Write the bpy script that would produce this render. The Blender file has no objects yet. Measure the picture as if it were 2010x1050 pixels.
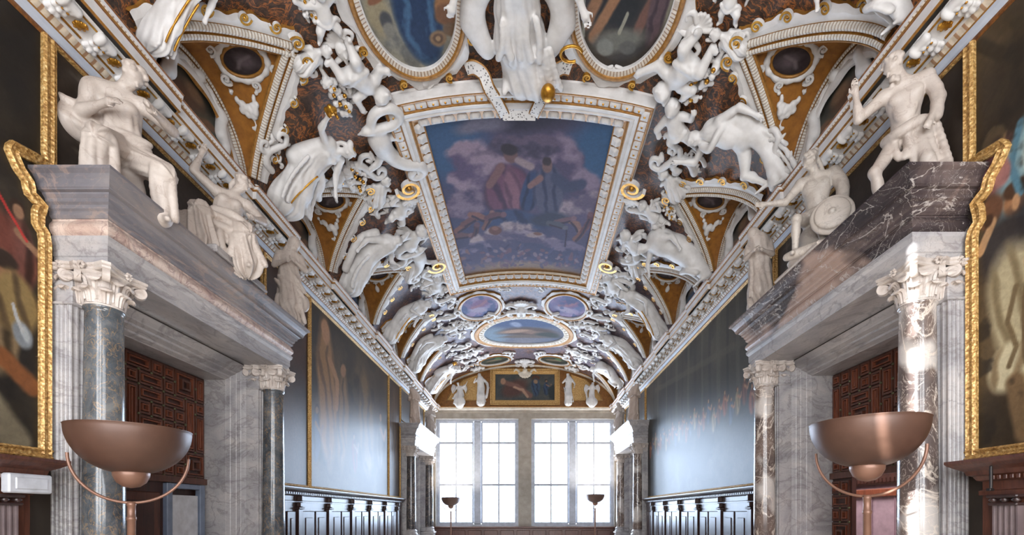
import bpy, math, random
import numpy as np
from mathutils import Vector, Matrix

random.seed(7)
RNG = np.random.default_rng(7)
SC = bpy.context.scene
COL = SC.collection
PI = math.pi

# ---------------------------------------------------------------- camera constants (measured)
CX, CZ, F, VX, VY = 0.155, 1.65, 900.0, 1036.0, 1005.0
W = 4.715                                   # half width of the hall
YE, YB = 22.9, -2.6                         # far and near end walls
A, H0, B = 4.55, 5.2, 2.1                   # vault ellipse (heights above eye level)
XF, XA = 4.46, 3.26                         # lunette foot / apex distance from the axis
PERIOD, VW = 2.98, 2.24                     # bay length, lunette width
FOOT = 7.70                                 # far foot of the first visible lunette

# ---------------------------------------------------------------- objects
ORG = {}
def tag(o, label=None, cat=None, group=None, kind=None):
    if label: o['label'] = label
    if cat: o['category'] = cat
    if group: o['group'] = group
    if kind: o['kind'] = kind
    return o

def empty(name, loc, label=None, cat=None, group=None, kind=None):
    o = bpy.data.objects.new(name, None)
    COL.objects.link(o)
    o.location = loc
    ORG[o.name] = np.array(loc, float)
    return tag(o, label, cat, group, kind)

class MB:
    def __init__(s):
        s.v, s.f, s.m, s.uv, s.sm, s.n = [], [], [], [], [], 0
    def add(s, V, Fs, m=0, uv=None, smooth=False):
        V = np.asarray(V, float).reshape(-1, 3)
        k = s.n
        s.v.append(V)
        s.uv.append(np.zeros((len(V), 2)) if uv is None else np.asarray(uv, float))
        s.n += len(V)
        for i, f in enumerate(Fs):
            s.f.append([j + k for j in f])
            s.m.append(m if isinstance(m, int) else m[i])
            s.sm.append(smooth)
        return s
    def box(s, x0, x1, y0, y1, z0, z1, m=0):
        x0, x1 = min(x0, x1), max(x0, x1); y0, y1 = min(y0, y1), max(y0, y1); z0, z1 = min(z0, z1), max(z0, z1)
        V = [(x, y, z) for x in (x0, x1) for y in (y0, y1) for z in (z0, z1)]
        return s.add(V, [(0, 1, 3, 2), (4, 6, 7, 5), (0, 4, 5, 1), (2, 3, 7, 6), (0, 2, 6, 4), (1, 5, 7, 3)], m)
    def bbox(s, x0, x1, y0, y1, z0, z1, b=0.01, m=0):
        """box with chamfered edges"""
        x0, x1 = min(x0, x1), max(x0, x1); y0, y1 = min(y0, y1), max(y0, y1); z0, z1 = min(z0, z1), max(z0, z1)
        c = np.array([(x0 + x1) / 2, (y0 + y1) / 2, (z0 + z1) / 2]); h = np.array([x1 - x0, y1 - y0, z1 - z0]) / 2
        b = min(b, h.min() * 0.9)
        rings = []
        for z, ins in ((-h[2], b), (-h[2] + b, 0), (h[2] - b, 0), (h[2], b)):
            hx, hy = h[0] - ins, h[1] - ins
            cc = b if ins == 0 else b * 0.4
            rings.append([(-hx + cc, -hy, z), (hx - cc, -hy, z), (hx, -hy + cc, z), (hx, hy - cc, z), (hx - cc, hy, z), (-hx + cc, hy, z), (-hx, hy - cc, z), (-hx, -hy + cc, z)])
        V = np.array(rings).reshape(-1, 3) + c
        Fs = [tuple(range(7, -1, -1)), tuple(range(24, 32))]
        for r in range(3):
            for i in range(8):
                j = (i + 1) % 8
                Fs.append((r * 8 + i, r * 8 + j, r * 8 + 8 + j, r * 8 + 8 + i))
        return s.add(V, Fs, m)
    def grid(s, P, m=0, smooth=False, closeu=False, closev=False, uv=None):
        """P: array nu x nv x 3; m may be a list per v-strip"""
        P = np.asarray(P, float); nu, nv = P.shape[:2]
        Fs, ms = [], []
        for i in range(nu if closeu else nu - 1):
            for j in range(nv if closev else nv - 1):
                i2, j2 = (i + 1) % nu, (j + 1) % nv
                Fs.append((i * nv + j, i2 * nv + j, i2 * nv + j2, i * nv + j2))
                ms.append(m if isinstance(m, int) else m[j])
        return s.add(P.reshape(-1, 3), Fs, ms, None if uv is None else np.asarray(uv).reshape(-1, 2), smooth)
    def lathe(s, prof, c=(0, 0, 0), n=32, m=0, smooth=True, sx=1.0, sy=1.0, cap=True, a0=0.0):
        prof = np.asarray(prof, float)
        t = a0 + np.arange(n) * 2 * PI / n
        P = np.zeros((n, len(prof), 3))
        P[:, :, 0] = c[0] + np.cos(t)[:, None] * prof[None, :, 0] * sx
        P[:, :, 1] = c[1] + np.sin(t)[:, None] * prof[None, :, 0] * sy
        P[:, :, 2] = c[2] + prof[None, :, 1]
        s.grid(P, m, smooth, closeu=True)
        if cap:
            for k in (0, -1):
                if prof[k, 0] > 1e-5:
                    s.add(P[:, k], [tuple(range(n))], m if isinstance(m, int) else m[k])
        return s
    def sweep(s, path, up, prof, m=0, closed=False, closedprof=False, smooth=False, scale=None, cap=True):
        path = np.asarray(path, float); n = len(path)
        up = np.asarray(up, float)
        if up.ndim == 1: up = np.repeat(up[None], n, 0)
        T = np.empty_like(path)
        if closed:
            T = np.roll(path, -1, 0) - np.roll(path, 1, 0)
        else:
            T[1:-1] = path[2:] - path[:-2]; T[0] = path[1] - path[0]; T[-1] = path[-1] - path[-2]
        T /= np.linalg.norm(T, axis=1, keepdims=True) + 1e-12
        S = np.cross(T, up); S /= np.linalg.norm(S, axis=1, keepdims=True) + 1e-12
        U = np.cross(S, T)
        prof = np.asarray(prof, float)
        sc = np.ones(n) if scale is None else np.asarray(scale, float)
        P = path[:, None] + S[:, None] * prof[None, :, 0, None] * sc[:, None, None] + U[:, None] * prof[None, :, 1, None] * sc[:, None, None]
        L = np.concatenate([[0], np.cumsum(np.linalg.norm(np.diff(path, axis=0), axis=1))])
        PL = np.concatenate([[0], np.cumsum(np.linalg.norm(np.diff(prof, axis=0), axis=1))])
        uv = np.stack(np.broadcast_arrays(L[:, None], PL[None, :]), -1)
        s.grid(P, m, smooth, closed, closedprof, uv)
        if cap and not closed and len(prof) > 2:
            for k in (0, -1):
                s.add(P[k], [tuple(range(len(prof)))], m if isinstance(m, int) else m[0])
        return s
    def tube(s, path, r, n=8, m=0, closed=False, up=(0.13, 0.29, 0.95)):
        path = np.asarray(path, float)
        r = np.broadcast_to(np.asarray(r, float), (len(path),))
        t = np.arange(n) * 2 * PI / n
        return s.sweep(path, np.array(up, float), np.stack([np.cos(t), np.sin(t)], 1), m, closed, True, True, scale=r)
    def xform(s, M):
        R = np.array(M.to_3x3()); T = np.array(M.translation)
        s.v = [v @ R.T + T for v in s.v]
        return s
    def build(s, name, mats, parent=None, label=None, cat=None, group=None, kind=None, origin=None, smooth=None, cols=None):
        V = np.concatenate(s.v) if s.v else np.zeros((0, 3))
        if parent is not None:
            org = ORG[parent.name]
        elif origin is not None:
            org = np.array(origin, float)
        else:
            lo, hi = V.min(0), V.max(0)
            org = np.array([(lo[0] + hi[0]) / 2, (lo[1] + hi[1]) / 2, lo[2]])
        me = bpy.data.meshes.new(name)
        me.from_pydata((V - org).tolist(), [], s.f)
        if not isinstance(mats, (list, tuple)): mats = [mats]
        for m in mats: me.materials.append(m)
        if len(mats) > 1: me.polygons.foreach_set('material_index', s.m)
        me.polygons.foreach_set('use_smooth', [bool(x) for x in s.sm] if smooth is None else [smooth] * len(s.f))
        uvl = me.uv_layers.new(name='UVMap')
        UV = np.concatenate(s.uv)
        li = np.empty(len(me.loops), np.int32); me.loops.foreach_get('vertex_index', li)
        uvl.data.foreach_set('uv', UV[li].astype(np.float32).ravel())
        if cols is not None:
            ca = me.color_attributes.new('Col', 'FLOAT_COLOR', 'POINT')
            c4 = np.ones((len(V), 4), np.float32); c4[:, :3] = cols
            ca.data.foreach_set('color', c4.ravel())
        me.update()
        o = bpy.data.objects.new(name, me)
        COL.objects.link(o)
        if parent is not None:
            o.parent = parent
        else:
            o.location = org
        ORG[o.name] = org
        return tag(o, label, cat, group, kind)

def dup(o, parent=None):
    c = o.copy(); COL.objects.link(c)
    if parent is not None: c.parent = parent
    ORG[c.name] = ORG[o.name]
    for ch in list(o.children): dup(ch, c)
    return c

# ---------------------------------------------------------------- vault geometry
_th = np.linspace(0, PI / 2, 2001)
_x, _h = A * np.sin(_th), H0 + B * np.cos(_th)
_s = np.concatenate([[0], np.cumsum(np.hypot(np.diff(_x), np.diff(_h)))])
SMAX = _s[-1]
def vm(s, Y, d=0.0):
    """point of the vault at signed arc length s from the crown, depth Y, d metres into the room"""
    s = np.asarray(s, float); Y = np.asarray(Y, float); d = np.asarray(d, float)
    a = np.abs(s); sg = np.where(s < 0, -1.0, 1.0)
    th = np.interp(a, _s, _th)
    ex = np.maximum(a - SMAX, 0)
    nx, nh = -np.sin(th) / A, -np.cos(th) / B
    l = np.hypot(nx, nh)
    X = sg * (A * np.sin(th) + d * nx / l)
    Z = CZ + H0 + B * np.cos(th) + d * nh / l - ex
    return np.stack(np.broadcast_arrays(X, Y, Z), -1)
def vn(s):
    s = np.asarray(s, float)
    a = np.abs(s); sg = np.where(s < 0, -1.0, 1.0)
    th = np.interp(a, _s, _th)
    nx, nh = -np.sin(th) / A, -np.cos(th) / B
    l = np.hypot(nx, nh)
    return np.stack([sg * nx / l, 0 * nx, nh / l], -1)
def s_of_x(x):
    return math.copysign(float(np.interp(abs(x), _x, _s)), x)
def pv(px, py):
    """where the line of sight through a measured image point meets the vault -> (s, Y)"""
    dx, dz = (px - VX) / F, (VY - py) / F
    a = (dx / A) ** 2 + (dz / B) ** 2
    b = 2 * (CX * dx / A ** 2 - H0 * dz / B ** 2)
    c = (CX / A) ** 2 + (H0 / B) ** 2 - 1
    D = b * b - 4 * a * c
    t = (-b + math.sqrt(max(D, 0))) / (2 * a)
    X, h = CX + t * dx, t * dz
    th = math.atan2(abs(X) / A, (h - H0) / B)
    return math.copysign(float(np.interp(th, _th, _s)), X), t
def smooth_path(pts, n=10, closed=False):
    """Catmull-Rom through points"""
    P = np.asarray(pts, float); N = len(P); out = []
    rng = range(N if closed else N - 1)
    for i in rng:
        if closed:
            p0, p1, p2, p3 = P[(i - 1) % N], P[i], P[(i + 1) % N], P[(i + 2) % N]
        else:
            p0, p1, p2, p3 = P[max(i - 1, 0)], P[i], P[i + 1], P[min(i + 2, N - 1)]
        for t in np.arange(n) / n:
            out.append(0.5 * (2 * p1 + (p2 - p0) * t + (2 * p0 - 5 * p1 + 4 * p2 - p3) * t * t + (3 * p1 - p0 - 3 * p2 + p3) * t ** 3))
    if not closed: out.append(P[-1])
    return np.array(out)
def vpath(sy, d=0.0):
    sy = np.asarray(sy, float)
    return vm(sy[:, 0], sy[:, 1], d), vn(sy[:, 0])
# ---------------------------------------------------------------- materials
def lin(c):
    c = np.asarray(c, float) / 255.0
    return np.where(c <= 0.04045, c / 12.92, ((c + 0.055) / 1.055) ** 2.4)
def L4(c):
    return tuple(float(x) for x in lin(c)) + (1.0,)
class NT:
    def __init__(s, name):
        s.mat = bpy.data.materials.new(name); s.mat.use_nodes = True
        s.t = s.mat.node_tree; s.t.nodes.clear()
        s.out = s.n('ShaderNodeOutputMaterial'); s.b = s.n('ShaderNodeBsdfPrincipled')
        s.l(s.b.outputs[0], s.out.inputs[0])
        s.tc = s.n('ShaderNodeTexCoord')
    def n(s, t, **kw):
        x = s.t.nodes.new(t)
        for k, v in kw.items(): setattr(x, k, v)
        return x
    def l(s, a, b): s.t.links.new(a, b)
    def coord(s, kind='Object', scale=(1, 1, 1), rot=(0, 0, 0)):
        mp = s.n('ShaderNodeMapping'); mp.inputs['Scale'].default_value = scale; mp.inputs['Rotation'].default_value = rot
        s.l(s.tc.outputs[kind], mp.inputs[0]); return mp.outputs[0]
    def noise(s, vec, scale, detail=4, rough=0.55, dist=0.0):
        x = s.n('ShaderNodeTexNoise'); x.inputs['Scale'].default_value = scale; x.inputs['Detail'].default_value = detail
        x.inputs['Roughness'].default_value = rough; x.inputs['Distortion'].default_value = dist
        s.l(vec, x.inputs['Vector']); return x.outputs['Fac']
    def voro(s, vec, scale, feature='F1', out='Distance'):
        x = s.n('ShaderNodeTexVoronoi'); x.feature = feature; x.inputs['Scale'].default_value = scale
        s.l(vec, x.inputs['Vector']); return x.outputs[out]
    def wave(s, vec, scale, dist=0.0, detail=2, dscale=1.0, bands='X', profile='SIN'):
        x = s.n('ShaderNodeTexWave'); x.bands_direction = bands; x.wave_profile = profile
        for k, v in (('Scale', scale), ('Distortion', dist), ('Detail', detail), ('Detail Scale', dscale)): x.inputs[k].default_value = v
        s.l(vec, x.inputs['Vector']); return x.outputs['Fac']
    def ramp(s, fac, stops, interp='LINEAR'):
        x = s.n('ShaderNodeValToRGB'); x.color_ramp.interpolation = interp
        e = x.color_ramp.elements
        while len(e) < len(stops): e.new(0.5)
        for i, (p, c) in enumerate(stops):
            e[i].position = p; e[i].color = L4(c) if not isinstance(c, (int, float)) else (c, c, c, 1)
        s.l(fac, x.inputs[0]); return x.outputs[0]
    def mix(s, fac, a, b, mode='MIX'):
        x = s.n('ShaderNodeMix'); x.data_type = 'RGBA'; x.blend_type = mode
        for sock, v in ((x.inputs[0], fac), (x.inputs[6], a), (x.inputs[7], b)):
            if isinstance(v, (int, float)): sock.default_value = v
            elif isinstance(v, tuple): sock.default_value = L4(v)
            else: s.l(v, sock)
        return x.outputs[2]
    def math(s, op, a, b=0.0):
        x = s.n('ShaderNodeMath'); x.operation = op
        for sock, v in zip(x.inputs, (a, b)):
            if isinstance(v, (int, float)): sock.default_value = v
            else: s.l(v, sock)
        return x.outputs[0]
    def bump(s, h, strength=0.3, dist=0.01):
        x = s.n('ShaderNodeBump'); x.inputs['Strength'].default_value = strength; x.inputs['Distance'].default_value = dist
        s.l(h, x.inputs['Height']); s.l(x.outputs[0], s.b.inputs['Normal'])
    def fin(s, col=None, rough=0.5, metal=0.0, spec=0.5):
        if col is not None:
            if isinstance(col, tuple): s.b.inputs['Base Color'].default_value = L4(col)
            else: s.l(col, s.b.inputs['Base Color'])
        if isinstance(rough, (int, float)): s.b.inputs['Roughness'].default_value = rough
        else: s.l(rough, s.b.inputs['Roughness'])
        s.b.inputs['Metallic'].default_value = metal
        s.b.inputs['Specular IOR Level'].default_value = spec
        return s.mat

def m_plain(name, c, rough=0.5, metal=0.0, c2=None, scale=6, bump=0.0, spec=0.5):
    t = NT(name); v = t.coord()
    n = t.noise(v, scale, 5)
    c2 = c2 or tuple(x * 0.85 for x in c)
    col = t.ramp(n, [(0.3, c2), (0.7, c)])
    if bump: t.bump(t.noise(v, scale * 6, 4), bump, 0.01)
    return t.fin(col, rough, metal, spec)

def m_marble(name, stops, vein, vscale=2.5, nscale=1.2, vwidth=0.04, rough=0.25, vmix=0.8, stretch=(1, 1, 1), patch=None, rot=(0.3, 0.2, 0.5), vein2=True):
    t = NT(name); v = t.coord('Object', stretch, rot)
    n1 = t.noise(v, nscale, 8, 0.62, 0.8)
    col = t.ramp(n1, stops)
    if patch:
        p = t.ramp(t.noise(v, patch[1], 3, 0.5, 0.6), [(patch[2], 0.0), (patch[2] + 0.07, 1.0)])
        col = t.mix(p, col, patch[0])
    # veins where a distorted noise crosses its middle
    for k, (sc, w) in enumerate(((vscale, vwidth), (vscale * 2.7, vwidth * 0.7)) if vein2 else ((vscale, vwidth),)):
        n2 = t.noise(v, sc, 6, 0.55, 1.2 + k)
        d = t.math('ABSOLUTE', t.math('SUBTRACT', n2, 0.5))
        r = t.ramp(d, [(0.0, 1.0), (w, 0.0)])
        r = t.math('MULTIPLY', r, vmix * (1 - 0.35 * k))
        col = t.mix(r, col, vein)
    return t.fin(col, rough)

M = {}
M['stucco'] = m_plain('white_stucco', (222, 219, 217), 0.55, c2=(200, 196, 192), scale=5, bump=0.12)
M['stucco_cream'] = m_plain('cream_stucco', (222, 213, 198), 0.55, c2=(196, 184, 166), scale=7, bump=0.12)
M['pale_blue'] = m_plain('pale_grey_plaster', (190, 196, 206), 0.5, c2=(170, 176, 188), scale=3)
M['statue'] = m_marble('statue_marble', [(0.3, (164, 150, 140)), (0.5, (192, 180, 170)), (0.75, (174, 160, 150))], (146, 126, 114), 3.0, 2.0, 0.02, 0.5, 0.4)
M['gold'] = m_plain('gilding', (214, 160, 62), 0.34, 0.75, c2=(150, 98, 30), scale=14, bump=0.25)
M['goldframe'] = None
M['ochre'] = m_plain('ochre_ground', (160, 104, 36), 0.5, 0.0, c2=(122, 76, 22), scale=9, bump=0.15)
M['ochre_gold'] = m_plain('ochre_gilt', (172, 122, 56), 0.42, 0.25, c2=(130, 88, 36), scale=18, bump=0.2)
M['rosso'] = m_plain('brown_gilt', (150, 96, 42), 0.45, 0.3, c2=(92, 52, 22), scale=26, bump=0.4)
M['wood'] = None
M['floor'] = m_plain('terrazzo_floor', (222, 212, 196), 0.35, c2=(206, 190, 172), scale=9)
M['wallplain'] = m_plain('dark_wall', (66, 58, 50), 0.5, c2=(50, 44, 38), scale=2)
M['stone'] = m_plain('grey_stone', (168, 158, 146), 0.6, c2=(140, 130, 118), scale=3, bump=0.2)
M['copper'] = m_plain('brown_copper', (98, 71, 58), 0.44, 0.2, c2=(82, 58, 47), scale=4)
M['copper_light'] = m_plain('light_copper', (140, 103, 85), 0.4, 0.3, c2=(118, 86, 70), scale=4)
M['bulb'] = m_plain('grey_lamp_glass', (120, 130, 140), 0.15, 0.2)
M['whitebox'] = m_plain('white_plastic', (214, 216, 222), 0.4)
M['greyframe'] = m_plain('blue_grey_paint', (126, 138, 160), 0.4)
M['winframe'] = m_plain('blue_grey_window_paint', (186, 190, 200), 0.45)
M['iron'] = m_plain('dark_iron', (50, 44, 42), 0.4, 0.6)
M['brass'] = m_plain('dull_brass_stud', (112, 110, 84), 0.35, 0.7)

def _pat(name, base, dark, freq, offs=0.0):
    """carved band: UV.x runs along the moulding in metres"""
    t = NT(name)
    uv = t.n('ShaderNodeUVMap'); sp = t.n('ShaderNodeSeparateXYZ'); t.l(uv.outputs[0], sp.inputs[0])
    w = t.math('SINE', t.math('MULTIPLY', sp.outputs[0], freq * 2 * PI))
    f = t.ramp(t.math('MULTIPLY', t.math('ADD', w, 1.0), 0.5), [(0.68, 0.0), (0.85, 1.0)])
    n = t.noise(t.coord(), 20, 3)
    col = t.mix(t.math('MULTIPLY', f, 0.75), t.ramp(n, [(0.3, tuple(x * 0.88 for x in base)), (0.7, base)]), dark)
    t.bump(t.math('MULTIPLY', w, -1.0), 0.3, 0.008)
    return t.fin(col, 0.5)
M['guilloche'] = _pat('carved_white_band', (220, 214, 204), (140, 114, 86), 24)
M['beads'] = _pat('carved_bead_band', (216, 204, 188), (128, 88, 50), 20)
M['leafgold'] = _pat('carved_gilt_leaf_band', (206, 190, 168), (134, 82, 30), 11)

def _goldframe():
    t = NT('carved_gilt_frame'); v = t.coord()
    n = t.noise(v, 38, 4, 0.6)
    col = t.ramp(n, [(0.32, (140, 100, 56)), (0.52, (198, 156, 92)), (0.7, (228, 198, 142))])
    t.bump(t.voro(v, 34), 0.7, 0.012)
    return t.fin(col, 0.42, 0.35)
M['goldframe'] = _goldframe()

def _wood(name, c1, c2, rough=0.35):
    t = NT(name); v = t.coord('Object', (1, 1, 0.12))
    n = t.noise(v, 26, 6, 0.6, 0.6)
    col = t.ramp(n, [(0.3, c2), (0.7, c1)])
    t.bump(n, 0.15, 0.005)
    return t.fin(col, rough)
M['wood'] = _wood('dark_walnut', (104, 62, 46), (64, 36, 28), 0.32)
M['wood_red'] = _wood('red_walnut', (138, 78, 54), (92, 48, 34), 0.4)
M['wood_dark'] = _wood('dark_recess_wood', (74, 44, 36), (46, 28, 24), 0.4)
M['wood_black'] = _wood('blackish_walnut', (70, 50, 46), (44, 32, 32), 0.28)

M['grey_marble'] = m_marble('grey_veined_marble', [(0.25, (120, 118, 122)), (0.5, (168, 164, 164)), (0.75, (196, 188, 182))], (108, 100, 100), 1.6, 1.4, 0.03, 0.32, 0.5, (1, 0.55, 1.4))
M['grey_dark_marble'] = m_marble('darker_grey_marble', [(0.25, (82, 80, 86)), (0.5, (118, 114, 118)), (0.78, (158, 146, 138))], (176, 150, 134), 1.3, 1.1, 0.02, 0.3, 0.45, (1, 0.5, 1.6))
M['breccia'] = m_marble('pink_breccia', [(0.3, (128, 98, 96)), (0.44, (190, 164, 150)), (0.56, (214, 194, 180)), (0.68, (168, 136, 126)), (0.8, (120, 94, 94))], (120, 90, 88), 4.0, 3.0, 0.03, 0.35, 0.6)
M['capital'] = m_marble('white_capital_marble', [(0.3, (172, 158, 148)), (0.6, (206, 196, 188))], (160, 142, 130), 4.0, 3.0, 0.02, 0.45, 0.4)
M['column_green'] = m_marble('dark_green_grey_column', [(0.3, (46, 52, 58)), (0.5, (80, 86, 92)), (0.72, (120, 120, 120))], (176, 140, 92), 8.5, 4.0, 0.022, 0.14, 0.5, (1, 1, 0.7))
M['column_breccia'] = m_marble('black_brown_veined_column', [(0.28, (58, 50, 52)), (0.45, (98, 86, 82)), (0.6, (128, 110, 100)), (0.78, (178, 168, 160))], (226, 212, 198), 2.2, 1.3, 0.022, 0.14, 0.85, (1, 1, 0.7), patch=((196, 188, 182), 1.1, 0.56))
M['black_marble'] = m_marble('black_white_veined_marble', [(0.3, (44, 40, 42)), (0.52, (70, 60, 60)), (0.66, (104, 90, 86)), (0.8, (134, 114, 106))], (196, 186, 178), 1.7, 1.0, 0.011, 0.22, 0.75, (1.2, 0.7, 1), patch=((168, 142, 128), 0.75, 0.53))
M['column_dark'] = m_marble('dark_column_marble', [(0.3, (52, 52, 56)), (0.55, (84, 82, 84)), (0.75, (128, 116, 106))], (190, 170, 150), 2.6, 2.0, 0.02, 0.14, 0.6)

def _grotesque():
    t = NT('grotesque_painted_vault'); v = t.coord()
    warp = t.n('ShaderNodeTexNoise'); warp.inputs['Scale'].default_value = 2.2; warp.inputs['Detail'].default_value = 3
    t.l(v, warp.inputs['Vector'])
    vv = t.n('ShaderNodeVectorMath'); vv.operation = 'MULTIPLY_ADD'
    t.l(warp.outputs['Color'], vv.inputs[0]); vv.inputs[1].default_value = (0.5, 0.5, 0.5); t.l(v, vv.inputs[2])
    n = t.noise(vv.outputs[0], 2.7, 5, 0.6, 3.0)
    fine = t.noise(vv.outputs[0], 11, 4, 0.6, 1.0)
    big = t.noise(v, 0.9, 3)
    d = t.math('ABSOLUTE', t.math('SUBTRACT', n, 0.5))
    scroll = t.math('MULTIPLY', t.ramp(d, [(0.016, 1.0), (0.045, 0.0)]), t.ramp(fine, [(0.38, 0.25), (0.55, 1.0)]))
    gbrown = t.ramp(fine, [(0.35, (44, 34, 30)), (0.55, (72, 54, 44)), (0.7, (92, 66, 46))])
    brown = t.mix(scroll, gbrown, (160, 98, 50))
    glare_grey = t.ramp(fine, [(0.35, (62, 58, 68)), (0.55, (96, 90, 104)), (0.7, (112, 104, 118))])  # violet grey: window glare painted into the colour, in patches growing with depth
    grey = t.mix(t.math('MULTIPLY', scroll, 0.7), glare_grey, (132, 98, 84))
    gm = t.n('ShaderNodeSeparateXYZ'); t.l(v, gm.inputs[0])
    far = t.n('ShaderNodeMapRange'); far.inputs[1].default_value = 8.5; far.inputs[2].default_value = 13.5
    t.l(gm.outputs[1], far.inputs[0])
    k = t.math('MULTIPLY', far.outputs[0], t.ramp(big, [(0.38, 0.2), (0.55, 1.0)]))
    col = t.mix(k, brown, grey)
    t.bump(n, 0.2, 0.01)
    return t.fin(col, 0.5)
M['grotesque'] = _grotesque()

def _canvas(name, rough, bumpy=0.15, spec=0.5):
    t = NT(name)
    a = t.n('ShaderNodeAttribute'); a.attribute_name = 'Col'
    v = t.coord()
    n = t.noise(v, 14, 5, 0.65, 0.5)
    col = t.mix(0.35, a.outputs['Color'], t.ramp(n, [(0.25, (70, 70, 70)), (0.75, (255, 255, 255))]), 'MULTIPLY')
    t.bump(t.noise(v, 22, 4), bumpy, 0.004)
    return t.fin(col, rough, 0.0, spec)
M['canvas'] = _canvas('varnished_canvas', 0.37, 0.1, 0.22)
M['fresco'] = _canvas('matt_fresco', 0.7, 0.1, 0.24)
def _glass():
    t = NT('window_glass')
    tr = t.n('ShaderNodeBsdfTransparent'); tr.inputs[0].default_value = (0.93, 0.96, 1, 1)
    gl = t.n('ShaderNodeBsdfGlossy'); gl.inputs['Roughness'].default_value = 0.1
    mx = t.n('ShaderNodeMixShader'); mx.inputs[0].default_value = 0.06
    t.l(tr.outputs[0], mx.inputs[1]); t.l(gl.outputs[0], mx.inputs[2]); t.l(mx.outputs[0], t.out.inputs[0])
    return t.mat
M['glass'] = _glass()
# ---------------------------------------------------------------- modelling of figures: smooth blended volumes -> one continuous surface
def nrm(v):
    v = np.asarray(v, float); return v / (np.linalg.norm(v) + 1e-12)
class SDF:
    def __init__(s): s.p = []
    def cap(s, a, b, ra, rb=None, k=0.03, fold=None):
        s.p.append(('c', np.array(a, float), np.array(b, float), ra, ra if rb is None else rb, k, fold)); return s
    def ell(s, c, r, k=0.03, R=None):
        s.p.append(('e', np.array(c, float), np.array(r, float), R, None, k, None)); return s
    def sph(s, c, r, k=0.02): return s.cap(c, np.array(c, float) + 1e-4, r, r, k)
    def tube(s, pts, r0, r1=None, k=0.02, n=5):
        P = smooth_path(pts, n); m = len(P) - 1
        r1 = r0 if r1 is None else r1
        rr = lambda t: r0 + (r1 - r0) * t
        for i in range(m): s.cap(P[i], P[i + 1], rr(i / m), rr((i + 1) / m), k)
        return s
    def bounds(s):
        lo, hi = np.full(3, 1e9), np.full(3, -1e9)
        for q in s.p:
            if q[0] == 'c':
                r = max(q[3], q[4]) + (q[6][0] if q[6] else 0)
                lo = np.minimum(lo, np.minimum(q[1], q[2]) - r); hi = np.maximum(hi, np.maximum(q[1], q[2]) + r)
            else:
                r = q[2].max(); lo = np.minimum(lo, q[1] - r); hi = np.maximum(hi, q[1] + r)
        return lo, hi
    def mesh(s, h, rough=None):
        lo, hi = s.bounds(); lo = lo - 3 * h; hi = hi + 3 * h
        n = np.ceil((hi - lo) / h).astype(int) + 1
        G = np.full(n, 1.0, np.float32)
        ax = [lo[i] + h * np.arange(n[i]) for i in range(3)]
        for q in s.p:
            k = max(q[5], 1e-4)
            if q[0] == 'c':
                r = max(q[3], q[4]) + (q[6][0] if q[6] else 0); a0, a1 = np.minimum(q[1], q[2]) - r, np.maximum(q[1], q[2]) + r
            else:
                r = q[2].max(); a0, a1 = q[1] - r, q[1] + r
            mg = k + 2.5 * h
            i0 = np.clip(np.floor((a0 - mg - lo) / h).astype(int), 0, n - 1); i1 = np.clip(np.ceil((a1 + mg - lo) / h).astype(int) + 1, 1, n)
            X = ax[0][i0[0]:i1[0], None, None]; Y = ax[1][None, i0[1]:i1[1], None]; Z = ax[2][None, None, i0[2]:i1[2]]
            if q[0] == 'c':
                a, b = q[1], q[2]; ab = b - a; L2 = ab @ ab + 1e-12
                dx, dy, dz = X - a[0], Y - a[1], Z - a[2]
                t = np.clip((dx * ab[0] + dy * ab[1] + dz * ab[2]) / L2, 0, 1)
                ex, ey, ez = dx - t * ab[0], dy - t * ab[1], dz - t * ab[2]
                rad = q[3] + (q[4] - q[3]) * t
                if q[6]:
                    amp, nf, tw = q[6]
                    u = nrm(ab); e1 = nrm(np.cross(u, [0.31, 0.87, 0.21])); e2 = np.cross(u, e1)
                    ph = np.arctan2(ex * e2[0] + ey * e2[1] + ez * e2[2], ex * e1[0] + ey * e1[1] + ez * e1[2])
                    w = nf * ph + tw * t
                    rad = rad + amp * (np.sin(w) + 0.5 * np.sin(2.3 * w + 1.3 + 2 * t)) * (0.35 + 0.65 * t)
                d = np.sqrt(ex * ex + ey * ey + ez * ez) - rad
            else:
                dx, dy, dz = X - q[1][0], Y - q[1][1], Z - q[1][2]
                if q[3] is not None:
                    R = q[3]
                    dx, dy, dz = (dx * R[0, 0] + dy * R[1, 0] + dz * R[2, 0], dx * R[0, 1] + dy * R[1, 1] + dz * R[2, 1], dx * R[0, 2] + dy * R[1, 2] + dz * R[2, 2])
                r = q[2]
                k0 = np.sqrt((dx / r[0]) ** 2 + (dy / r[1]) ** 2 + (dz / r[2]) ** 2) + 1e-9
                k1 = np.sqrt((dx / r[0] ** 2) ** 2 + (dy / r[1] ** 2) ** 2 + (dz / r[2] ** 2) ** 2) + 1e-9
                d = k0 * (k0 - 1) / k1
            g = G[i0[0]:i1[0], i0[1]:i1[1], i0[2]:i1[2]]
            hh = np.maximum(k - np.abs(g - d), 0) / k
            G[i0[0]:i1[0], i0[1]:i1[1], i0[2]:i1[2]] = np.minimum(g, d) - hh * hh * k * 0.25
        return nets(G, lo, h)
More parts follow.
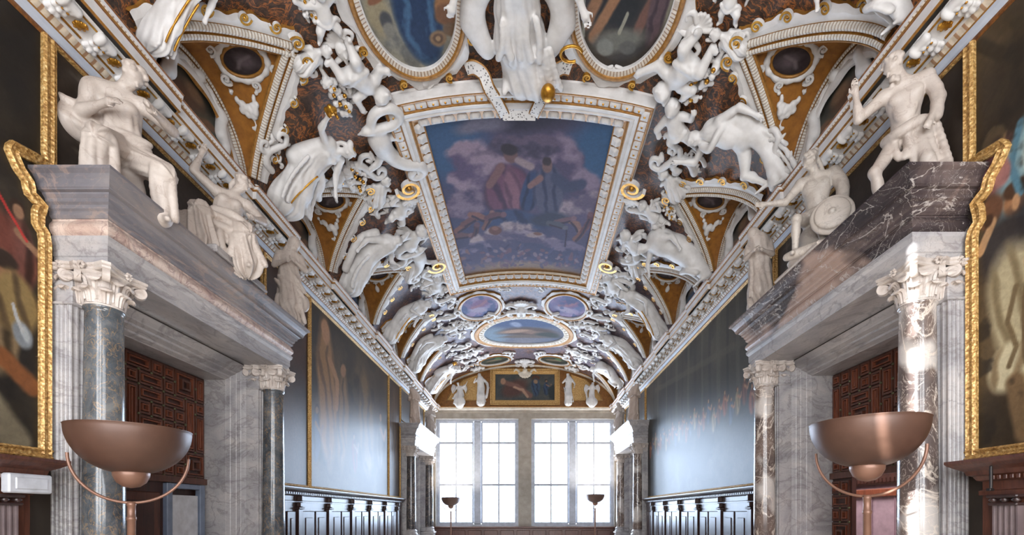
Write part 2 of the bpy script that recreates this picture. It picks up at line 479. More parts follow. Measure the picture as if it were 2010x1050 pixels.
def nets(G, lo, h):
    S = G < 0
    nx, ny, nz = G.shape
    C = [(i, j, k) for i in (0, 1) for j in (0, 1) for k in (0, 1)]
    sl = lambda A_, c: A_[c[0]:nx - 1 + c[0], c[1]:ny - 1 + c[1], c[2]:nz - 1 + c[2]]
    cnt = sum(sl(S, c).astype(np.int8) for c in C)
    mask = (cnt > 0) & (cnt < 8)
    idx = np.full(mask.shape, -1, np.int64); I = np.argwhere(mask); idx[mask] = np.arange(len(I))
    P = np.zeros((len(I), 3)); N = np.zeros(len(I))
    for c in C:
        for ax in range(3):
            if c[ax]: continue
            e = list(c); e[ax] = 1
            g0 = G[I[:, 0] + c[0], I[:, 1] + c[1], I[:, 2] + c[2]]; g1 = G[I[:, 0] + e[0], I[:, 1] + e[1], I[:, 2] + e[2]]
            x = (g0 < 0) != (g1 < 0)
            t = np.where(x, g0 / np.where(x, g0 - g1, 1), 0)
            for a in range(3): P[:, a] += np.where(x, c[a] + (t if a == ax else 0), 0)
            N += x
    V = lo + h * (I + P / N[:, None])
    Fs = []
    for ax in range(3):
        a0 = [slice(1, d - 1) for d in G.shape]; a1 = list(a0)
        a0[ax] = slice(0, G.shape[ax] - 1); a1[ax] = slice(1, G.shape[ax])
        s0, s1 = S[tuple(a0)], S[tuple(a1)]
        E = np.argwhere(s0 != s1); fl = s0[s0 != s1]
        off = [1, 1, 1]; off[ax] = 0
        E = E + np.array(off)
        b, c = [(1, 2), (2, 0), (0, 1)][ax]
        q = []
        for db, dc in ((-1, -1), (0, -1), (0, 0), (-1, 0)):
            e = E.copy(); e[:, b] += db; e[:, c] += dc
            q.append(idx[e[:, 0], e[:, 1], e[:, 2]])
        Q = np.stack(q, 1); Q = np.where(fl[:, None], Q, Q[:, ::-1])
        Fs.append(Q)
    return V, np.concatenate(Fs)

def human(P):
    """A standing figure 1.75 m tall. Front is -y, +x is the beholder's right. Directions are 3-vectors."""
    g = P.get
    S = SDF()
    pel = np.array(g('pel', (0, 0, 0.92)), float)
    sp = nrm(g('spine', (0, 0, 1))); sp2 = nrm(g('spine2', sp))
    sa = nrm(g('sh', (1, 0, 0))); ha = nrm(g('hipax', (1, 0, 0)))
    f = g('fat', 1.0)
    chest = pel + sp * 0.27; nb = chest + sp2 * 0.27
    hd = nrm(g('head', (0, -0.15, 1))); fd = nrm(g('face', (0, -1, -0.1)))
    fd = nrm(fd - hd * (fd @ hd)); side = np.cross(hd, fd)
    hc = nb + hd * 0.19
    S.ell(pel, (0.165 * f, 0.12 * f, 0.12), 0.05)
    S.cap(pel, chest, 0.125 * f, 0.135 * f, 0.05)
    fr = np.cross(sa, sp2)                          # back to front of chest, approx -y
    fr = fr if fr[1] < 0 else -fr
    S.ell(chest + sp2 * 0.1, (0.17 * f, 0.12 * f, 0.16), 0.05)
    for q in (-1, 1):
        S.ell(chest + sp2 * 0.13 + sa * 0.075 * q + fr * 0.075, (0.075, 0.045 if not g('bust') else 0.07, 0.065), 0.03)
        S.cap(nb - sp2 * 0.03, nb - sp2 * 0.06 + sa * 0.17 * q, 0.065, 0.07, 0.04)
        S.ell(pel - sp * 0.03 - fr * 0.07 + ha * 0.075 * q, (0.085, 0.085, 0.09), 0.04)
    S.cap(nb - sp2 * 0.02, hc - hd * 0.04, 0.06, 0.052, 0.03)
    S.ell(hc + hd * 0.025 - fd * 0.012, (0.082, 0.092, 0.09), 0.03)
    S.cap(hc + fd * 0.03, hc - hd * 0.065 + fd * 0.05, 0.062, 0.038, 0.03)
    S.cap(hc + fd * 0.082 + hd * 0.01, hc + fd * 0.11 - hd * 0.03, 0.009, 0.014, 0.012)      # nose
    S.cap(hc + fd * 0.078 + hd * 0.02 - side * 0.04, hc + fd * 0.078 + hd * 0.02 + side * 0.04, 0.013, 0.013, 0.012)   # brow
    for q in (-1, 1):
        S.sph(hc + fd * 0.078 - hd * 0.0 + side * 0.03 * q, 0.011, 0.004)                     # eye
        S.ell(hc + side * 0.082 * q - hd * 0.005, (0.014, 0.02, 0.03), 0.006)                 # ear
    S.cap(hc + fd * 0.088 - hd * 0.058 - side * 0.018, hc + fd * 0.088 - hd * 0.058 + side * 0.018, 0.009, 0.009, 0.006)   # mouth
    hair = g('hair', 'curls')
    rg = np.random.default_rng(g('seed', 3))
    if hair in ('curls', 'bun', 'beard'):
        for i in range(46):
            a, b = rg.uniform(0, 2 * PI), rg.uniform(-0.1, 1.0)
            d = nrm(hd * (0.15 + b) + math.cos(a) * side * 0.9 - fd * (0.5 + math.sin(a) * 0.75))
            S.sph(hc + hd * 0.025 + d * 0.092, rg.uniform(0.018, 0.028), 0.01)
    if hair == 'bun':
        S.sph(hc - fd * 0.11 + hd * 0.07, 0.05, 0.02); S.tube([hc - fd * 0.09, hc - fd * 0.11 - hd * 0.1, hc - fd * 0.06 - hd * 0.2 + side * 0.05], 0.03, 0.018)
    if hair == 'beard':
        for i in range(16):
            S.sph(hc + fd * rg.uniform(0.05, 0.1) - hd * rg.uniform(0.07, 0.15) + side * rg.uniform(-0.045, 0.045), rg.uniform(0.018, 0.026), 0.012)
    if hair == 'hood':
        S.ell(hc + hd * 0.02 - fd * 0.03, (0.105, 0.11, 0.12), 0.03); S.cap(hc - fd * 0.05, nb - fd * 0.05 - sp2 * 0.1, 0.1, 0.14, 0.05, (0.008, 6, 2))
    for q, key in ((-1, 'aL'), (1, 'aR')):
        u, fo = g(key, ((0.25 * q, 0, -1), (0.1 * q, -0.3, -1)))
        u, fo = nrm(u), nrm(fo)
        sh = nb - sp2 * 0.06 + sa * 0.19 * q
        el = sh + u * 0.29; wr = el + fo * 0.25
        S.sph(sh, 0.07, 0.04); S.cap(sh, el, 0.058, 0.045, 0.03); S.cap(sh + u * 0.08, sh + u * 0.2, 0.058, 0.05, 0.03)
        S.cap(el, wr, 0.046, 0.029, 0.02); S.cap(el + fo * 0.03, el + fo * 0.12, 0.048, 0.04, 0.02)
        pn = nrm(np.cross(fo, u) + np.array([0.01, 0.02, 0.0])); lat = nrm(np.cross(fo, pn))
        pm = wr + fo * 0.06
        S.ell(pm, (0.036, 0.036, 0.036), 0.02); S.cap(wr, pm, 0.03, 0.034, 0.015)
        if g('fingers', True):
            for i, ln in enumerate((0.034, 0.042, 0.04, 0.03)):
                b0 = pm + fo * 0.028 + lat * (i - 1.5) * 0.0195
                b1 = b0 + fo * ln + pn * 0.006; b2 = b1 + nrm(fo + pn * (0.9 + 0.2 * i)) * ln * 0.9
                S.cap(b0, b1, 0.0105, 0.0095, 0.006); S.cap(b1, b2, 0.0095, 0.008, 0.005)
            t0 = wr + fo * 0.03 - lat * 0.03
            t1 = t0 + nrm(fo * 0.8 - lat) * 0.04; S.cap(t0, t1, 0.0125, 0.011, 0.008); S.cap(t1, t1 + nrm(fo + pn * 0.5) * 0.035, 0.011, 0.009, 0.006)
        P['hand' + key] = pm
    for q, key in ((-1, 'lL'), (1, 'lR')):
        u, fo = g(key, ((0.05 * q, 0, -1), (0.02 * q, 0.03, -1)))
        u, fo = nrm(u), nrm(fo)
        hp = pel + ha * 0.09 * q - sp * 0.03
        kn = hp + u * 0.43; an = kn + fo * 0.41
        S.cap(hp, kn, 0.092 * f, 0.06, 0.04); S.sph(kn - fo * 0.01, 0.06, 0.03)
        S.cap(kn, an, 0.055, 0.037, 0.025); S.ell(kn + fo * 0.13 + np.array([0, 0.02, 0]), (0.055, 0.058, 0.1), 0.03)
        ft = nrm(g('f' + key, (0.15 * q, -1, -0.12)))
        S.cap(an - ft * 0.03, an + ft * 0.15 + np.array([0, 0, -0.04]), 0.042, 0.028, 0.02)
        S.sph(an + ft * 0.17 + np.array([0, 0, -0.045]), 0.026, 0.015)
        P['foot' + key] = an; P['knee' + key] = kn
    P['nb'], P['hc'], P['chest'], P['pelv'] = nb, hc, chest, pel
    return S

def sdf_obj(S, name, h, mat, xf, parent=None, **kw):
    """xf maps the local vertices (n x 3) into the hall"""
    V, Q = S.mesh(h)
    mb = MB(); mb.add(xf(V), Q.tolist(), 0, None, True)
    return mb.build(name, mat, parent, **kw)
def stand(loc, yaw, sc, mirror=1):
    c, s_ = math.cos(yaw), math.sin(yaw)
    def xf(V):
        x, y, z = V[:, 0] * sc * mirror, V[:, 1] * sc, V[:, 2] * sc
        return np.stack([loc[0] + c * x - s_ * y, loc[1] + s_ * x + c * y, loc[2] + z], 1)
    return xf
def onvault(s_foot, Y0, sc, side, d0=0.05, mirror=1, tilt=0.0, flat=1.0):
    """stands a figure against the vault: feet at arc length s_foot, head towards the crown. side -1 left, 1 right"""
    def xf(V):
        c, s_ = math.cos(tilt), math.sin(tilt)
        x = (V[:, 0] * c - V[:, 2] * s_) * sc * mirror; z = (V[:, 0] * s_ * 1 + V[:, 2] * c) * sc; y = V[:, 1] * sc * flat
        return vm(side * (abs(s_foot) - z), Y0 - side * x, d0 - y)
    return xf
def frame_px(p1, p2, d=0.03, mirror=1, width=None):
    """a frame on the vault: base at measured point p1, top at p2, local y up, z out of the vault, unit = distance"""
    a, b = pv(*p1), pv(*p2)
    P1, P2 = vm(a[0], a[1], d), vm(b[0], b[1], d)
    u = P2 - P1; L = np.linalg.norm(u); u /= L
    N = vn((a[0] + b[0]) / 2); N = nrm(N - u * (N @ u)); X = np.cross(u, N)
    def xf(V):
        return P1 + (V[:, 0:1] * X * mirror + V[:, 1:2] * u + V[:, 2:3] * N) * L
    return xf
# ---------------------------------------------------------------- the shell of the hall
OPEN = {-1: [(5.15, 7.86), (17.99, 20.72)], 1: [(5.21, 7.88), (17.83, 20.57)]}
LINT = 2.27
def shell():
    mb = MB(); mb.box(-7.6, 7.6, YB - 0.6, YE + 0.6, -0.2, 0.0)
    mb.build('floor', M['floor'], kind='structure')
    for sg, nm in ((-1, 'wall_left'), (1, 'wall_right')):
        mb = MB(); y = YB - 0.5
        dh = 0.075 if sg > 0 else 0.0
        for o0, o1 in OPEN[sg]:
            mb.box(sg * W, sg * (W + 0.85), y, o0 - 0.1, 0, 6.6)
            mb.box(sg * W, sg * (W + 0.85), o0 - 0.1, o1 + 0.1, CZ + LINT + dh + 0.24, 6.6)
            y = o1 + 0.1
        mb.box(sg * W, sg * (W + 0.85), y, YE + 0.5, 0, 6.6)
        mb.box(sg * (W + 0.1), sg * (W + 0.85), YB - 0.5, YE + 0.5, 6.6, 9.7)
        mb.build(nm, M['wallplain'], kind='structure')
    # end walls with two great windows each
    for nm, y0, y1 in (('wall_far', YE, YE + 0.45), ('wall_near', YB - 0.45, YB)):
        mb = MB()
        z0, z1 = CZ - 0.71, CZ + 4.66
        mb.box(-W - 0.3, W + 0.3, y0, y1, 0, z0)
        mb.box(-W - 0.3, W + 0.3, y0, y1, z1, 9.7)
        for a, b in ((-W - 0.3, -4.45), (-0.31, 0.33), (4.47, W + 0.3)):
            mb.box(a, b, y0, y1, z0, z1)
        mb.build(nm, M['stone'], kind='structure')
shell()

def windows():
    z0, z1 = CZ - 0.71, CZ + 4.66
    n = 0
    for ye, sg in ((YE, 1), (YB, -1)):
        for a, b in ((-4.45, -0.31), (0.33, 4.47)):
            n += 1
            mb = MB(); y0, y1 = sorted((ye + sg * 0.16, ye + sg * 0.3))
            fw = 0.13
            mb.box(a, a + fw, y0, y1, z0, z1); mb.box(b - fw, b, y0, y1, z0, z1)
            mb.box(a + fw, b - fw, y0, y1, z0, z0 + 0.1); mb.box(a + fw, b - fw, y0, y1, z1 - 0.1, z1)
            m = (a + b) / 2
            mb.bbox(m - 0.21, m + 0.21, y0 - 0.03, y1 + 0.03, z0 + 0.1, z1 - 0.1, 0.05)
            w = mb.build('window_%d' % n, M['winframe'], kind='structure')
            for c0, c1 in ((a + fw, m - 0.21), (m + 0.21, b - fw)):
                cb = MB(); q0, q1 = y0 + 0.04, y1 - 0.02; t = 0.055
                cb.box(c0, c0 + t, q0, q1, z0 + 0.1, z1 - 0.1); cb.box(c1 - t, c1, q0, q1, z0 + 0.1, z1 - 0.1)
                cb.box(c0 + t, c1 - t, q0, q1, z0 + 0.1, z0 + 0.2); cb.box(c0 + t, c1 - t, q0, q1, z1 - 0.18, z1 - 0.1)
                mm = (c0 + c1) / 2
                cb.box(mm - 0.035, mm + 0.035, q0, q1, z0 + 0.2, z1 - 0.18)
                for hz in (3.48, 1.37):
                    cb.box(c0 + t, mm - 0.035, q0, q1, CZ + hz - 0.06, CZ + hz + 0.06)
                    cb.box(mm + 0.035, c1 - t, q0, q1, CZ + hz - 0.06, CZ + hz + 0.06)
                # leading
                for x in np.arange(c0 + t + 0.16, c1 - t, 0.19):
                    cb.box(x - 0.006, x + 0.006, q0 + 0.03, q0 + 0.036, z0 + 0.2, z1 - 0.18)
                for z in np.arange(z0 + 0.4, z1 - 0.2, 0.235):
                    cb.box(c0 + t, c1 - t, q0 + 0.036, q0 + 0.042, z - 0.006, z + 0.006)
                cs = cb.build('casement', M['winframe'], w)
                gb = MB(); yg = q0 + 0.05
                gb.box(c0 + t - 0.01, c1 - t + 0.01, yg, yg + 0.008, z0 + 0.19, z1 - 0.17)
                gb.build('pane', M['glass'], cs)
windows()

# ---------------------------------------------------------------- vault
FEET = [(FOOT + PERIOD * k - VW, FOOT + PERIOD * k) for k in range(-4, 6)]
def groin_x(Y):
    for y0, y1 in FEET:
        if y0 < Y < y1:
            t = 1 - abs((Y - (y0 + y1) / 2) / (VW / 2))
            return XF + (XA - XF) * t
    return A
def vault():
    ys = set(np.linspace(YB, YE, 90))
    for y0, y1 in FEET:
        ys |= set(np.linspace(max(y0, YB), min(y1, YE), 21)); ys |= {y0 - 1e-3, y1 + 1e-3}
    ys = np.array(sorted(y for y in ys if YB <= y <= YE))
    P = np.zeros((len(ys), 61, 3))
    for i, y in enumerate(ys):
        sx = s_of_x(min(groin_x(y), A))
        P[i] = vm(np.linspace(-sx, sx, 61), y)
    mb = MB(); mb.grid(P, 0, True)
    mb.box(-5.6, 5.6, YB - 0.5, YE + 0.5, 9.6, 9.75)
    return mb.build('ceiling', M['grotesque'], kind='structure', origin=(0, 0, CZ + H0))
CEIL = vault()

# lunette geometry --------------------------------------------------------------------------------
XW = 4.63
def groin_pt(y0, y1, t, side, d=0.0):
    t = np.asarray(t, float); y = y0 + (y1 - y0) * t
    x = XF + (XA - XF) * (1 - np.abs(2 * t - 1))
    s = np.interp(x, _x, _s) * side
    return vm(s, y, d)
def arch_pt(y0, y1, t, side, k=1.0, x=XW, lift=0.0):
    t = np.asarray(t, float)
    a = PI * (1 - t)
    ym, hw = (y0 + y1) / 2, (y1 - y0) / 2
    Y = ym + np.cos(a) * hw * k
    Z = CZ + 5.42 + np.sin(a) * 0.98 * k + lift
    return np.stack(np.broadcast_arrays(side * x, Y, Z), -1)
def vela_pt(y0, y1, side, t, w):
    """surface between groin (w=0) and wall arch (w=1)"""
    # arch parameter matched by Y so that rulings stay in planes across the hall
    t = np.asarray(t, float); w = np.asarray(w, float)
    c = np.clip(1 - 2 * t, -1, 1); ta = 1 - (np.arccos(-c)) / PI
    ta = np.arccos(c) / PI
    G, Wp = groin_pt(y0, y1, t, side), arch_pt(y0, y1, ta, side)
    P = G * (1 - w[..., None]) + Wp * w[..., None]
    P[..., 2] += 0.10 * np.sin(PI * w) * np.sin(PI * np.clip(t, 0, 1))
    return P
def vela_surface():
    for side in (-1, 1):
        for k, (y0, y1) in enumerate(FEET):
            if y0 < YB: continue
            T, Wv = np.meshgrid(np.linspace(0, 1, 31), np.linspace(0, 1, 13), indexing='ij')
            mb = MB(); mb.grid(vela_pt(y0, y1, side, T, Wv), 0, True)
            mb.build('spandrel_field', M['ochre'], CEIL)
vela_surface()

# ---------------------------------------------------------------- main cornice under the vault
BREAKS = [(FOOT + PERIOD * k - 0.32, FOOT + PERIOD * k + 1.06) for k in range(-4, 6)]
def cornice():
    low = [(4.72, 4.78), (4.70, 4.775), (4.69, 4.80), (4.694, 4.83), (4.675, 4.842), (4.655, 4.862), (4.642, 4.90),
           (4.625, 4.905), (4.60, 4.925), (4.575, 4.952), (4.30, 5.03)]
    lm = [0, 0, 0, 1, 1, 1, 2, 3, 3, 4]
    up = [(4.30, 5.03), (4.272, 5.04), (4.27, 5.155), (4.262, 5.165), (4.258, 5.19), (4.245, 5.2), (4.238, 5.235), (4.225, 5.25), (4.27, 5.275), (4.64, 5.30)]
    um = [5, 4, 0, 5, 6, 4, 0, 4, 4]
    mats = [M['rosso'], M['pale_blue'], M['ochre_gold'], M['leafgold'], M['stucco'], M['ochre_gold'], M['beads']]
    for side, nm in ((-1, 'trim_1'), (1, 'trim_2')):
        mb = MB()
        P = np.array([[(side * x, y, CZ + h) for x, h in low] for y in (YB, YE)])
        uv = [[(y, j) for j in range(len(low))] for y in (YB, YE)]
        mb.grid(P, lm, False, uv=uv)
        plan = [(YB, 0.0)]
        for a, b in BREAKS:
            a, b = max(a, YB + 0.01), min(b, YE - 0.01)
            if b <= a: continue
            plan += [(a, 0.0), (a + 1e-3, 0.055), (b - 1e-3, 0.055), (b, 0.0)]
        plan += [(YE, 0.0)]
        P = np.array([[(side * (x - (o if i < len(up) - 1 else 0)), y, CZ + h) for i, (x, h) in enumerate(up)] for y, o in plan])
        uv = [[(y, j) for j in range(len(up))] for y, o in plan]
        mb.grid(P, um, False, uv=uv)
        c = mb.build(nm, mats, kind='structure', origin=(side * W, 0, CZ + 4.78))
        # acanthus modillions and gilt rosettes along the soffit
        S = SDF()
        S.ell((0, 0.13, 0.0), (0.06, 0.14, 0.035), 0.02)
        S.tube([(-0.07, 0.24, -0.01), (-0.07, 0.26, -0.05), (-0.07, 0.21, -0.06), (-0.07, 0.2, -0.03)], 0.025)
        S.cap((-0.07, 0.235, -0.03), (0.07, 0.235, -0.03), 0.042, 0.042, 0.02)
        for q in (-1, 0, 1):
            for j in range(3):
                S.sph((q * 0.048, 0.05 + 0.075 * j, -0.03 - 0.012 * j + 0.012 * abs(q)), 0.028, 0.008)
        V, Q = S.mesh(0.0115)
        mod = ros = None
        for i, y in enumerate(np.arange(3.35, YE - 0.1, 0.385)):
            sl = lambda V: np.stack([side * (4.575 - V[:, 1]), y + side * V[:, 0] * -1, CZ + 4.945 + V[:, 2] + 0.29 * V[:, 1]], 1)
            if mod is None:
                b = MB(); b.add(sl(V), Q.tolist(), 0, None, True)
                for q in (-1, 0, 1):
                    b.lathe([(0.0, -0.012), (0.012, -0.006), (0.014, 0.0)], (side * (4.575 - 0.16), y + q * 0.05, CZ + 4.945 + 0.005), 8, 1)
                mod = b.build('modillion', [M['stucco'], M['gold']], c); y_m = y
                b = MB()
                yy = y + 0.1925
                b.lathe([(0.0, -0.028), (0.03, -0.024), (0.055, -0.008), (0.062, 0.0)], (side * 4.43, yy, CZ + 4.985), 14, 0, True, 1.15, 0.8)
                for j in range(8):
                    a = j * PI / 4
                    b.lathe([(0.0, -0.02), (0.014, -0.014), (0.018, 0.0)], (side * (4.43 + 0.055 * math.cos(a)), yy + 0.038 * math.sin(a), CZ + 4.985), 6, 0)
                b.box(side * 4.53, side * 4.515, yy - 0.1, yy + 0.1, CZ + 4.95, CZ + 4.966); b.box(side * 4.345, side * 4.33, yy - 0.1, yy + 0.1, CZ + 5.0, CZ + 5.012)
                ros = b.build('rosette', M['gold'], c)
            else:
                for o in (mod, ros):
                    d = o.copy(); COL.objects.link(d); d.parent = c; d.location = (0, y - y_m, 0)
        # plain crowning face of each break, with a gilt shell in the middle
cornice()

# end cornice over the far windows
def end_cornice():
    mb = MB()
    prof = [(0.0, 4.95), (0.06, 4.97), (0.06, 5.03), (0.1, 5.05), (0.14, 5.08), (0.22, 5.1), (0.22, 5.18), (0.25, 5.2), (0.0, 5.24)]
    P = np.array([[(x, YE - p, CZ + h) for p, h in prof] for x in (-4.66, 4.66)])
    mb.grid(P, [0, 0, 0, 0, 1, 1, 2, 1]); mb.build('trim_3', [M['stone'], M['stucco_cream'], M['ochre_gold']], kind='structure')
    mb = MB(); mb.bbox(-4.66, 4.66, YE - 0.16, YE, 0, CZ - 0.8, 0.02)
    mb.bbox(-4.66, 4.66, YE - 0.24, YE, CZ - 0.8, CZ - 0.72, 0.02)
    for x in np.arange(-4.4, 4.4, 0.8):
        mb.bbox(x, x + 0.66, YE - 0.2, YE - 0.14, 0.2, CZ - 0.9, 0.02)
    mb.build('wainscot_panel', M['wood'], label='dark red wooden dado below the two tall far windows', cat='panelling')
end_cornice()

# ---------------------------------------------------------------- marble portals
def capital_mesh(flat=False):
    mb = MB()
    mb.lathe([(0.158, 0.0), (0.172, 0.008), (0.172, 0.022), (0.158, 0.03), (0.156, 0.12), (0.166, 0.22), (0.2, 0.3), (0.235, 0.33)], (0, 0, 0), 28)
    ab = []
    for k in range(4):
        a = PI / 4 + k * PI / 2
        c = np.array([math.cos(a), math.sin(a)]) * 0.355; tn = np.array([-math.sin(a), math.cos(a)]) * 0.035
        ab += [c - tn, c + tn]
        n = np.array([math.cos(a + PI / 4), math.sin(a + PI / 4)])
        a2 = a + PI / 2; c2 = np.array([math.cos(a2), math.sin(a2)]) * 0.355 - np.array([-math.sin(a2), math.cos(a2)]) * 0.035
        for t in (0.25, 0.5, 0.75):
            p = (c + tn) * (1 - t) + c2 * t
            ab.append(p - n * 0.05 * math.sin(PI * t))
    ab = np.array(ab); n = len(ab)
    rings = np.zeros((n, 6, 3))
    for j, (sc, z) in enumerate(((0.9, 0.325), (0.97, 0.335), (0.97, 0.355), (0.93, 0.36), (1.0, 0.372), (1.0, 0.395))):
        rings[:, j, :2] = ab * sc; rings[:, j, 2] = z
    mb.grid(rings, 0, False, True)
    mb.add(rings[:, -1], [tuple(range(n))]); mb.add(rings[:, 0], [tuple(range(n))])
    lp = [(-0.05, -0.004), (-0.03, 0.012), (-0.012, 0.006), (0, 0.018), (0.012, 0.006), (0.03, 0.012), (0.05, -0.004), (0, -0.014)]
    for tier, (z0, hgt, n, off) in enumerate(((0.03, 0.13, 8, 0), (0.06, 0.21, 8, PI / 8))):
        for k in range(n):
            a = off + k * 2 * PI / n
            pr = [(0.158, z0), (0.166, z0 + hgt * 0.5), (0.178, z0 + hgt * 0.85), (0.2, z0 + hgt), (0.228, z0 + hgt * 1.0), (0.243, z0 + hgt * 0.88), (0.238, z0 + hgt * 0.78)]
            pts = smooth_path([(r * math.cos(a), r * math.sin(a), z) for r, z in pr], 3)
            up = np.stack([np.array([math.cos(a), math.sin(a), 0.001])] * len(pts))
            T = np.gradient(pts, axis=0); T /= np.linalg.norm(T, axis=1, keepdims=True)
            sd = np.array([-math.sin(a), math.cos(a), 0]); upn = np.cross(sd, T)
            m = len(pts); sc = 0.85 + 0.35 * np.sin(np.linspace(0, PI * 0.95, m)); sc[-3:] *= (0.85, 0.6, 0.35)
            mb.sweep(pts, upn, lp, 0, False, True, True, scale=sc)
    for k in range(4):
        a = PI / 4 + k * PI / 2; d = np.array([math.cos(a), math.sin(a), 0.0]); sd = np.array([-math.sin(a), math.cos(a), 0.0])
        c = d * 0.285 + np.array([0, 0, 0.27])
        th = np.linspace(-0.3, 3.6 * PI, 46); r = 0.066 * np.exp(-0.115 * (th + 0.3))
        sp = c + (d[None] * np.cos(PI / 2 - th)[:, None] + np.array([0, 0, 1.0])[None] * np.sin(PI / 2 - th)[:, None]) * r[:, None]
        stem = smooth_path([d * 0.165 + np.array([0, 0, 0.14]), d * 0.19 + np.array([0, 0, 0.25]), d * 0.235 + np.array([0, 0, 0.322])], 4)
        pts = np.concatenate([stem, sp])
        mb.sweep(pts, sd, [(-0.012, -0.03), (0.012, -0.03), (0.012, 0.03), (-0.012, 0.03)], 0, False, True)
        mb.lathe([(0.0, -0.034), (0.03, -0.03), (0.03, 0.03), (0.0, 0.034)], (0, 0, 0), 10, 0) if False else None
        e = MB(); e.lathe([(0.0, -0.036), (0.05, -0.026), (0.05, 0.026), (0.0, 0.036)], (0, 0, 0), 14)
        Mx = Matrix([[d[0], 0, sd[0], c[0]], [d[1], 0, sd[1], c[1]], [0, 1, 0, c[2]], [0, 0, 0, 1]])
        e.xform(Mx)
        mb.add(np.concatenate(e.v), e.f, 0, None, True)
        n = np.array([math.cos(a + PI / 4), math.sin(a + PI / 4), 0])
        S = n * 0.262 + np.array([0, 0, 0.362])
        for j in range(6):
            b = j * PI / 3
            q = S + np.cross(n, [0, 0, 1]) * 0.028 * math.cos(b) + np.array([0, 0, 0.028 * math.sin(b)])
            mb.lathe([(0.0, -0.02), (0.02, 0.0), (0.0, 0.02)], q, 8)
    return mb
_cap = capital_mesh()
CAPV, CAPF = np.concatenate(_cap.v), _cap.f
def put_cap(name, c, parent, mat, sc=1.0, clip=None):
    V = CAPV.copy(); V[:, :2] *= sc
    if clip is not None: V[:, 0] = np.maximum(V[:, 0] + c[0], clip) - c[0] if clip < c[0] else np.minimum(V[:, 0] + c[0], clip) - c[0]
    b = MB(); b.add(V + np.array(c), CAPF, 0, None, True)
    return b.build(name, mat, parent, smooth=False)

def mitre(mb, side, xf, y0, y1, prof, m=0, xw=W):
    rows = []
    for p, z in prof:
        rows.append([(side * xw, y0 - p, z), (side * (xf - p), y0 - p, z), (side * (xf - p), y1 + p, z), (side * xw, y1 + p, z)])
    P = np.array(rows).transpose(1, 0, 2)
    mb.grid(P, m)
    for k in (0, -1):
        mb.add(P[:, k], [(0, 1, 2, 3)], m if isinstance(m, int) else m[k])
    for i in (0, 3):                                                     # ends against the wall
        mb.add(P[i], [tuple(range(len(prof)))], m if isinstance(m, int) else m[0])

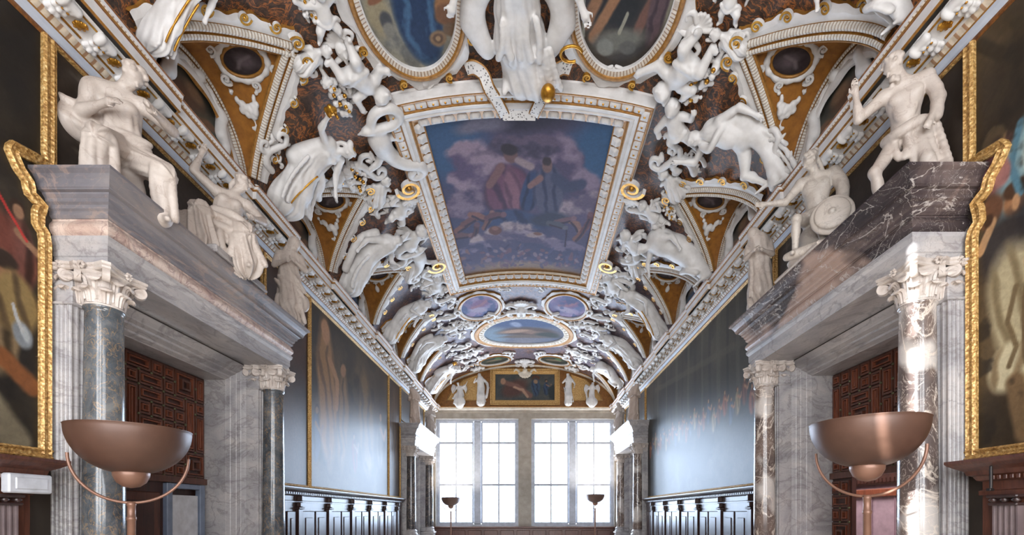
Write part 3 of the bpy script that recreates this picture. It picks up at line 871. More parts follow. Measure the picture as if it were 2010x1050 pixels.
def portal(side, y0, y1, dh, mats, label, o0, o1):
    xc, xa = 4.351, 4.165
    t = empty('marble_portal', (side * W, (y0 + y1) / 2, 0), label, 'doorway', 'marble portals')
    Z = lambda h: CZ + h + dh
    pc = MB()
    for nm, y in (('column', y0), ('column', y1)):
        b = MB()
        zt, zb = Z(2.14), 0.98
        b.lathe([(0.176, zb), (0.178, zb + 0.03), (0.176, zb + 0.9), (0.17, (zb + zt) / 2 + 0.3), (0.158, zt - 0.05), (0.158, zt - 0.03), (0.172, zt - 0.025), (0.172, zt)], (side * xc, y, 0), 40)
        s = b.build('column', mats['col'], t)
        put_cap('capital', (side * xc, y, Z(2.138)), s, mats['cap'])
        b = MB()
        b.lathe([(0.25, 0.76), (0.25, 0.8), (0.245, 0.82), (0.21, 0.86), (0.21, 0.88), (0.225, 0.9), (0.225, 0.93), (0.19, 0.96), (0.18, 0.985)], (side * xc, y, 0), 36)
        b.build('base', mats['arch'], s)
        b = MB()
        b.bbox(side * (xc - 0.27), side * (W + 0.0), y - 0.27, y + 0.27, 0, 0.12, 0.02)
        b.bbox(side * (xc - 0.23), side * W, y - 0.23, y + 0.23, 0.12, 0.68, 0.01)
        b.bbox(side * (xc - 0.27), side * W, y - 0.27, y + 0.27, 0.68, 0.76, 0.02)
        b.build('pedestal', mats['arch'], s)
        # fluted pier behind the column
        out = -1 if y == y0 else 1
        ya, yb_ = y - 0.2, y + 0.2
        xi = 4.5
        pts = []
        def flutes(p, q, n, inward):
            p, q = np.array(p), np.array(q); L = np.linalg.norm(q - p); u = (q - p) / L; pitch = L / n
            for i in range(n):
                c = p + u * pitch * (i + 0.5); r = pitch * 0.38
                for a in np.linspace(PI, 0, 7):
                    pts.append(c + u * r * math.cos(a) + np.array(inward) * r * 0.9 * math.sin(a))
        yo, yn = (ya, yb_) if out < 0 else (yb_, ya)
        pts.append(np.array([W, yo])); flutes((W, yo), (xi, yo), 5, (0, -out)); pts.append(np.array([xi, yo]))
        flutes((xi, yo), (xi, yn), 6, (1, 0)); pts.append(np.array([xi, yn])); pts.append(np.array([W, yn]))
        pts = np.array(pts)
        zt2 = Z(2.12)
        P = np.array([[(side * x, yy, z) for z in (0.95, zt2)] for x, yy in pts])
        b = MB(); b.grid(P, 0, False, True)
        b.bbox(side * (xi - 0.02), side * W, ya - 0.02, yb_ + 0.02, zt2, zt2 + 0.03, 0.008)
        b.bbox(side * (xi + 0.01), side * W, ya + 0.01, yb_ - 0.01, zt2 + 0.03, Z(2.5), 0.01)
        b.bbox(side * (xi - 0.04), side * W, ya - 0.04, yb_ + 0.04, 0.76, 0.95, 0.03)
        pr = b.build('pilaster', mats['pier'], t)
        V = CAPV.copy(); V[:, 0] *= 0.72; V[:, 1] *= 1.0
        b = MB(); b.add(V + np.array([side * 4.575, y, Z(2.138)]), CAPF, 0, None, False)
        b.build('pilaster_capital', mats['cap2'], pr)
    # entablature
    e0, e1 = y0 - 0.165, y1 + 0.165
    arch = [(0.0, Z(2.528)), (0.0, Z(2.62)), (0.012, Z(2.63)), (0.012, Z(2.735)), (0.022, Z(2.75)), (0.04, Z(2.775)), (0.045, Z(2.816))]
    b = MB(); mitre(b, side, xa, e0, e1, arch); ar = b.build('architrave', mats['arch'], t)
    # sunk panels of the soffit
    fr = [(0.02, Z(2.816))] + [(0.02 + 0.035 * math.sin(PI * i / 8), Z(2.816 + 0.018 + 0.146 * i / 8)) for i in range(9)] + [(0.02, Z(2.998))]
    b = MB(); mitre(b, side, xa, e0, e1, fr); b.build('frieze', mats['frieze'], t)
    co = [(0.03, Z(2.998)), (0.05, Z(3.02)), (0.05, Z(3.06)), (0.07, Z(3.075)), (0.075, Z(3.11)), (0.1, Z(3.125)), (0.105, Z(3.155)), (0.13, Z(3.18)), (0.135, Z(3.195)),
          (0.17, Z(3.2)), (0.17, Z(3.215)), (0.178, Z(3.22)), (0.185, Z(3.25)), (0.2, Z(3.285)), (0.225, Z(3.32)), (0.255, Z(3.34)), (0.262, Z(3.345)), (0.262, Z(3.374))]
    b = MB(); mitre(b, side, xa, e0, e1, co); b.build('cornice', mats['corn'], t)
    # splayed casing of the opening
    cp = [(4.70, -0.235), (4.715, -0.235), (4.75, -0.2), (4.79, -0.165), (4.80, -0.15), (4.86, -0.125), (4.87, -0.1), (4.95, -0.065), (4.96, -0.04), (5.02, -0.01), (5.03, 0.0), (5.42, 0.0)]
    rows = []
    for x, g in cp:
        zt = Z(LINT) - g
        rows.append([(side * x, o0 - min(g, 0) * -0.3 + g * 0.0 + (0.0 if g > -0.06 else g * 0.3), 0.0), (side * x, o0 + g * 0.3, zt), (side * x, o1 - g * 0.3, zt), (side * x, o1 - g * 0.3, 0.0)])
    for r in rows:
        r[0] = (r[1][0], r[1][1], 0.0)
    b = MB(); b.grid(np.array(rows).transpose(1, 0, 2)); b.build('door_casing', mats['casing'], t)
    return t
MA = dict(col=M['column_green'], cap=M['capital'], cap2=M['capital'], arch=M['grey_marble'], pier=M['grey_marble'], frieze=M['breccia'], corn=M['grey_dark_marble'], casing=M['grey_marble'])
MB_ = dict(MA, col=M['column_breccia'], frieze=M['black_marble'], corn=M['black_marble'])
MC = dict(MA, col=M['column_dark'], corn=M['grey_marble'], frieze=M['grey_marble'])
MD = dict(MC, col=M['column_breccia'])
portal(-1, 4.88, 8.13, 0.0, MA, 'grey veined marble portal on the left with dark green-grey columns, nearest on that side', *OPEN[-1][0])
portal(1, 4.94, 8.13, 0.075, MB_, 'marble portal on the right with a black white-veined cornice and mottled columns', *OPEN[1][0])
portal(-1, 17.72, 20.97, 0.0, MC, 'far portal on the left wall beside the windows, pale cornice and dark columns', *OPEN[-1][1])
portal(1, 17.55, 20.80, 0.075, MD, 'far portal on the right wall beside the windows, pale cornice and mottled columns', *OPEN[1][1])

# ---------------------------------------------------------------- wooden doors inside the portals
def door_pattern(b, side, x, y0, y1, z0, z1, seed):
    """carved geometric panelling: nested squares and long bars"""
    rg = random.Random(seed)
    cw = 0.22
    ny, nz = max(1, round((y1 - y0) / cw)), max(1, round((z1 - z0) / cw))
    dy, dz = (y1 - y0) / ny, (z1 - z0) / nz
    used = set(); studs = []
    th = 0.035
    def frame(a0, a1, c0, c1, w, m, dx):
        b.box(x, x - side * dx, a0, a1, c0, c0 + w, m); b.box(x, x - side * dx, a0, a1, c1 - w, c1, m)
        b.box(x, x - side * dx, a0, a0 + w, c0 + w, c1 - w, m); b.box(x, x - side * dx, a1 - w, a1, c0 + w, c1 - w, m)
    for i in range(ny):
        for j in range(nz):
            if (i, j) in used: continue
            opts = [(1, 1), (1, 3), (2, 2), (1, 1), (2, 1), (1, 2), (1, 4)]
            rg.shuffle(opts)
            for w, h in opts + [(1, 1)]:
                cells = [(i + p, j + q) for p in range(w) for q in range(h)]
                if all(c not in used and c[0] < ny and c[1] < nz for c in cells): break
            used |= set(cells)
            a0, a1, c0, c1 = y0 + i * dy, y0 + (i + w) * dy, z0 + j * dz, z0 + (j + h) * dz
            frame(a0 + 0.012, a1 - 0.012, c0 + 0.012, c1 - 0.012, 0.03, 0, 0.03)
            frame(a0 + 0.055, a1 - 0.055, c0 + 0.055, c1 - 0.055, 0.018, 1, 0.045)
            if w > 1 and h > 1:
                frame(a0 + 0.13, a1 - 0.13, c0 + 0.13, c1 - 0.13, 0.03, 0, 0.055)
            elif h > 1:
                b.box(x, x - side * 0.04, (a0 + a1) / 2 - 0.012, (a0 + a1) / 2 + 0.012, c0 + 0.09, c1 - 0.09, 1)
            studs.append((a0, c0))
            if w > 1: studs.append(((a0 + a1) / 2, c0))
            if h > 1: studs.append((a0, (c0 + c1) / 2))
    return studs
def studs_mesh(side, x, studs):
    b = MB()
    for y, z in studs:
        e = MB(); e.lathe([(0.022, 0.0), (0.02, 0.012), (0.012, 0.02), (0.0, 0.023)], (0, 0, 0), 8)
        e.xform(Matrix(((0, 0, -side, x), (1, 0, 0, y), (0, 1, 0, z), (0, 0, 0, 1))))
        b.add(np.concatenate(e.v), e.f, 0, None, True)
    return b
def doors():
    for n, (side, o0, o1, zt) in enumerate(((-1, *OPEN[-1][0], CZ + LINT), (1, *OPEN[1][0], CZ + LINT + 0.075))):
        x = side * 5.40
        zs = 2.16 if side < 0 else 2.26
        b = MB(); b.box(x, x + side * 0.06, o0, o1, zs, zt, 2)
        st = door_pattern(b, side, x, o0 + 0.02, o1 - 0.02, zs + 0.05, zt - 0.02, 5 + n)
        b.box(x, x - side * 0.06, o0, o1, zs - 0.05, zs + 0.05, 0)
        d = b.build('door_%d' % (n + 1), [M['wood'], M['wood_red'], M['wood_dark']], kind='structure')
        studs_mesh(side, x - side * 0.03, st).build('studs', M['brass'], d)
        if side < 0:
            b = MB(); b.box(x, x - 0.06, o0, 6.98, 0, zs - 0.05, 2)
            for c0, c1 in ((0.15, 0.9), (1.0, 1.95)):
                for a0, a1 in ((5.25, 6.05), (6.15, 6.9)):
                    b.bbox(x, x + 0.03, a0, a1, c0, c1, 0.02, 0)
                    b.bbox(x, x + 0.045, a0 + 0.12, a1 - 0.12, c0 + 0.12, c1 - 0.12, 0.02, 2)
            b.build('door_leaf', [M['wood'], M['wood_red'], M['wood_dark']], d)
            fr = MB()
            fr.bbox(x - 0.02, x + 0.07, 6.98, 7.09, 0, 2.10, 0.01); fr.bbox(x - 0.02, x + 0.07, 7.68, 7.80, 0, 2.10, 0.01); fr.bbox(x - 0.02, x + 0.07, 7.09, 7.68, 2.02, 2.10, 0.01)
            t = fr.build('screen_frame', M['greyframe'], label='blue-grey frame with a white panel inside the left doorway', cat='screen')
            wp = MB(); wp.bbox(x + 0.0, x + 0.04, 7.10, 7.67, 0, 1.92, 0.008); wp.build('white_panel', M['whitebox'], t, label='white panel')
            bk = MB(); bk.box(x - 0.05, x - 0.08, o0, o1, 0, zs); bk.build('back_panel', M['wood_dark'], d)
        else:
            b = MB(); b.box(x, x + 0.07, 7.42, o1, 0, zs - 0.05, 2)
            st = door_pattern(b, side, x, 7.44, o1 - 0.01, 0.1, zs - 0.08, 77)
            lf = b.build('door_leaf', [M['wood'], M['wood_red'], M['wood_dark']], d)
            studs_mesh(side, x - 0.03, st).build('studs', M['brass'], lf)
            # room beyond
            b = MB()
            b.box(7.2, 7.3, 4.2, 12.5, 0, 3.4, 0); b.box(5.57, 7.3, 4.1, 4.2, 0, 3.4, 0); b.box(5.57, 7.3, 12.5, 12.6, 0, 3.4, 0); b.box(5.57, 7.3, 4.1, 12.6, 3.4, 3.5, 0)
            b.bbox(7.08, 7.2, 4.2, 12.5, 2.42, 2.5, 0.02, 1); b.bbox(7.12, 7.2, 4.2, 12.5, 2.2, 2.42, 0.02, 2)
            for y in np.arange(4.4, 12.4, 0.62):
                b.bbox(7.17, 7.2, y, y + 0.05, 0.3, 2.1, 0.01, 3)
            b.bbox(7.14, 7.2, 4.2, 12.5, 1.95, 2.12, 0.02, 4)
            for y in np.arange(4.3, 12.4, 0.1):
                b.box(7.1, 7.14, y, y + 0.05, 2.24, 2.32, 2)
            b.build('wall_beyond', [m_plain('mauve_silk', (176, 150, 160), 0.6), M['gold'], M['wood_dark'], m_plain('mauve_stripe', (140, 112, 122), 0.6), M['wood_red']], kind='structure')
doors()
def far_doors():
    for n, (side, o0, o1) in enumerate(((-1, *OPEN[-1][1]), (1, *OPEN[1][1]))):
        b = MB(); b.box(side * 5.4, side * 5.46, o0, o1, 0, CZ + LINT + 0.1, 0)
        for j in range(3):
            for i in range(2):
                y = o0 + 0.12 + i * (o1 - o0) / 2
                b.bbox(side * 5.4, side * 5.36, y, y + 1.1, 0.2 + j * 1.25, 1.3 + j * 1.25, 0.03, 1)
        b.build('door_%d' % (n + 3), [M['wood_dark'], M['wood']], kind='structure')
far_doors()
# ---------------------------------------------------------------- painted surfaces
_tab = np.random.default_rng(11).random((64, 64))
def vnoise(x, y, seed=0):
    x = np.asarray(x, float) + seed * 7.31; y = np.asarray(y, float) + seed * 3.77
    xi, yi = np.floor(x).astype(int), np.floor(y).astype(int)
    fx, fy = x - xi, y - yi
    fx, fy = fx * fx * (3 - 2 * fx), fy * fy * (3 - 2 * fy)
    g = lambda a, b: _tab[a % 64, b % 64]
    return (g(xi, yi) * (1 - fx) + g(xi + 1, yi) * fx) * (1 - fy) + (g(xi, yi + 1) * (1 - fx) + g(xi + 1, yi + 1) * fx) * fy
def fbm(x, y, seed=0, o=5):
    r, a, t = 0, 0.5, 0
    for i in range(o):
        r = r + a * vnoise(x, y, seed + i); t += a; x, y, a = x * 2.03, y * 2.03, a * 0.5
    return r / t
class Paint:
    """u to the right 0..asp, v up 0..1; colours 0..255 as on the canvas"""
    def __init__(s, nu, nv, asp=1.0, seed=0, warp=0.03, wf=5, tt=None):
        s.U, s.V = np.meshgrid(np.linspace(0, asp, nu) if tt is None else asp * tt, np.linspace(0, 1, nv), indexing='ij')
        s.seed = seed
        s.u = s.U + warp * (fbm(s.U * wf, s.V * wf, seed + 20) - 0.5) * 2
        s.v = s.V + warp * (fbm(s.U * wf, s.V * wf, seed + 40) - 0.5) * 2
        s.C = np.zeros((nu, nv, 3))
    def put(s, m, c):
        m = np.clip(m, 0, 1)[..., None]
        c = np.asarray(c, float)
        s.C = s.C * (1 - m) + c * m; return s
    def base(s, c1, c2, f=3, seed=0, contrast=2.5):
        n = np.clip((fbm(s.U * f, s.V * f, s.seed + seed) - 0.5) * contrast + 0.5, 0, 1)[..., None]
        s.C = np.array(c1, float) * (1 - n) + np.array(c2, float) * n; return s
    def cloud(s, c, f=3, seed=1, lo=0.5, hi=0.6, amt=0.8):
        n = fbm(s.U * f, s.V * f, s.seed + seed)
        return s.put(np.clip((n - lo) / (hi - lo), 0, 1) * amt, c)
    def ell(s, x, y, rx, ry, c, ang=0, soft=0.3, amt=1.0):
        a = math.radians(ang); dx, dy = s.u - x, s.v - y
        p, q = (dx * math.cos(a) + dy * math.sin(a)) / rx, (-dx * math.sin(a) + dy * math.cos(a)) / ry
        r = np.sqrt(p * p + q * q)
        return s.put(np.clip((1 + soft / 2 - r) / soft, 0, 1) * amt, c)
    def line(s, pts, w, c, soft=0.5, amt=1.0):
        P = np.asarray(pts, float); m = np.zeros(s.u.shape)
        for a, b in zip(P[:-1], P[1:]):
            d = b - a; t = np.clip(((s.u - a[0]) * d[0] + (s.v - a[1]) * d[1]) / (d @ d), 0, 1)
            r = np.hypot(s.u - a[0] - t * d[0], s.v - a[1] - t * d[1]) / w
            m = np.maximum(m, np.clip((1 + soft / 2 - r) / soft, 0, 1))
        return s.put(m * amt, c)
    def folds(s, x, y, rx, ry, c1, c2, ang=0, f=9, soft=0.3):
        s.ell(x, y, rx, ry, c1, ang, soft)
        a = math.radians(ang); dx, dy = s.u - x, s.v - y
        p, q = (dx * math.cos(a) + dy * math.sin(a)) / rx, (-dx * math.sin(a) + dy * math.cos(a)) / ry
        st = np.clip(np.sin(f * p + 2.5 * fbm(s.U * 4, s.V * 4, s.seed + 9) * 4 + q * 1.5), 0, 1)
        return s.put(np.clip((1 + soft / 2 - np.sqrt(p * p + q * q)) / soft, 0, 1) * st, c2)
    def man(s, x, y, hgt, skin, robe, robe2, lean=0, hair=(60, 44, 36)):
        s.folds(x, y, hgt * 0.17, hgt * 0.36, robe, robe2, lean, 5)
        hx, hy = x - math.sin(math.radians(lean)) * hgt * 0.42, y + hgt * 0.42
        s.line([(x, y + hgt * 0.22), (x + hgt * 0.2, y + hgt * 0.1), (x + hgt * 0.26, y + hgt * 0.24)], hgt * 0.035, skin)
        s.ell(hx, hy + hgt * 0.015, hgt * 0.07, hgt * 0.085, hair); s.ell(hx + hgt * 0.01, hy - hgt * 0.01, hgt * 0.05, hgt * 0.065, skin); return s
    def cols(s): return lin(np.clip(s.C, 0, 255)).reshape(-1, 3)

def picture(name, P3, pnt, mat, parent=None, **kw):
    mb = MB(); mb.grid(P3, 0, True)
    return mb.build(name, mat, parent, cols=pnt.cols(), **kw)
def wall_grid(side, x, ya, yb, ha, hb, nu, nv, tt=None):
    """u runs left to right as one looks at the wall"""
    tt = np.linspace(0, 1, nu) if tt is None else tt
    ys = ya + (yb - ya) * tt if side < 0 else yb + (ya - yb) * tt
    Y, H = np.meshgrid(ys, np.linspace(ha, hb, nv), indexing='ij')
    return np.stack([np.full_like(Y, side * x), Y, CZ + H], -1)
FP = [(-0.055, 0.0), (-0.055, 0.03), (-0.035, 0.05), (-0.015, 0.03), (0.0, 0.035), (0.015, 0.03), (0.035, 0.05), (0.055, 0.03), (0.055, 0.0)]
def straight_frame(side, x, ya, yb, ha, hb, t, w=0.028):
    b = MB()
    rings = []
    for k, (o, d) in enumerate(((w, 0), (w, 0.02), (w * 0.6, 0.04), (w * 0.2, 0.025), (0, 0.03), (-w * 0.5, 0.035), (-w, 0.015), (-w, 0.0))):
        rings.append([(side * (x - d), ya + w - o, CZ + ha + w - o), (side * (x - d), yb - w + o, CZ + ha + w - o), (side * (x - d), yb - w + o, CZ + hb - w + o), (side * (x - d), ya + w - o, CZ + hb - w + o)])
    b.grid(np.array(rings).transpose(1, 0, 2), 0, False, True)
    return b.build('gilt_frame', M['goldframe'], t)
XP = W - 0.012
def wall_painting(side, ya, yb, ha, hb, pnt, label, nu, nv, name='painting', frame=True, fw=0.028, tt=None):
    t = empty(name, (side * XP, (ya + yb) / 2, CZ + ha), label, 'painting', 'great canvases on the side walls')
    picture('canvas', wall_grid(side, XP, ya, yb, ha, hb, nu, nv, tt), pnt, M['canvas'], t)
    if frame: straight_frame(side, XP, ya, yb, ha, hb, t, fw)
    return t
HT = 4.785
def dark_base(nu, nv, asp, seed):
    return Paint(nu, nv, asp, seed).base((44, 38, 32), (70, 60, 48), 3)
def left_paintings():
    # battle-like dark canvas nearest on the left; its gilt frame steps round the portal
    asp = 7.1 / 4.2
    TT = 1 - (1 - np.linspace(0, 1, 240)) ** 2.2
    p = Paint(240, 300, asp, 1, 0.025, 5, TT).base((40, 36, 32), (66, 58, 48), 4)
    p.cloud((92, 78, 60), 3, 3, 0.56, 0.7, 0.5).cloud((34, 32, 32), 5, 5, 0.5, 0.6, 0.6)
    e = asp
    for x, y, c in ((e - 0.06, 0.52, (112, 70, 62)), (e - 0.15, 0.44, (96, 66, 56)), (e - 0.1, 0.33, (126, 106, 80)), (e - 0.24, 0.4, (70, 76, 84)), (e - 0.3, 0.55, (90, 84, 76))):
        p.man(x, y - 0.08, 0.24, (150, 116, 92), c, tuple(v * 0.5 for v in c))
    p.ell(e - 0.12, 0.47, 0.05, 0.06, (112, 64, 54), 10, 0.4).ell(e - 0.1, 0.4, 0.03, 0.035, (150, 106, 82), 0, 0.3).ell(e - 0.1, 0.415, 0.035, 0.02, (54, 42, 36), 0, 0.3).folds(e - 0.07, 0.33, 0.05, 0.07, (140, 118, 78), (88, 72, 52), 10, 6).ell(e - 0.2, 0.36, 0.035, 0.04, (136, 96, 76), 0, 0.3).folds(e - 0.22, 0.26, 0.08, 0.09, (72, 66, 62), (44, 40, 40), -10, 7)
    p.line([(e - 0.115, 0.565), (e - 0.04, 0.485)], 0.0035, (190, 62, 58)); p.line([(e - 0.24, 0.6), (e - 0.15, 0.585)], 0.008, (196, 182, 160))
    p.ell(e - 0.055, 0.26, 0.02, 0.032, (128, 134, 140), 15, 0.3).ell(e - 0.05, 0.265, 0.008, 0.02, (170, 176, 180), 15, 0.5); p.line([(e - 0.075, 0.32), (e - 0.055, 0.27)], 0.004, (176, 178, 180))
    p.line([(e - 0.25, 0.13), (e - 0.1, 0.2), (e - 0.03, 0.15)], 0.02, (126, 80, 50)).line([(e - 0.12, 0.1), (e - 0.06, 0.02)], 0.03, (126, 116, 96))
    t = wall_painting(-1, -2.5, 4.62, 0.58, HT, p, 'dark battle canvas at left edge, its gilt frame stepping round the portal cornice', 240, 300, frame=False, tt=TT)
    path = [(4.625, 4.79), (4.625, 3.50), (4.32, 3.44), (4.30, 3.38), (4.36, 3.27), (4.44, 3.20), (4.46, 3.10), (4.57, 3.05), (4.535, 2.95), (4.535, 2.84), (4.585, 2.79), (4.60, 2.70), (4.60, 0.58)]
    dens = []
    for a, b in zip(path[:-1], path[1:]):
        n = max(2, int(math.hypot(a[0] - b[0], a[1] - b[1]) / 0.09))
        dens += [(a[0] + (b[0] - a[0]) * i / n, a[1] + (b[1] - a[1]) * i / n) for i in range(n)]
    dens.append(path[-1])
    b = MB()
    b.sweep([(-XP, y, CZ + h) for y, h in dens], (1, 0, 0), FP, 0)
    b.sweep([(-XP, 4.655, CZ + 0.58), (-XP, -2.5, CZ + 0.58)], (1, 0, 0), FP, 0)
    b.build('gilt_frame', M['goldframe'], t)
    # dark grisaille strip above the portal
    def over(side, ya, yb, seed, label):
        p = Paint(150, 60, (yb - ya) / 1.5, seed).base((50, 43, 38), (64, 54, 46), 2)
        a = (yb - ya) / 1.5
        for x in (0.2, a - 0.25):
            p.line([(x, 0.05), (x, 0.95)], 0.012, (92, 84, 74), 0.8, 0.7)
            for y in np.arange(0.1, 0.95, 0.1): p.ell(x, y, 0.05 + 0.03 * math.sin(y * 23), 0.02, (94, 86, 76), 0, 0.6, 0.6)
        wall_painting(side, ya, yb, 3.52, HT, p, label, 150, 60, fw=0.012)
    over(-1, 4.68, 8.35, 2, 'dark brown canvas with faint candelabra behind the statues on the left portal')
    over(1, 4.74, 8.36, 3, 'dark brown canvas with faint candelabra behind the statues on the right portal')
    over(-1, 17.46, 21.35, 4, 'dark canvas above the far left portal')
    over(1, 17.7, 21.3, 5, 'dark canvas above the far right portal')
    p = Paint(70, 130, 1.72 / 4.25, 6).base((54, 40, 34), (80, 54, 44), 5).ell(0.2, 0.3, 0.12, 0.3, (90, 70, 56), 10, 0.8, 0.6)
    wall_painting(-1, 8.43, 10.17, 0.53, HT, p, 'narrow reddish-brown canvas just past the left portal', 70, 130)
    asp = 5.74 / 4.25
    p = Paint(220, 160, asp, 8, 0.03).base((58, 48, 40), (92, 76, 58), 3).cloud((40, 36, 34), 5, 2, 0.5, 0.62, 0.7)
    p.folds(0.22, 0.55, 0.12, 0.4, (150, 112, 74), (106, 78, 54), 4, 7).ell(0.2, 0.9, 0.05, 0.06, (176, 130, 96)).line([(0.26, 0.76), (0.36, 0.66), (0.34, 0.5)], 0.03, (164, 122, 88))
    p.folds(0.44, 0.45, 0.08, 0.3, (128, 98, 68), (84, 66, 50), -6, 6).ell(0.45, 0.76, 0.04, 0.05, (150, 112, 84))
    p.folds(0.85, 0.5, 0.14, 0.36, (112, 88, 62), (72, 60, 48), 8, 7).man(1.15, 0.4, 0.5, (140, 108, 84), (96, 84, 72), (62, 56, 50))
    p.man(0.08, 0.28, 0.34, (130, 100, 80), (58, 66, 92), (44, 48, 66)).man(0.62, 0.26, 0.3, (130, 100, 80), (110, 56, 50), (70, 44, 42))
    wall_painting(-1, 10.19, 15.95, 0.53, HT, p, 'large golden-brown canvas of draped figures in the middle of the left wall', 220, 160)
    p = Paint(60, 120, 1.4 / 4.25, 9).base((60, 46, 38), (84, 64, 48), 4).folds(0.16, 0.5, 0.1, 0.4, (100, 78, 58), (66, 54, 46))
    wall_painting(-1, 15.97, 17.42, 0.53, HT, p, 'narrow brown canvas between the middle painting and the far left portal', 60, 120)
    p = Paint(30, 60, 0.35, 10).base((60, 52, 46), (80, 70, 58), 4)
    wall_painting(-1, 21.37, 22.85, 0.53, HT, p, 'dark strip of canvas in the far left corner', 30, 60)
left_paintings()
def right_paintings():
    asp = 7.2 / 4.2
    TT = np.linspace(0, 1, 260) ** 2.2
    p = Paint(260, 320, asp, 31, 0.012, 5, TT).base((56, 46, 36), (84, 70, 52), 3).cloud((112, 92, 62), 4, 4, 0.55, 0.7, 0.5)
    # left edge of this canvas (nearest the portal): a crowd of figures
    p.ell(0.06, 0.66, 0.045, 0.06, (140, 96, 96), 0, 0.4).ell(0.05, 0.72, 0.03, 0.03, (186, 150, 100)).ell(0.13, 0.62, 0.06, 0.13, (134, 164, 172), -20, 0.4).ell(0.16, 0.66, 0.04, 0.08, (184, 196, 190), -10, 0.5)
    p.ell(0.045, 0.565, 0.03, 0.035, (112, 78, 58)).ell(0.1, 0.56, 0.026, 0.036, (168, 120, 84)).ell(0.1, 0.585, 0.03, 0.02, (84, 60, 44))
    p.ell(0.08, 0.47, 0.07, 0.07, (58, 52, 50), 20, 0.5).ell(0.2, 0.5, 0.08, 0.12, (44, 42, 46), 30, 0.4).line([(0.05, 0.54), (0.02, 0.49)], 0.01, (190, 150, 110))
    p.folds(0.12, 0.3, 0.075, 0.17, (188, 174, 140), (132, 116, 86), 14, 8).ell(0.155, 0.415, 0.034, 0.042, (160, 84, 66)).ell(0.158, 0.375, 0.024, 0.03, (186, 138, 106)).folds(0.2, 0.22, 0.06, 0.12, (186, 192, 196), (120, 128, 140), -10, 6)
    p.folds(0.09, 0.2, 0.05, 0.06, (206, 194, 160), (140, 120, 90), -30, 6).line([(0.1, 0.16), (0.12, 0.04)], 0.022, (124, 100, 72)).line([(0.18, 0.15), (0.19, 0.05)], 0.024, (96, 78, 60)).ell(0.22, 0.05, 0.1, 0.03, (132, 96, 66), 5)
    p.ell(0.155, 0.43, 0.03, 0.022, (150, 70, 54), 8, 0.25).ell(0.17, 0.445, 0.02, 0.012, (176, 92, 72), 0, 0.3).ell(0.15, 0.4, 0.012, 0.014, (120, 80, 60), 0, 0.3).line([(0.1, 0.37), (0.08, 0.3), (0.1, 0.24), (0.085, 0.2)], 0.006, (120, 102, 74), 0.6).line([(0.14, 0.38), (0.15, 0.3), (0.135, 0.22)], 0.006, (214, 202, 170), 0.6).line([(0.12, 0.36), (0.115, 0.28), (0.12, 0.2)], 0.005, (110, 92, 68), 0.6)
    p.line([(0.11, 0.72), (0.09, 0.64), (0.11, 0.57)], 0.008, (92, 132, 150), 0.6).line([(0.14, 0.72), (0.12, 0.64), (0.135, 0.56)], 0.007, (190, 204, 202), 0.6).ell(0.17, 0.69, 0.02, 0.03, (178, 96, 80), 20, 0.4).ell(0.165, 0.63, 0.02, 0.035, (222, 210, 190), -10, 0.4).ell(0.055, 0.67, 0.025, 0.05, (110, 70, 74), 0, 0.4).ell(0.07, 0.64, 0.02, 0.03, (164, 116, 112), 0, 0.4).ell(0.1, 0.555, 0.008, 0.018, (196, 150, 110), 0, 0.4).ell(0.04, 0.55, 0.012, 0.014, (70, 50, 40), 0, 0.4)
    for i in range(9):
        c = [(150, 90, 70), (96, 110, 130), (180, 160, 120), (110, 80, 60)][i % 4]
        p.man(0.36 + i * 0.13, 0.26 + 0.12 * (i % 3), 0.34, (176, 130, 98), c, tuple(v * 0.6 for v in c), (-10, 8, 4)[i % 3])
    p.line([(0.02, 0.98), (0.1, 0.86), (0.05, 0.8)], 0.012, (60, 50, 38)).line([(0.1, 0.95), (0.16, 0.88)], 0.01, (66, 56, 42)).cloud((44, 38, 32), 12, 7, 0.58, 0.66, 0.7)
    t = wall_painting(1, -2.5, 4.70, 0.55, HT, p, 'crowded figure canvas at right edge, its gilt frame stepping round the black cornice', 260, 320, frame=False, tt=TT)
    path = [(4.705, 4.79), (4.705, 3.57), (4.40, 3.52), (4.36, 3.46), (4.42, 3.36), (4.5, 3.28), (4.53, 3.18), (4.64, 3.12), (4.61, 3.02), (4.6, 2.92), (4.66, 2.86), (4.68, 2.78), (4.68, 0.58)]
    dens = []
    for a, b in zip(path[:-1], path[1:]):
        n = max(2, int(math.hypot(a[0] - b[0], a[1] - b[1]) / 0.09))
        dens += [(a[0] + (b[0] - a[0]) * i / n, a[1] + (b[1] - a[1]) * i / n) for i in range(n)]
    dens.append(path[-1])
    b = MB()
    b.sweep([(XP, y, CZ + h) for y, h in dens], (-1, 0, 0), FP, 0)
    b.sweep([(XP, 4.735, CZ + 0.58), (XP, -2.5, CZ + 0.58)], (-1, 0, 0), FP, 0)
    b.build('gilt_frame', M['goldframe'], t)
    asp = 9.2 / 4.25
    p = Paint(300, 150, asp, 33, 0.015).base((50, 48, 44), (74, 70, 60), 3).cloud((38, 38, 38), 4, 2, 0.52, 0.66, 0.8)
    for i in range(14):
        x = 0.25 + i * 0.12; p.line([(x, 0.5), (x, 0.98)], 0.014 + 0.006 * (i % 3), (88, 84, 74) if i % 2 else (44, 44, 42), 0.6, 0.7)
    p.line([(0.3, 0.9), (1.9, 0.72)], 0.02, (90, 84, 72), 0.6, 0.6)
    for i in range(26):
        x = 0.15 + i * 0.075; c = [(150, 90, 66), (84, 92, 106), (160, 140, 104), (120, 76, 58)][i % 4]
        p.man(x, 0.4 + 0.03 * (i % 3), 0.17, (176, 128, 96), c, tuple(v * 0.6 for v in c))
    wall_painting(1, 8.42, 17.62, 0.53, HT, p, 'very large dark canvas of a columned hall and crowd on the right wall', 300, 150)
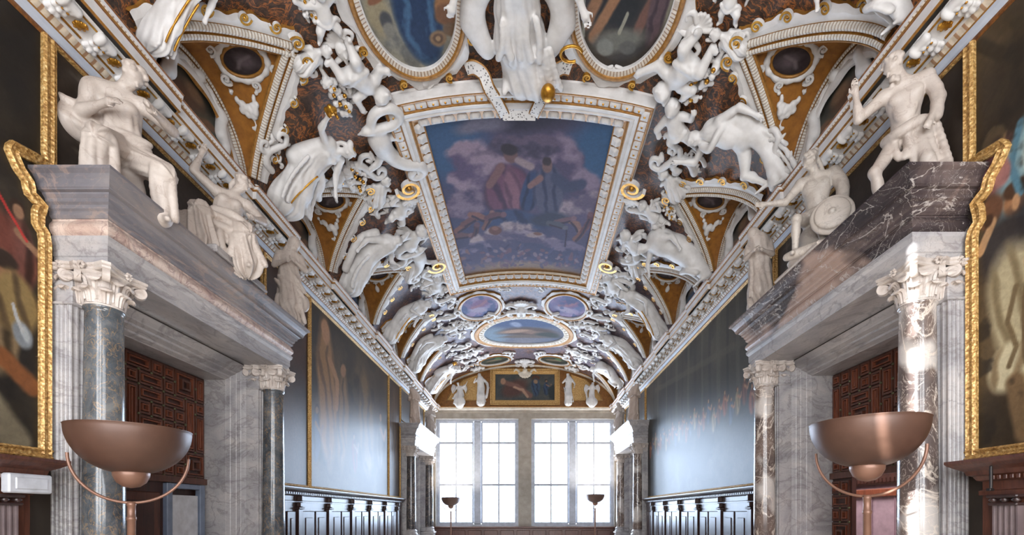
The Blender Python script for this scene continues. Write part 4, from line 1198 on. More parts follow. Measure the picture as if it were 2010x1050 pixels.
    p = Paint(30, 60, 0.35, 10).base((60, 52, 46), (80, 70, 58), 4)
    wall_painting(1, 21.35, 22.85, 0.53, HT, p, 'dark strip of canvas in the far right corner', 30, 60)
right_paintings()

# ---------------------------------------------------------------- wooden panelling along the walls
def panelling(side, ya, yb, ph, label, mats):
    xb = W
    t = empty('wall_panelling', (side * W, (ya + yb) / 2, 0), label, 'panelling', 'wooden panelling below the canvases')
    b = MB(); b.box(side * W, side * (W - 0.1), ya, yb, 0, CZ + 0.36); b.bbox(side * W, side * (W - 0.16), ya, yb, 0, 0.25, 0.02); b.build('backboard', mats, t)
    prof = [(0.0, 0.2), (0.12, 0.2), (0.12, 0.23), (0.11, 0.24), (0.11, 0.33), (0.14, 0.35), (0.16, 0.36), (0.16, 0.40), (0.20, 0.42), (0.25, 0.45), (0.27, 0.48), (0.27, 0.505), (0.0, 0.52)]
    P = np.array([[(side * (W - p), y, CZ + h) for p, h in prof] for y in (ya, yb)])
    b = MB(); b.grid(P)
    for k in (0, 1): b.add(P[k], [tuple(range(len(prof)))])
    for y in np.arange(ya + 0.03, yb - 0.05, 0.09): b.box(side * (W - 0.14), side * (W - 0.19), y, y + 0.05, CZ + 0.365, CZ + 0.405)
    b.build('cap_moulding', mats, t)
    ys = np.arange(ya + ph, yb + 0.01, 1.43)
    for i, y in enumerate(ys):
        b = MB(); b.bbox(side * (W - 0.1), side * (W - 0.17), y - 0.09, y + 0.09, 0.25, CZ + 0.06, 0.01)
        b.bbox(side * (W - 0.1), side * (W - 0.2), y - 0.12, y + 0.12, CZ + 0.06, CZ + 0.1, 0.012)
        b.bbox(side * (W - 0.1), side * (W - 0.19), y - 0.07, y + 0.07, CZ + 0.1, CZ + 0.21, 0.02)
        b.bbox(side * (W - 0.1), side * (W - 0.21), y - 0.05, y + 0.05, CZ + 0.22, CZ + 0.35, 0.02)
        b.build('pilaster', mats, t)
    edges = [ya] + list(ys) + [yb]
    for a, c in zip(edges[:-1], edges[1:]):
        if c - a < 0.5: continue
        for a2, c2 in ((a + 0.14, (a + c) / 2 - 0.03), ((a + c) / 2 + 0.03, c - 0.14)):
            b = MB(); b.bbox(side * (W - 0.1), side * (W - 0.135), a2, c2, 0.35, CZ + 0.02, 0.015); b.bbox(side * (W - 0.13), side * (W - 0.15), a2 + 0.12, c2 - 0.12, 0.5, CZ - 0.12, 0.015)
            b.build('raised_panel', mats, t)
    return t
panelling(-1, 8.5, 17.3, 1.0, 'long dark wooden panelling on the left wall between the two portals', M['wood_black'])
panelling(1, 8.5, 17.2, 0.6, 'long dark wooden panelling on the right wall between the two portals', M['wood_black'])
def white_case():
    t = empty('glass_case', (4.35, 14.6, 0), 'pale narrow upright panel standing against the far right panelling', 'panel')
    b = MB(); b.bbox(4.2, 4.28, 14.75, 15.6, 0.0, 1.78, 0.01); b.build('board', M['whitebox'], t)
    b = MB(); b.bbox(4.12, 4.36, 14.8, 14.88, 0, 0.04, 0.01); b.bbox(4.12, 4.36, 15.45, 15.53, 0, 0.04, 0.01); b.build('foot', M['greyframe'], t)
def tall_bench(side, yend, label):
    """near stretch: tall panelling with fluted pilasters and a deep cornice"""
    t = empty('tall_panelling', (side * W, 2.0, 0), label, 'panelling', 'tall near panelling')
    ya = -2.5
    b = MB(); b.box(side * W, side * (W - 0.2), ya, yend - 0.16, 0, CZ + 0.3); b.build('backboard', M['wood'], t)
    prof = [(0.0, 0.16), (0.24, 0.16), (0.24, 0.2), (0.22, 0.21), (0.22, 0.29), (0.25, 0.3), (0.27, 0.34), (0.3, 0.35), (0.31, 0.39), (0.36, 0.42), (0.4, 0.45), (0.415, 0.47), (0.415, 0.495)]
    rows = []
    for p, h in prof:
        rows.append([(side * (W - p), ya, CZ + h), (side * (W - p), yend - 0.4 + p, CZ + h), (side * W, yend - 0.4 + p, CZ + h)])
    P = np.array(rows).transpose(1, 0, 2)
    b = MB(); b.grid(P); b.add(P[:, -1], [(0, 1, 2)])
    for y in np.arange(2.5, yend - 0.3, 0.055): b.bbox(side * (W - 0.25), side * (W - 0.285), y, y + 0.032, CZ + 0.3, CZ + 0.34, 0.004)
    b.build('cornice', M['wood'], t)
    for y in np.arange(yend - 0.42, ya, -1.25):
        pts = []
        for i in range(4):
            c = y - 0.075 + 0.05 * i
            for a in np.linspace(PI, 0, 6): pts.append((c + 0.019 * math.cos(a), 0.26 - 0.017 * math.sin(a)))
        pts = [(y - 0.11, 0.19), (y - 0.11, 0.26)] + pts + [(y + 0.11, 0.26), (y + 0.11, 0.19)]
        P = np.array([[(side * (W - d), yy, z) for z in (0.3, CZ + 0.06)] for yy, d in pts])
        b = MB(); b.grid(P); b.build('fluted_pilaster', M['fluted'], t)
        b = MB(); b.bbox(side * (W - 0.19), side * (W - 0.29), y - 0.13, y + 0.13, CZ + 0.06, CZ + 0.085, 0.008)
        for q in (-0.1, 0, 0.1): b.lathe([(0.0, -0.035), (0.035, 0.0), (0.0, 0.035)], (side * (W - 0.26), y + q, CZ + 0.11), 10)
        b.bbox(side * (W - 0.19), side * (W - 0.3), y - 0.14, y + 0.14, CZ + 0.13, CZ + 0.16, 0.01)
        b.build('capital', M['wood_black'], t)
        b = MB(); b.bbox(side * (W - 0.2), side * (W - 0.23), y - 1.05, y - 0.2, 0.4, CZ + 0.05, 0.02); b.bbox(side * (W - 0.22), side * (W - 0.25), y - 0.9, y - 0.35, 0.55, CZ - 0.1, 0.02); b.build('raised_panel', M['wood_red'], t)
    return t
M['fluted'] = m_plain('grey_brown_fluting', (128, 112, 112), 0.35, c2=(104, 90, 90), scale=5)
tall_bench(-1, 4.46, 'tall reddish wooden panelling with deep cornice at the left edge under the battle canvas')
tall_bench(1, 4.555, 'tall reddish wooden panelling with deep cornice at the right edge under the figure canvas')
b = MB(); b.bbox(-4.44, -4.36, 3.99, 4.36, CZ + 0.17, CZ + 0.345, 0.012); b.bbox(-4.365, -4.35, 4.04, 4.31, CZ + 0.205, CZ + 0.31, 0.006)
b.build('emergency_light', M['whitebox'], label='small white rectangular light box fixed to the near left panelling', cat='light box')
b = MB(); b.bbox(4.33, 4.35, 4.13, 4.155, CZ + 0.2, CZ + 0.42, 0.006); b.bbox(4.31, 4.35, 4.12, 4.16, CZ + 0.19, CZ + 0.215, 0.004)
b.build('wall_clip', M['iron'], label='small grey clip hanging from the cornice of the near right panelling', cat='clip')

# ---------------------------------------------------------------- standing uplighters
def torchere(x, y, hr, label, aim):
    t = empty('torchere_lamp', (x, y, 0), label, 'lamp', 'copper bowl uplighters')
    R = 0.442; z = CZ + hr
    prof, inner = [], []
    for i in range(21):
        a = PI / 2 * i / 20
        prof.append((max(R * math.sin(a) ** 0.92, 1e-4) if i else 0.0, z - 0.40 * math.cos(a) ** 1.02))
    inner = [(max(r - 0.006, 0.0), q + 0.006) for r, q in prof[::-1]]
    b = MB(); b.lathe(prof + [(R + 0.004, z + 0.004)] + [(R - 0.004, z + 0.004)] + inner[1:], (x, y, 0), 56, 0, True, cap=False)
    b.build('bowl', M['copper'], t)
    zc = z - 0.40
    b = MB(); b.lathe([(0.0, zc - 0.125), (0.06, zc - 0.112), (0.105, zc - 0.075), (0.13, zc - 0.02), (0.135, zc + 0.03), (0.12, zc + 0.04)], (x, y, 0), 36)
    b.build('lower_cup', M['copper_light'], t)
    # fork
    th = np.linspace(-PI, 0, 41); d = np.array([math.cos(aim), math.sin(aim), 0.0])
    zf = z - 0.235; Rf = R * 0.93
    pts = np.array([(x, y, zf)]) + d * (Rf * np.cos(th))[:, None] + np.array([0, 0, 1.0]) * (Rf * 1.02 * np.sin(th))[:, None]
    b = MB(); b.tube(pts, 0.0125, 10, 0, False, (-d[1], d[0], 0.05)); b.build('fork', M['copper_light'], t)
    zb = zf - Rf * 1.02
    b = MB(); b.lathe([(0.04, 0.07), (0.031, 0.1), (0.031, zb - 0.16), (0.036, zb - 0.155), (0.036, zb - 0.13), (0.03, zb - 0.125), (0.03, zb - 0.03), (0.034, zb - 0.025), (0.034, zb), (0.014, zb + 0.012)], (x, y, 0), 24)
    b.build('pole', M['copper_light'], t)
    b = MB(); b.lathe([(0.28, 0.0), (0.28, 0.012), (0.25, 0.03), (0.08, 0.055), (0.04, 0.075)], (x, y, 0), 40); b.build('base', M['copper'], t)
    b = MB(); b.lathe([(0.05, z - 0.32), (0.06, z - 0.28), (0.06, z - 0.06), (0.05, z), (0.03, z + 0.03), (0.0, z + 0.04)], (x + 0.06, y + 0.12, 0), 18); b.build('bulb', M['bulb'], t)
    return t
torchere(-3.4, 4.113, 0.738, 'large brown copper bowl uplighter in front of the left portal', math.radians(38))
torchere(3.181, 4.089, 0.796, 'large brown copper bowl uplighter in front of the right portal', math.radians(-52))
torchere(-3.45, 21.5, 0.68, 'small-looking bowl uplighter against the far left window', 0.0)
torchere(3.31, 21.5, 0.82, 'small-looking bowl uplighter against the far right window', 0.0)
# ---------------------------------------------------------------- framed pictures and mouldings of the vault
def ring_rect(hx, ya, yb, o, d, n=14):
    s0 = float(np.interp(hx, _x, _s)) + o
    y0, y1 = ya - o, yb + o
    e = np.linspace(-s0, s0, n)
    S = np.concatenate([e[:-1], [s0], -e[:-1], [-s0]])
    Y = np.concatenate([[y0] * (n - 1), [y0], [y1] * (n - 1), [y1]])
    return vm(S, Y, d)
def ring_oval(sc, yc, a, b, o, d, n=72, wav=None):
    t = np.arange(n) * 2 * PI / n
    k = 0 if wav is None else wav(t)
    return vm(sc + (a + o + k) * np.cos(t), yc + (b + o + k) * np.sin(t), d)
def ring_build(rings, mats, mi, name, parent, smooth=False):
    P = np.array(rings).transpose(1, 0, 2)
    L = np.linalg.norm(np.diff(np.concatenate([P, P[:1]]), axis=0), axis=-1)[:, 0].cumsum(); L = np.concatenate([[0], L[:-1]])
    uv = np.stack(np.broadcast_arrays(L[:, None], np.arange(P.shape[1])[None] * 0.1), -1)
    b = MB(); b.grid(P, mi, smooth, True, False, uv)
    return b.build(name, mats, parent)
_g = np.linspace(-1, 1, 7)
_gx, _gy = np.meshgrid(_g, _g, indexing='ij')
_pz = (1 - np.abs(_gx) ** 3.5) * (1 - np.abs(_gy) ** 3.5)
def bumps(mb, P, N, r, sx=1.0, sy=1.3, h=0.6, m=0, tang=None, lobes=False):
    """carved cushions: sx along the moulding, sy across"""
    z = _pz * (1 - 0.55 * np.exp(-(_gx / 0.22) ** 2) * (0.6 + 0.4 * _gy)) * (0.75 + 0.25 * np.cos(_gy * 5)) if lobes else _pz
    for p, n, t in zip(P, N, tang):
        s = np.cross(t, n)
        G = p + _gx[..., None] * t * r * sx + _gy[..., None] * s * r * sy + z[..., None] * n * r * h
        mb.grid(G, m, True)
def along(P, step, closed=True):
    """evenly spaced points and tangents on a polyline"""
    Q = np.concatenate([P, P[:1]]) if closed else P
    L = np.concatenate([[0], np.cumsum(np.linalg.norm(np.diff(Q, axis=0), axis=1))])
    n = max(2, int(round(L[-1] / step)))
    l = (np.arange(n) + 0.5) * L[-1] / n
    pts = np.stack([np.interp(l, L, Q[:, k]) for k in range(3)], 1)
    pt2 = np.stack([np.interp(l + 0.01, L, Q[:, k]) for k in range(3)], 1); pt1 = np.stack([np.interp(l - 0.01, L, Q[:, k]) for k in range(3)], 1)
    T = pt2 - pt1; T /= np.linalg.norm(T, axis=1, keepdims=True) + 1e-12
    return pts, T
def nrm_at(P):
    th = np.arctan2(np.abs(P[:, 0]) / A, np.maximum((P[:, 2] - CZ - H0) / B, 1e-3))
    return vn(np.sign(P[:, 0]) * np.interp(th, _th, _s))
def volute(c, ux, uy, un, r, turns=1.6, w=0.05, th=0.03, start=0.0, name='volute', mats=None, parent=None, n=54, decay=0.16, **kw):
    """flat-band spiral in the plane ux,uy, band width along un"""
    t = np.linspace(0, turns * 2 * PI, n); rr = r * np.exp(-decay * t)
    P = c + (np.cos(t + start)[:, None] * ux + np.sin(t + start)[:, None] * uy) * rr[:, None]
    b = MB()
    b.sweep(P, un, [(-th / 2, -w / 2), (th / 2, -w / 2), (th / 2, w / 2), (-th / 2, w / 2)], [0, 0, 1, 0] if mats and len(mats) > 1 else 0, False, True, False, scale=np.linspace(1, 0.7, n))
    e = MB(); e.lathe([(r * 0.22, -w / 2), (r * 0.22, w * 0.3), (0.0, w * 0.55)], (0, 0, 0), 12)
    V = np.concatenate(e.v); cc = c
    b.add(cc + V[:, 0:1] * ux + V[:, 1:2] * uy + V[:, 2:3] * un, e.f, 1 if mats and len(mats) > 1 else 0, None, True)
    return b.build(name, mats, parent, **kw) if mats else b

HX, PY0, PY1 = 1.74, 8.36, 13.82
def central_picture():
    t = empty('ceiling_painting', tuple(vm(0, (PY0 + PY1) / 2)), 'great rectangular sky painting with draped figures at the centre of the vault', 'ceiling painting')
    nu, nv = 230, 250
    s0 = float(np.interp(HX, _x, _s)) + 0.02
    S, Y = np.meshgrid(np.linspace(-s0, s0, nu), np.linspace(PY1 + 0.02, PY0 - 0.02, nv), indexing='ij')
    p = Paint(nu, nv, 1.0, 51, 0.02, 6)
    # v = 0 at the far edge (bottom of the picture as seen), v = 1 nearest
    p.base((74, 78, 110), (104, 96, 124), 3)
    def clouds(x, y, rx, ry, hi=(164, 152, 162), lo=(92, 82, 110), ang=0, f=7, seed=3, amt=1.0):
        n = fbm(p.U * f, p.V * f * 1.4, 90 + seed); n2 = fbm(p.U * f + 0.25, p.V * f * 1.4 + 0.5, 90 + seed)
        a = math.radians(ang); dx, dy = p.u - x, p.v - y
        q = ((dx * math.cos(a) + dy * math.sin(a)) / rx) ** 2 + ((-dx * math.sin(a) + dy * math.cos(a)) / ry) ** 2
        m = np.clip((1.15 - np.sqrt(q) + (n - 0.5) * 1.6) / 0.25, 0, 1) * amt
        t_ = np.clip(0.5 + (n - n2) * 5 + dy / ry * 0.35, 0, 1)[..., None]
        p.C = p.C * (1 - m[..., None]) + (np.array(hi, float) * t_ + np.array(lo, float) * (1 - t_)) * m[..., None]
    p.ell(0.08, 0.88, 0.22, 0.16, (66, 104, 142), 0, 0.7).ell(0.95, 0.85, 0.18, 0.2, (62, 104, 142), 0, 0.8).ell(0.5, 0.98, 0.26, 0.06, (70, 66, 84), 0, 0.8).ell(0.3, 0.95, 0.14, 0.03, (130, 132, 148), 4, 0.7)
    clouds(0.24, 0.74, 0.2, 0.13, (166, 152, 166), (104, 92, 122), 8, 6, 3); clouds(0.77, 0.76, 0.2, 0.13, (152, 140, 158), (92, 84, 112), -10, 6, 5); clouds(0.5, 0.86, 0.2, 0.06, (112, 102, 122), (76, 70, 92), 0, 8, 6)
    clouds(0.86, 0.56, 0.14, 0.08, (172, 162, 168), (110, 102, 126), 10, 9, 7); clouds(0.14, 0.58, 0.16, 0.07, (144, 132, 150), (88, 80, 108), 10, 8, 8)
    p.ell(0.42, 0.6, 0.16, 0.17, (70, 50, 74), 18, 0.25).folds(0.42, 0.61, 0.145, 0.16, (122, 80, 104), (78, 52, 80), 15, 9, 0.2).folds(0.45, 0.62, 0.06, 0.13, (150, 110, 124), (104, 70, 92), 12, 5, 0.3)
    p.ell(0.44, 0.83, 0.042, 0.045, (126, 98, 94), 0, 0.25).ell(0.435, 0.855, 0.05, 0.026, (58, 48, 54), 0, 0.3).line([(0.48, 0.8), (0.56, 0.76)], 0.02, (172, 158, 158)).line([(0.38, 0.76), (0.3, 0.68)], 0.022, (140, 106, 104))
    p.folds(0.56, 0.62, 0.055, 0.12, (58, 78, 118), (36, 48, 82), -10, 6, 0.2).folds(0.68, 0.63, 0.1, 0.14, (96, 102, 126), (58, 64, 94), 8, 9, 0.2).ell(0.655, 0.765, 0.032, 0.036, (138, 112, 106), 0, 0.25).ell(0.65, 0.785, 0.03, 0.02, (66, 56, 60), 0, 0.3).line([(0.71, 0.71), (0.8, 0.67), (0.87, 0.69)], 0.03, (74, 82, 110)).line([(0.62, 0.7), (0.56, 0.66)], 0.018, (150, 118, 112))
    p.folds(0.45, 0.44, 0.24, 0.07, (66, 84, 124), (42, 54, 90), -4, 11, 0.3).ell(0.7, 0.46, 0.14, 0.05, (62, 70, 92), 10, 0.5)
    for x, y, a, c in ((0.08, 0.42, 35, (136, 96, 88)), (0.14, 0.46, 20, (118, 84, 86)), (0.2, 0.48, -30, (150, 110, 100)), (0.26, 0.44, 55, (134, 98, 92)), (0.31, 0.47, 10, (112, 82, 92)), (0.88, 0.43, -40, (152, 118, 104)), (0.8, 0.46, 20, (124, 98, 106)), (0.93, 0.37, 60, (132, 94, 86)), (0.75, 0.42, -15, (92, 98, 110)), (0.06, 0.35, 0, (116, 88, 92)), (0.16, 0.37, 70, (96, 70, 82)), (0.96, 0.45, 80, (110, 76, 84))):
        ca, sa_ = math.cos(math.radians(a)), math.sin(math.radians(a))
        p.line([(x - 0.055 * ca, y - 0.05 * sa_), (x + 0.01, y + 0.012), (x + 0.055 * ca, y + 0.05 * sa_)], 0.019, c, 0.5).ell(x + 0.07 * ca, y + 0.065 * sa_, 0.02, 0.02, tuple(min(255, v + 18) for v in c), 0, 0.3).line([(x - 0.04 * ca, y - 0.05 * sa_ - 0.012), (x + 0.04 * ca, y + 0.04 * sa_ - 0.014)], 0.007, (64, 54, 74), 0.6)
    clouds(0.36, 0.345, 0.19, 0.06, (182, 172, 170), (112, 104, 126), 8, 9, 9); clouds(0.56, 0.3, 0.2, 0.05, (160, 152, 164), (92, 88, 118), -6, 9, 11); clouds(0.14, 0.25, 0.16, 0.05, (132, 128, 152), (82, 84, 116), 0, 9, 12); clouds(0.84, 0.27, 0.14, 0.04, (128, 122, 146), (78, 78, 110), 0, 9, 13)
    p.ell(0.31, 0.37, 0.045, 0.035, (112, 76, 70), 0, 0.3).ell(0.31, 0.385, 0.025, 0.016, (150, 110, 98)).line([(0.83, 0.38), (0.83, 0.26)], 0.006, (60, 50, 76)).ell(0.6, 0.335, 0.06, 0.02, (172, 160, 158), 10, 0.3).ell(0.62, 0.345, 0.03, 0.012, (130, 96, 84), 0, 0.4)
    rg = np.random.default_rng(5)
    for i in range(90):
        x, y, a = rg.uniform(0.01, 0.99), rg.uniform(0.09, 0.24), rg.uniform(0, 360)
        c = [(118, 92, 108), (88, 92, 128), (140, 112, 112), (72, 68, 100), (150, 136, 148)][rg.integers(5)]
        p.ell(x, y, rg.uniform(0.012, 0.04), rg.uniform(0.008, 0.018), c, a, 0.4, 0.85)
    p.ell(0.5, 0.045, 0.5, 0.055, (170, 150, 122), 0, 0.8, 0.8).ell(0.5, 0.0, 0.7, 0.035, (172, 134, 78), 0, 0.7, 0.9)
    for i in range(30):
        x, y = rg.uniform(0.05, 0.95), rg.uniform(0.06, 0.12)
        p.ell(x, y, rg.uniform(0.015, 0.035), rg.uniform(0.008, 0.016), [(110, 92, 116), (90, 92, 124), (132, 112, 118)][rg.integers(3)], rg.uniform(0, 180), 0.4, 0.8)
    p.C = p.C * np.array([0.88, 0.83, 0.86])
    picture('canvas', vm(S, Y, 0.035), p, M['fresco'], t)
    prof = [(0.0, 0.03), (0.0, 0.10), (0.015, 0.115), (0.05, 0.12), (0.21, 0.15), (0.23, 0.165), (0.245, 0.18), (0.26, 0.185), (0.265, 0.2), (0.30, 0.215), (0.335, 0.2), (0.34, 0.21), (0.395, 0.215), (0.41, 0.205), (0.425, 0.2), (0.43, 0.185), (0.575, 0.185), (0.58, 0.2), (0.605, 0.205), (0.62, 0.2), (0.625, 0.175), (0.63, 0.02), (0.65, 0.0)]
    mats = [M['stucco'], M['ochre_gold'], M['stucco_cream'], M['beads']]
    mi = [2, 1, 1, 1, 1, 1, 1, 2, 0, 0, 2, 0, 0, 1, 1, 1, 1, 1, 1, 0, 0, 0]
    ring_build([ring_rect(HX, PY0, PY1, o, d) for o, d in prof], mats, mi, 'frame_moulding', t)
    mb = MB()
    R = ring_rect(HX, PY0, PY1, 0.125, 0.13, 30); pts, T = along(R, 0.235); N = nrm_at(pts)
    bumps(mb, pts, N, 0.1, 1.0, 0.98, 0.75, 0, T, True)
    R = ring_rect(HX, PY0, PY1, 0.125, 0.13, 30); pts2, T2 = along(R, 0.235); 
    mb.build('egg_ornament', [M['stucco'], M['stucco_cream']], t)
    mb = MB()
    R = ring_rect(HX, PY0, PY1, 0.503, 0.185, 30); pts, T = along(R, 0.21); N = nrm_at(pts)
    bumps(mb, pts, N, 0.075, 1.28, 0.9, 0.45, 0, T, True); bumps(mb, pts + N * 0.02, N, 0.02, 1, 1, 0.9, 1, T)
    mb.build('rosette_ornament', [M['stucco'], M['gold']], t)
    # gilded volutes on the long sides
    for sg in (-1, 1):
        for Y, q in ((9.62, 1), (12.65, 1)):
            sv = sg * 2.40
            c = vm(sv, Y, 0.2); N = vn(sv); ux = np.array(vm(sv + sg * 0.1, Y, 0.2)) - c; ux = -nrm(ux); uy = np.array([0, 1.0, 0])
            v = volute(c - ux * 0.02, ux, -uy, N, 0.27, 1.35, 0.12, 0.07, PI, 'volute', [M['stucco'], M['gold']], t, decay=0.12)
            S_ = SDF()
            for a in np.linspace(-1.1, 1.1, 5): S_.cap((0, 0, 0), (0.17 * math.sin(a), 0.17 * math.cos(a), 0.02), 0.03, 0.04, 0.02)
            sdf_obj(S_, 'shell', 0.02, M['stucco'], lambda V, c=c, ux=ux, N=N: c + uy * 0.3 - ux * 0.1 + V[:, 0:1] * -ux + V[:, 1:2] * uy + V[:, 2:3] * N, t)
    # folded strap hanging over the near side of the frame
    for q in (-1, 1):
        P = smooth_path([vm(q * 0.86, 7.48, 0.03), vm(q * 0.72, 7.42, 0.08), vm(q * 0.58, 7.46, 0.16), vm(q * 0.5, 7.6, 0.27), vm(q * 0.40, 7.78, 0.29), vm(q * 0.3, 8.02, 0.285), vm(q * 0.26, 8.14, 0.27)], 6)
        up = np.array([0.0, -0.45, -1.0])
        b = MB(); b.sweep(P, up, [(-0.1, -0.02), (-0.1, 0.012), (-0.083, 0.02), (-0.08, 0.008), (0.08, 0.008), (0.083, 0.02), (0.1, 0.012), (0.1, -0.02)], [1, 1, 1, 0, 1, 1, 1, 1], False, True)
        b.build('strap', [M['spotted'], M['ochre_gold']], t)
    b = MB(); P = np.array([vm(s, 8.12, 0.275) for s in np.linspace(-0.3, 0.3, 9)])
    b.sweep(P, (0, -0.3, -1), [(-0.075, -0.02), (-0.075, 0.015), (0.075, 0.015), (0.075, -0.02)], 0, False, True); b.build('strap', [M['spotted']], t)
    b = MB(); b.sweep(np.array([vm(s, 7.72, 0.24) for s in np.linspace(-0.42, 0.42, 9)]), (0, -1, -0.3), [(-0.06, -0.02), (-0.06, 0.02), (0.06, 0.02), (0.06, -0.02)], 0, False, True); b.build('keystone_block', M['stucco'], t)
def _spot():
    t = NT('pierced_white_strap'); v = t.coord()
    d = t.voro(v, 24)
    t.b.inputs['Roughness'].default_value = 0.5
    return t.fin(t.mix(t.ramp(d, [(0.22, 1.0), (0.34, 0.0)]), (222, 220, 218), (96, 92, 92)), 0.5)
M['spotted'] = _spot()
central_picture()

def oval_picture(sc, yc, a, b, pnt_fn, label, fw=0.16, cart=0.2, egg=False, mat='fresco', res=110):
    t = empty('oval_ceiling_painting', tuple(vm(sc, yc)), label, 'ceiling painting')
    # canvas: polar grid
    nr, nt = res // 2, res * 2
    rr = np.linspace(0.0, 1.02, nr); th = np.linspace(0, 2 * PI, nt)
    Rr, T = np.meshgrid(rr, th, indexing='ij')
    p = Paint(nr, nt, 1, 60, 0.0)
    p.U = 0.5 + 0.5 * Rr * np.cos(T); p.V = 0.5 - 0.5 * Rr * np.sin(T)
    wf = 5; p.u = p.U + 0.02 * (fbm(p.U * wf, p.V * wf, 80) - 0.5) * 2; p.v = p.V + 0.02 * (fbm(p.U * wf, p.V * wf, 90) - 0.5) * 2
    pnt_fn(p)
    picture('canvas', vm(sc + a * Rr * np.cos(T), yc + b * Rr * np.sin(T), 0.03), p, M[mat], t)
    k = fw / 0.16
    prof = [(0.0, 0.02), (0.0, 0.075), (0.015, 0.085), (0.085 * k, 0.1), (0.095 * k, 0.11), (0.11 * k, 0.12), (0.145 * k, 0.12), (0.16 * k, 0.1), (0.165 * k, 0.02)]
    ring_build([ring_oval(sc, yc, a, b, o, d) for o, d in prof], [M['beads'], M['ochre_gold'], M['stucco']], [2, 2, 0, 1, 1, 1, 1, 1], 'frame_moulding', t)
    if egg:
        mb = MB(); pts, T_ = along(ring_oval(sc, yc, a, b, 0.05 * k, 0.095), 0.2); N = nrm_at(pts); bumps(mb, pts, N, 0.085, 1, 1.2, 0.6, 0, T_, True); mb.build('egg_ornament', M['stucco_cream'], t)
    if cart:
        wv = lambda tt: cart * (0.75 + 0.22 * np.sin(tt * 8 + 0.7) + 0.12 * np.sin(tt * 19))
        ring_build([ring_oval(sc, yc, a, b, fw, 0.0), ring_oval(sc, yc, a, b, fw, 0.06), ring_oval(sc, yc, a, b, fw + cart * 0.25, 0.085), ring_oval(sc, yc, a, b, fw, 0.05, wav=wv), ring_oval(sc, yc, a, b, fw, 0.0, wav=wv)],
                   [M['stucco'], M['ochre_gold']], [0, 0, 0, 1], 'strapwork', t)
    return t
def pn_blue(p):
    p.base((120, 116, 104), (150, 146, 132), 3).cloud((90, 90, 90), 5, 2, 0.52, 0.64, 0.6)
    p.ell(0.14, 0.42, 0.12, 0.16, (152, 140, 112), 0, 0.5).ell(0.2, 0.36, 0.06, 0.07, (74, 74, 76), 0, 0.4).ell(0.2, 0.3, 0.06, 0.05, (130, 126, 116), 0, 0.4)
    p.ell(0.56, 0.36, 0.25, 0.34, (36, 56, 86), 8, 0.25).folds(0.56, 0.36, 0.24, 0.33, (34, 54, 86), (66, 98, 130), 10, 6).ell(0.62, 0.62, 0.3, 0.14, (34, 48, 74), -10, 0.4)
    p.line([(0.1, 0.5), (0.45, 0.58), (0.75, 0.68)], 0.02, (120, 78, 56)).ell(0.16, 0.51, 0.09, 0.03, (132, 88, 62), 10)
    p.ell(0.86, 0.4, 0.11, 0.08, (148, 104, 66), 10, 0.3).ell(0.86, 0.34, 0.12, 0.07, (120, 82, 54), 0, 0.3).ell(0.73, 0.19, 0.1, 0.06, (134, 106, 78), 0, 0.3).ell(0.73, 0.19, 0.06, 0.035, (96, 74, 58), 0, 0.3).ell(0.73, 0.19, 0.03, 0.018, (160, 130, 96), 0, 0.3).ell(0.9, 0.24, 0.1, 0.05, (110, 86, 64))
    p.ell(0.6, 0.85, 0.16, 0.12, (150, 112, 88))
def pn_legs(p):
    p.base((44, 40, 38), (70, 62, 54), 4).ell(0.9, 0.62, 0.16, 0.3, (128, 122, 106), 10, 0.5).ell(0.55, 0.66, 0.2, 0.1, (140, 112, 82), 0, 0.4)
    p.ell(0.4, 0.45, 0.3, 0.16, (34, 32, 32), 0, 0.4).line([(0.16, 0.62), (0.2, 0.45), (0.12, 0.3)], 0.055, (146, 106, 76)).line([(0.4, 0.5), (0.3, 0.34), (0.2, 0.2)], 0.05, (150, 108, 76)).line([(0.82, 0.55), (0.74, 0.4), (0.7, 0.3)], 0.05, (112, 78, 66))
    p.folds(0.86, 0.5, 0.1, 0.3, (92, 72, 76), (64, 50, 56), 0, 5).ell(0.5, 0.2, 0.3, 0.08, (110, 108, 98), 10, 0.6).ell(0.36, 0.14, 0.1, 0.06, (130, 130, 122)).line([(0.55, 0.38), (0.5, 0.26)], 0.02, (150, 146, 130)).ell(0.62, 0.16, 0.1, 0.05, (92, 90, 84)).line([(0.05, 0.5), (0.1, 0.2)], 0.015, (150, 150, 140))
def pn_sky(seed):
    def f(p):
        p.seed = seed; p.base((84, 96, 132), (120, 104, 136), 3).cloud((146, 128, 156), 3, 2, 0.46, 0.6, 0.8).ell(0.55, 0.62, 0.3, 0.16, (118, 88, 120), 20, 0.6).ell(0.45, 0.36, 0.26, 0.12, (150, 140, 160), -12, 0.6).line([(0.3, 0.5), (0.55, 0.56), (0.7, 0.7)], 0.05, (138, 100, 116), 0.8).cloud((60, 76, 116), 4, 6, 0.56, 0.64, 0.7)
    return f
def pn_land(p):
    p.base((84, 92, 112), (110, 108, 116), 3).ell(0.5, 0.85, 0.5, 0.2, (70, 84, 116), 0, 0.6).ell(0.1, 0.4, 0.2, 0.3, (112, 128, 142), 0, 0.6).ell(0.55, 0.5, 0.36, 0.16, (80, 66, 62), 0, 0.5).ell(0.4, 0.52, 0.2, 0.07, (150, 122, 104), 6, 0.6).ell(0.66, 0.45, 0.18, 0.07, (120, 96, 84), -8, 0.6).ell(0.8, 0.4, 0.16, 0.1, (56, 60, 58), 0, 0.6).ell(0.5, 0.3, 0.3, 0.06, (96, 84, 76), 0, 0.6).ell(0.4, 0.76, 0.06, 0.1, (130, 138, 160), 20, 0.6)
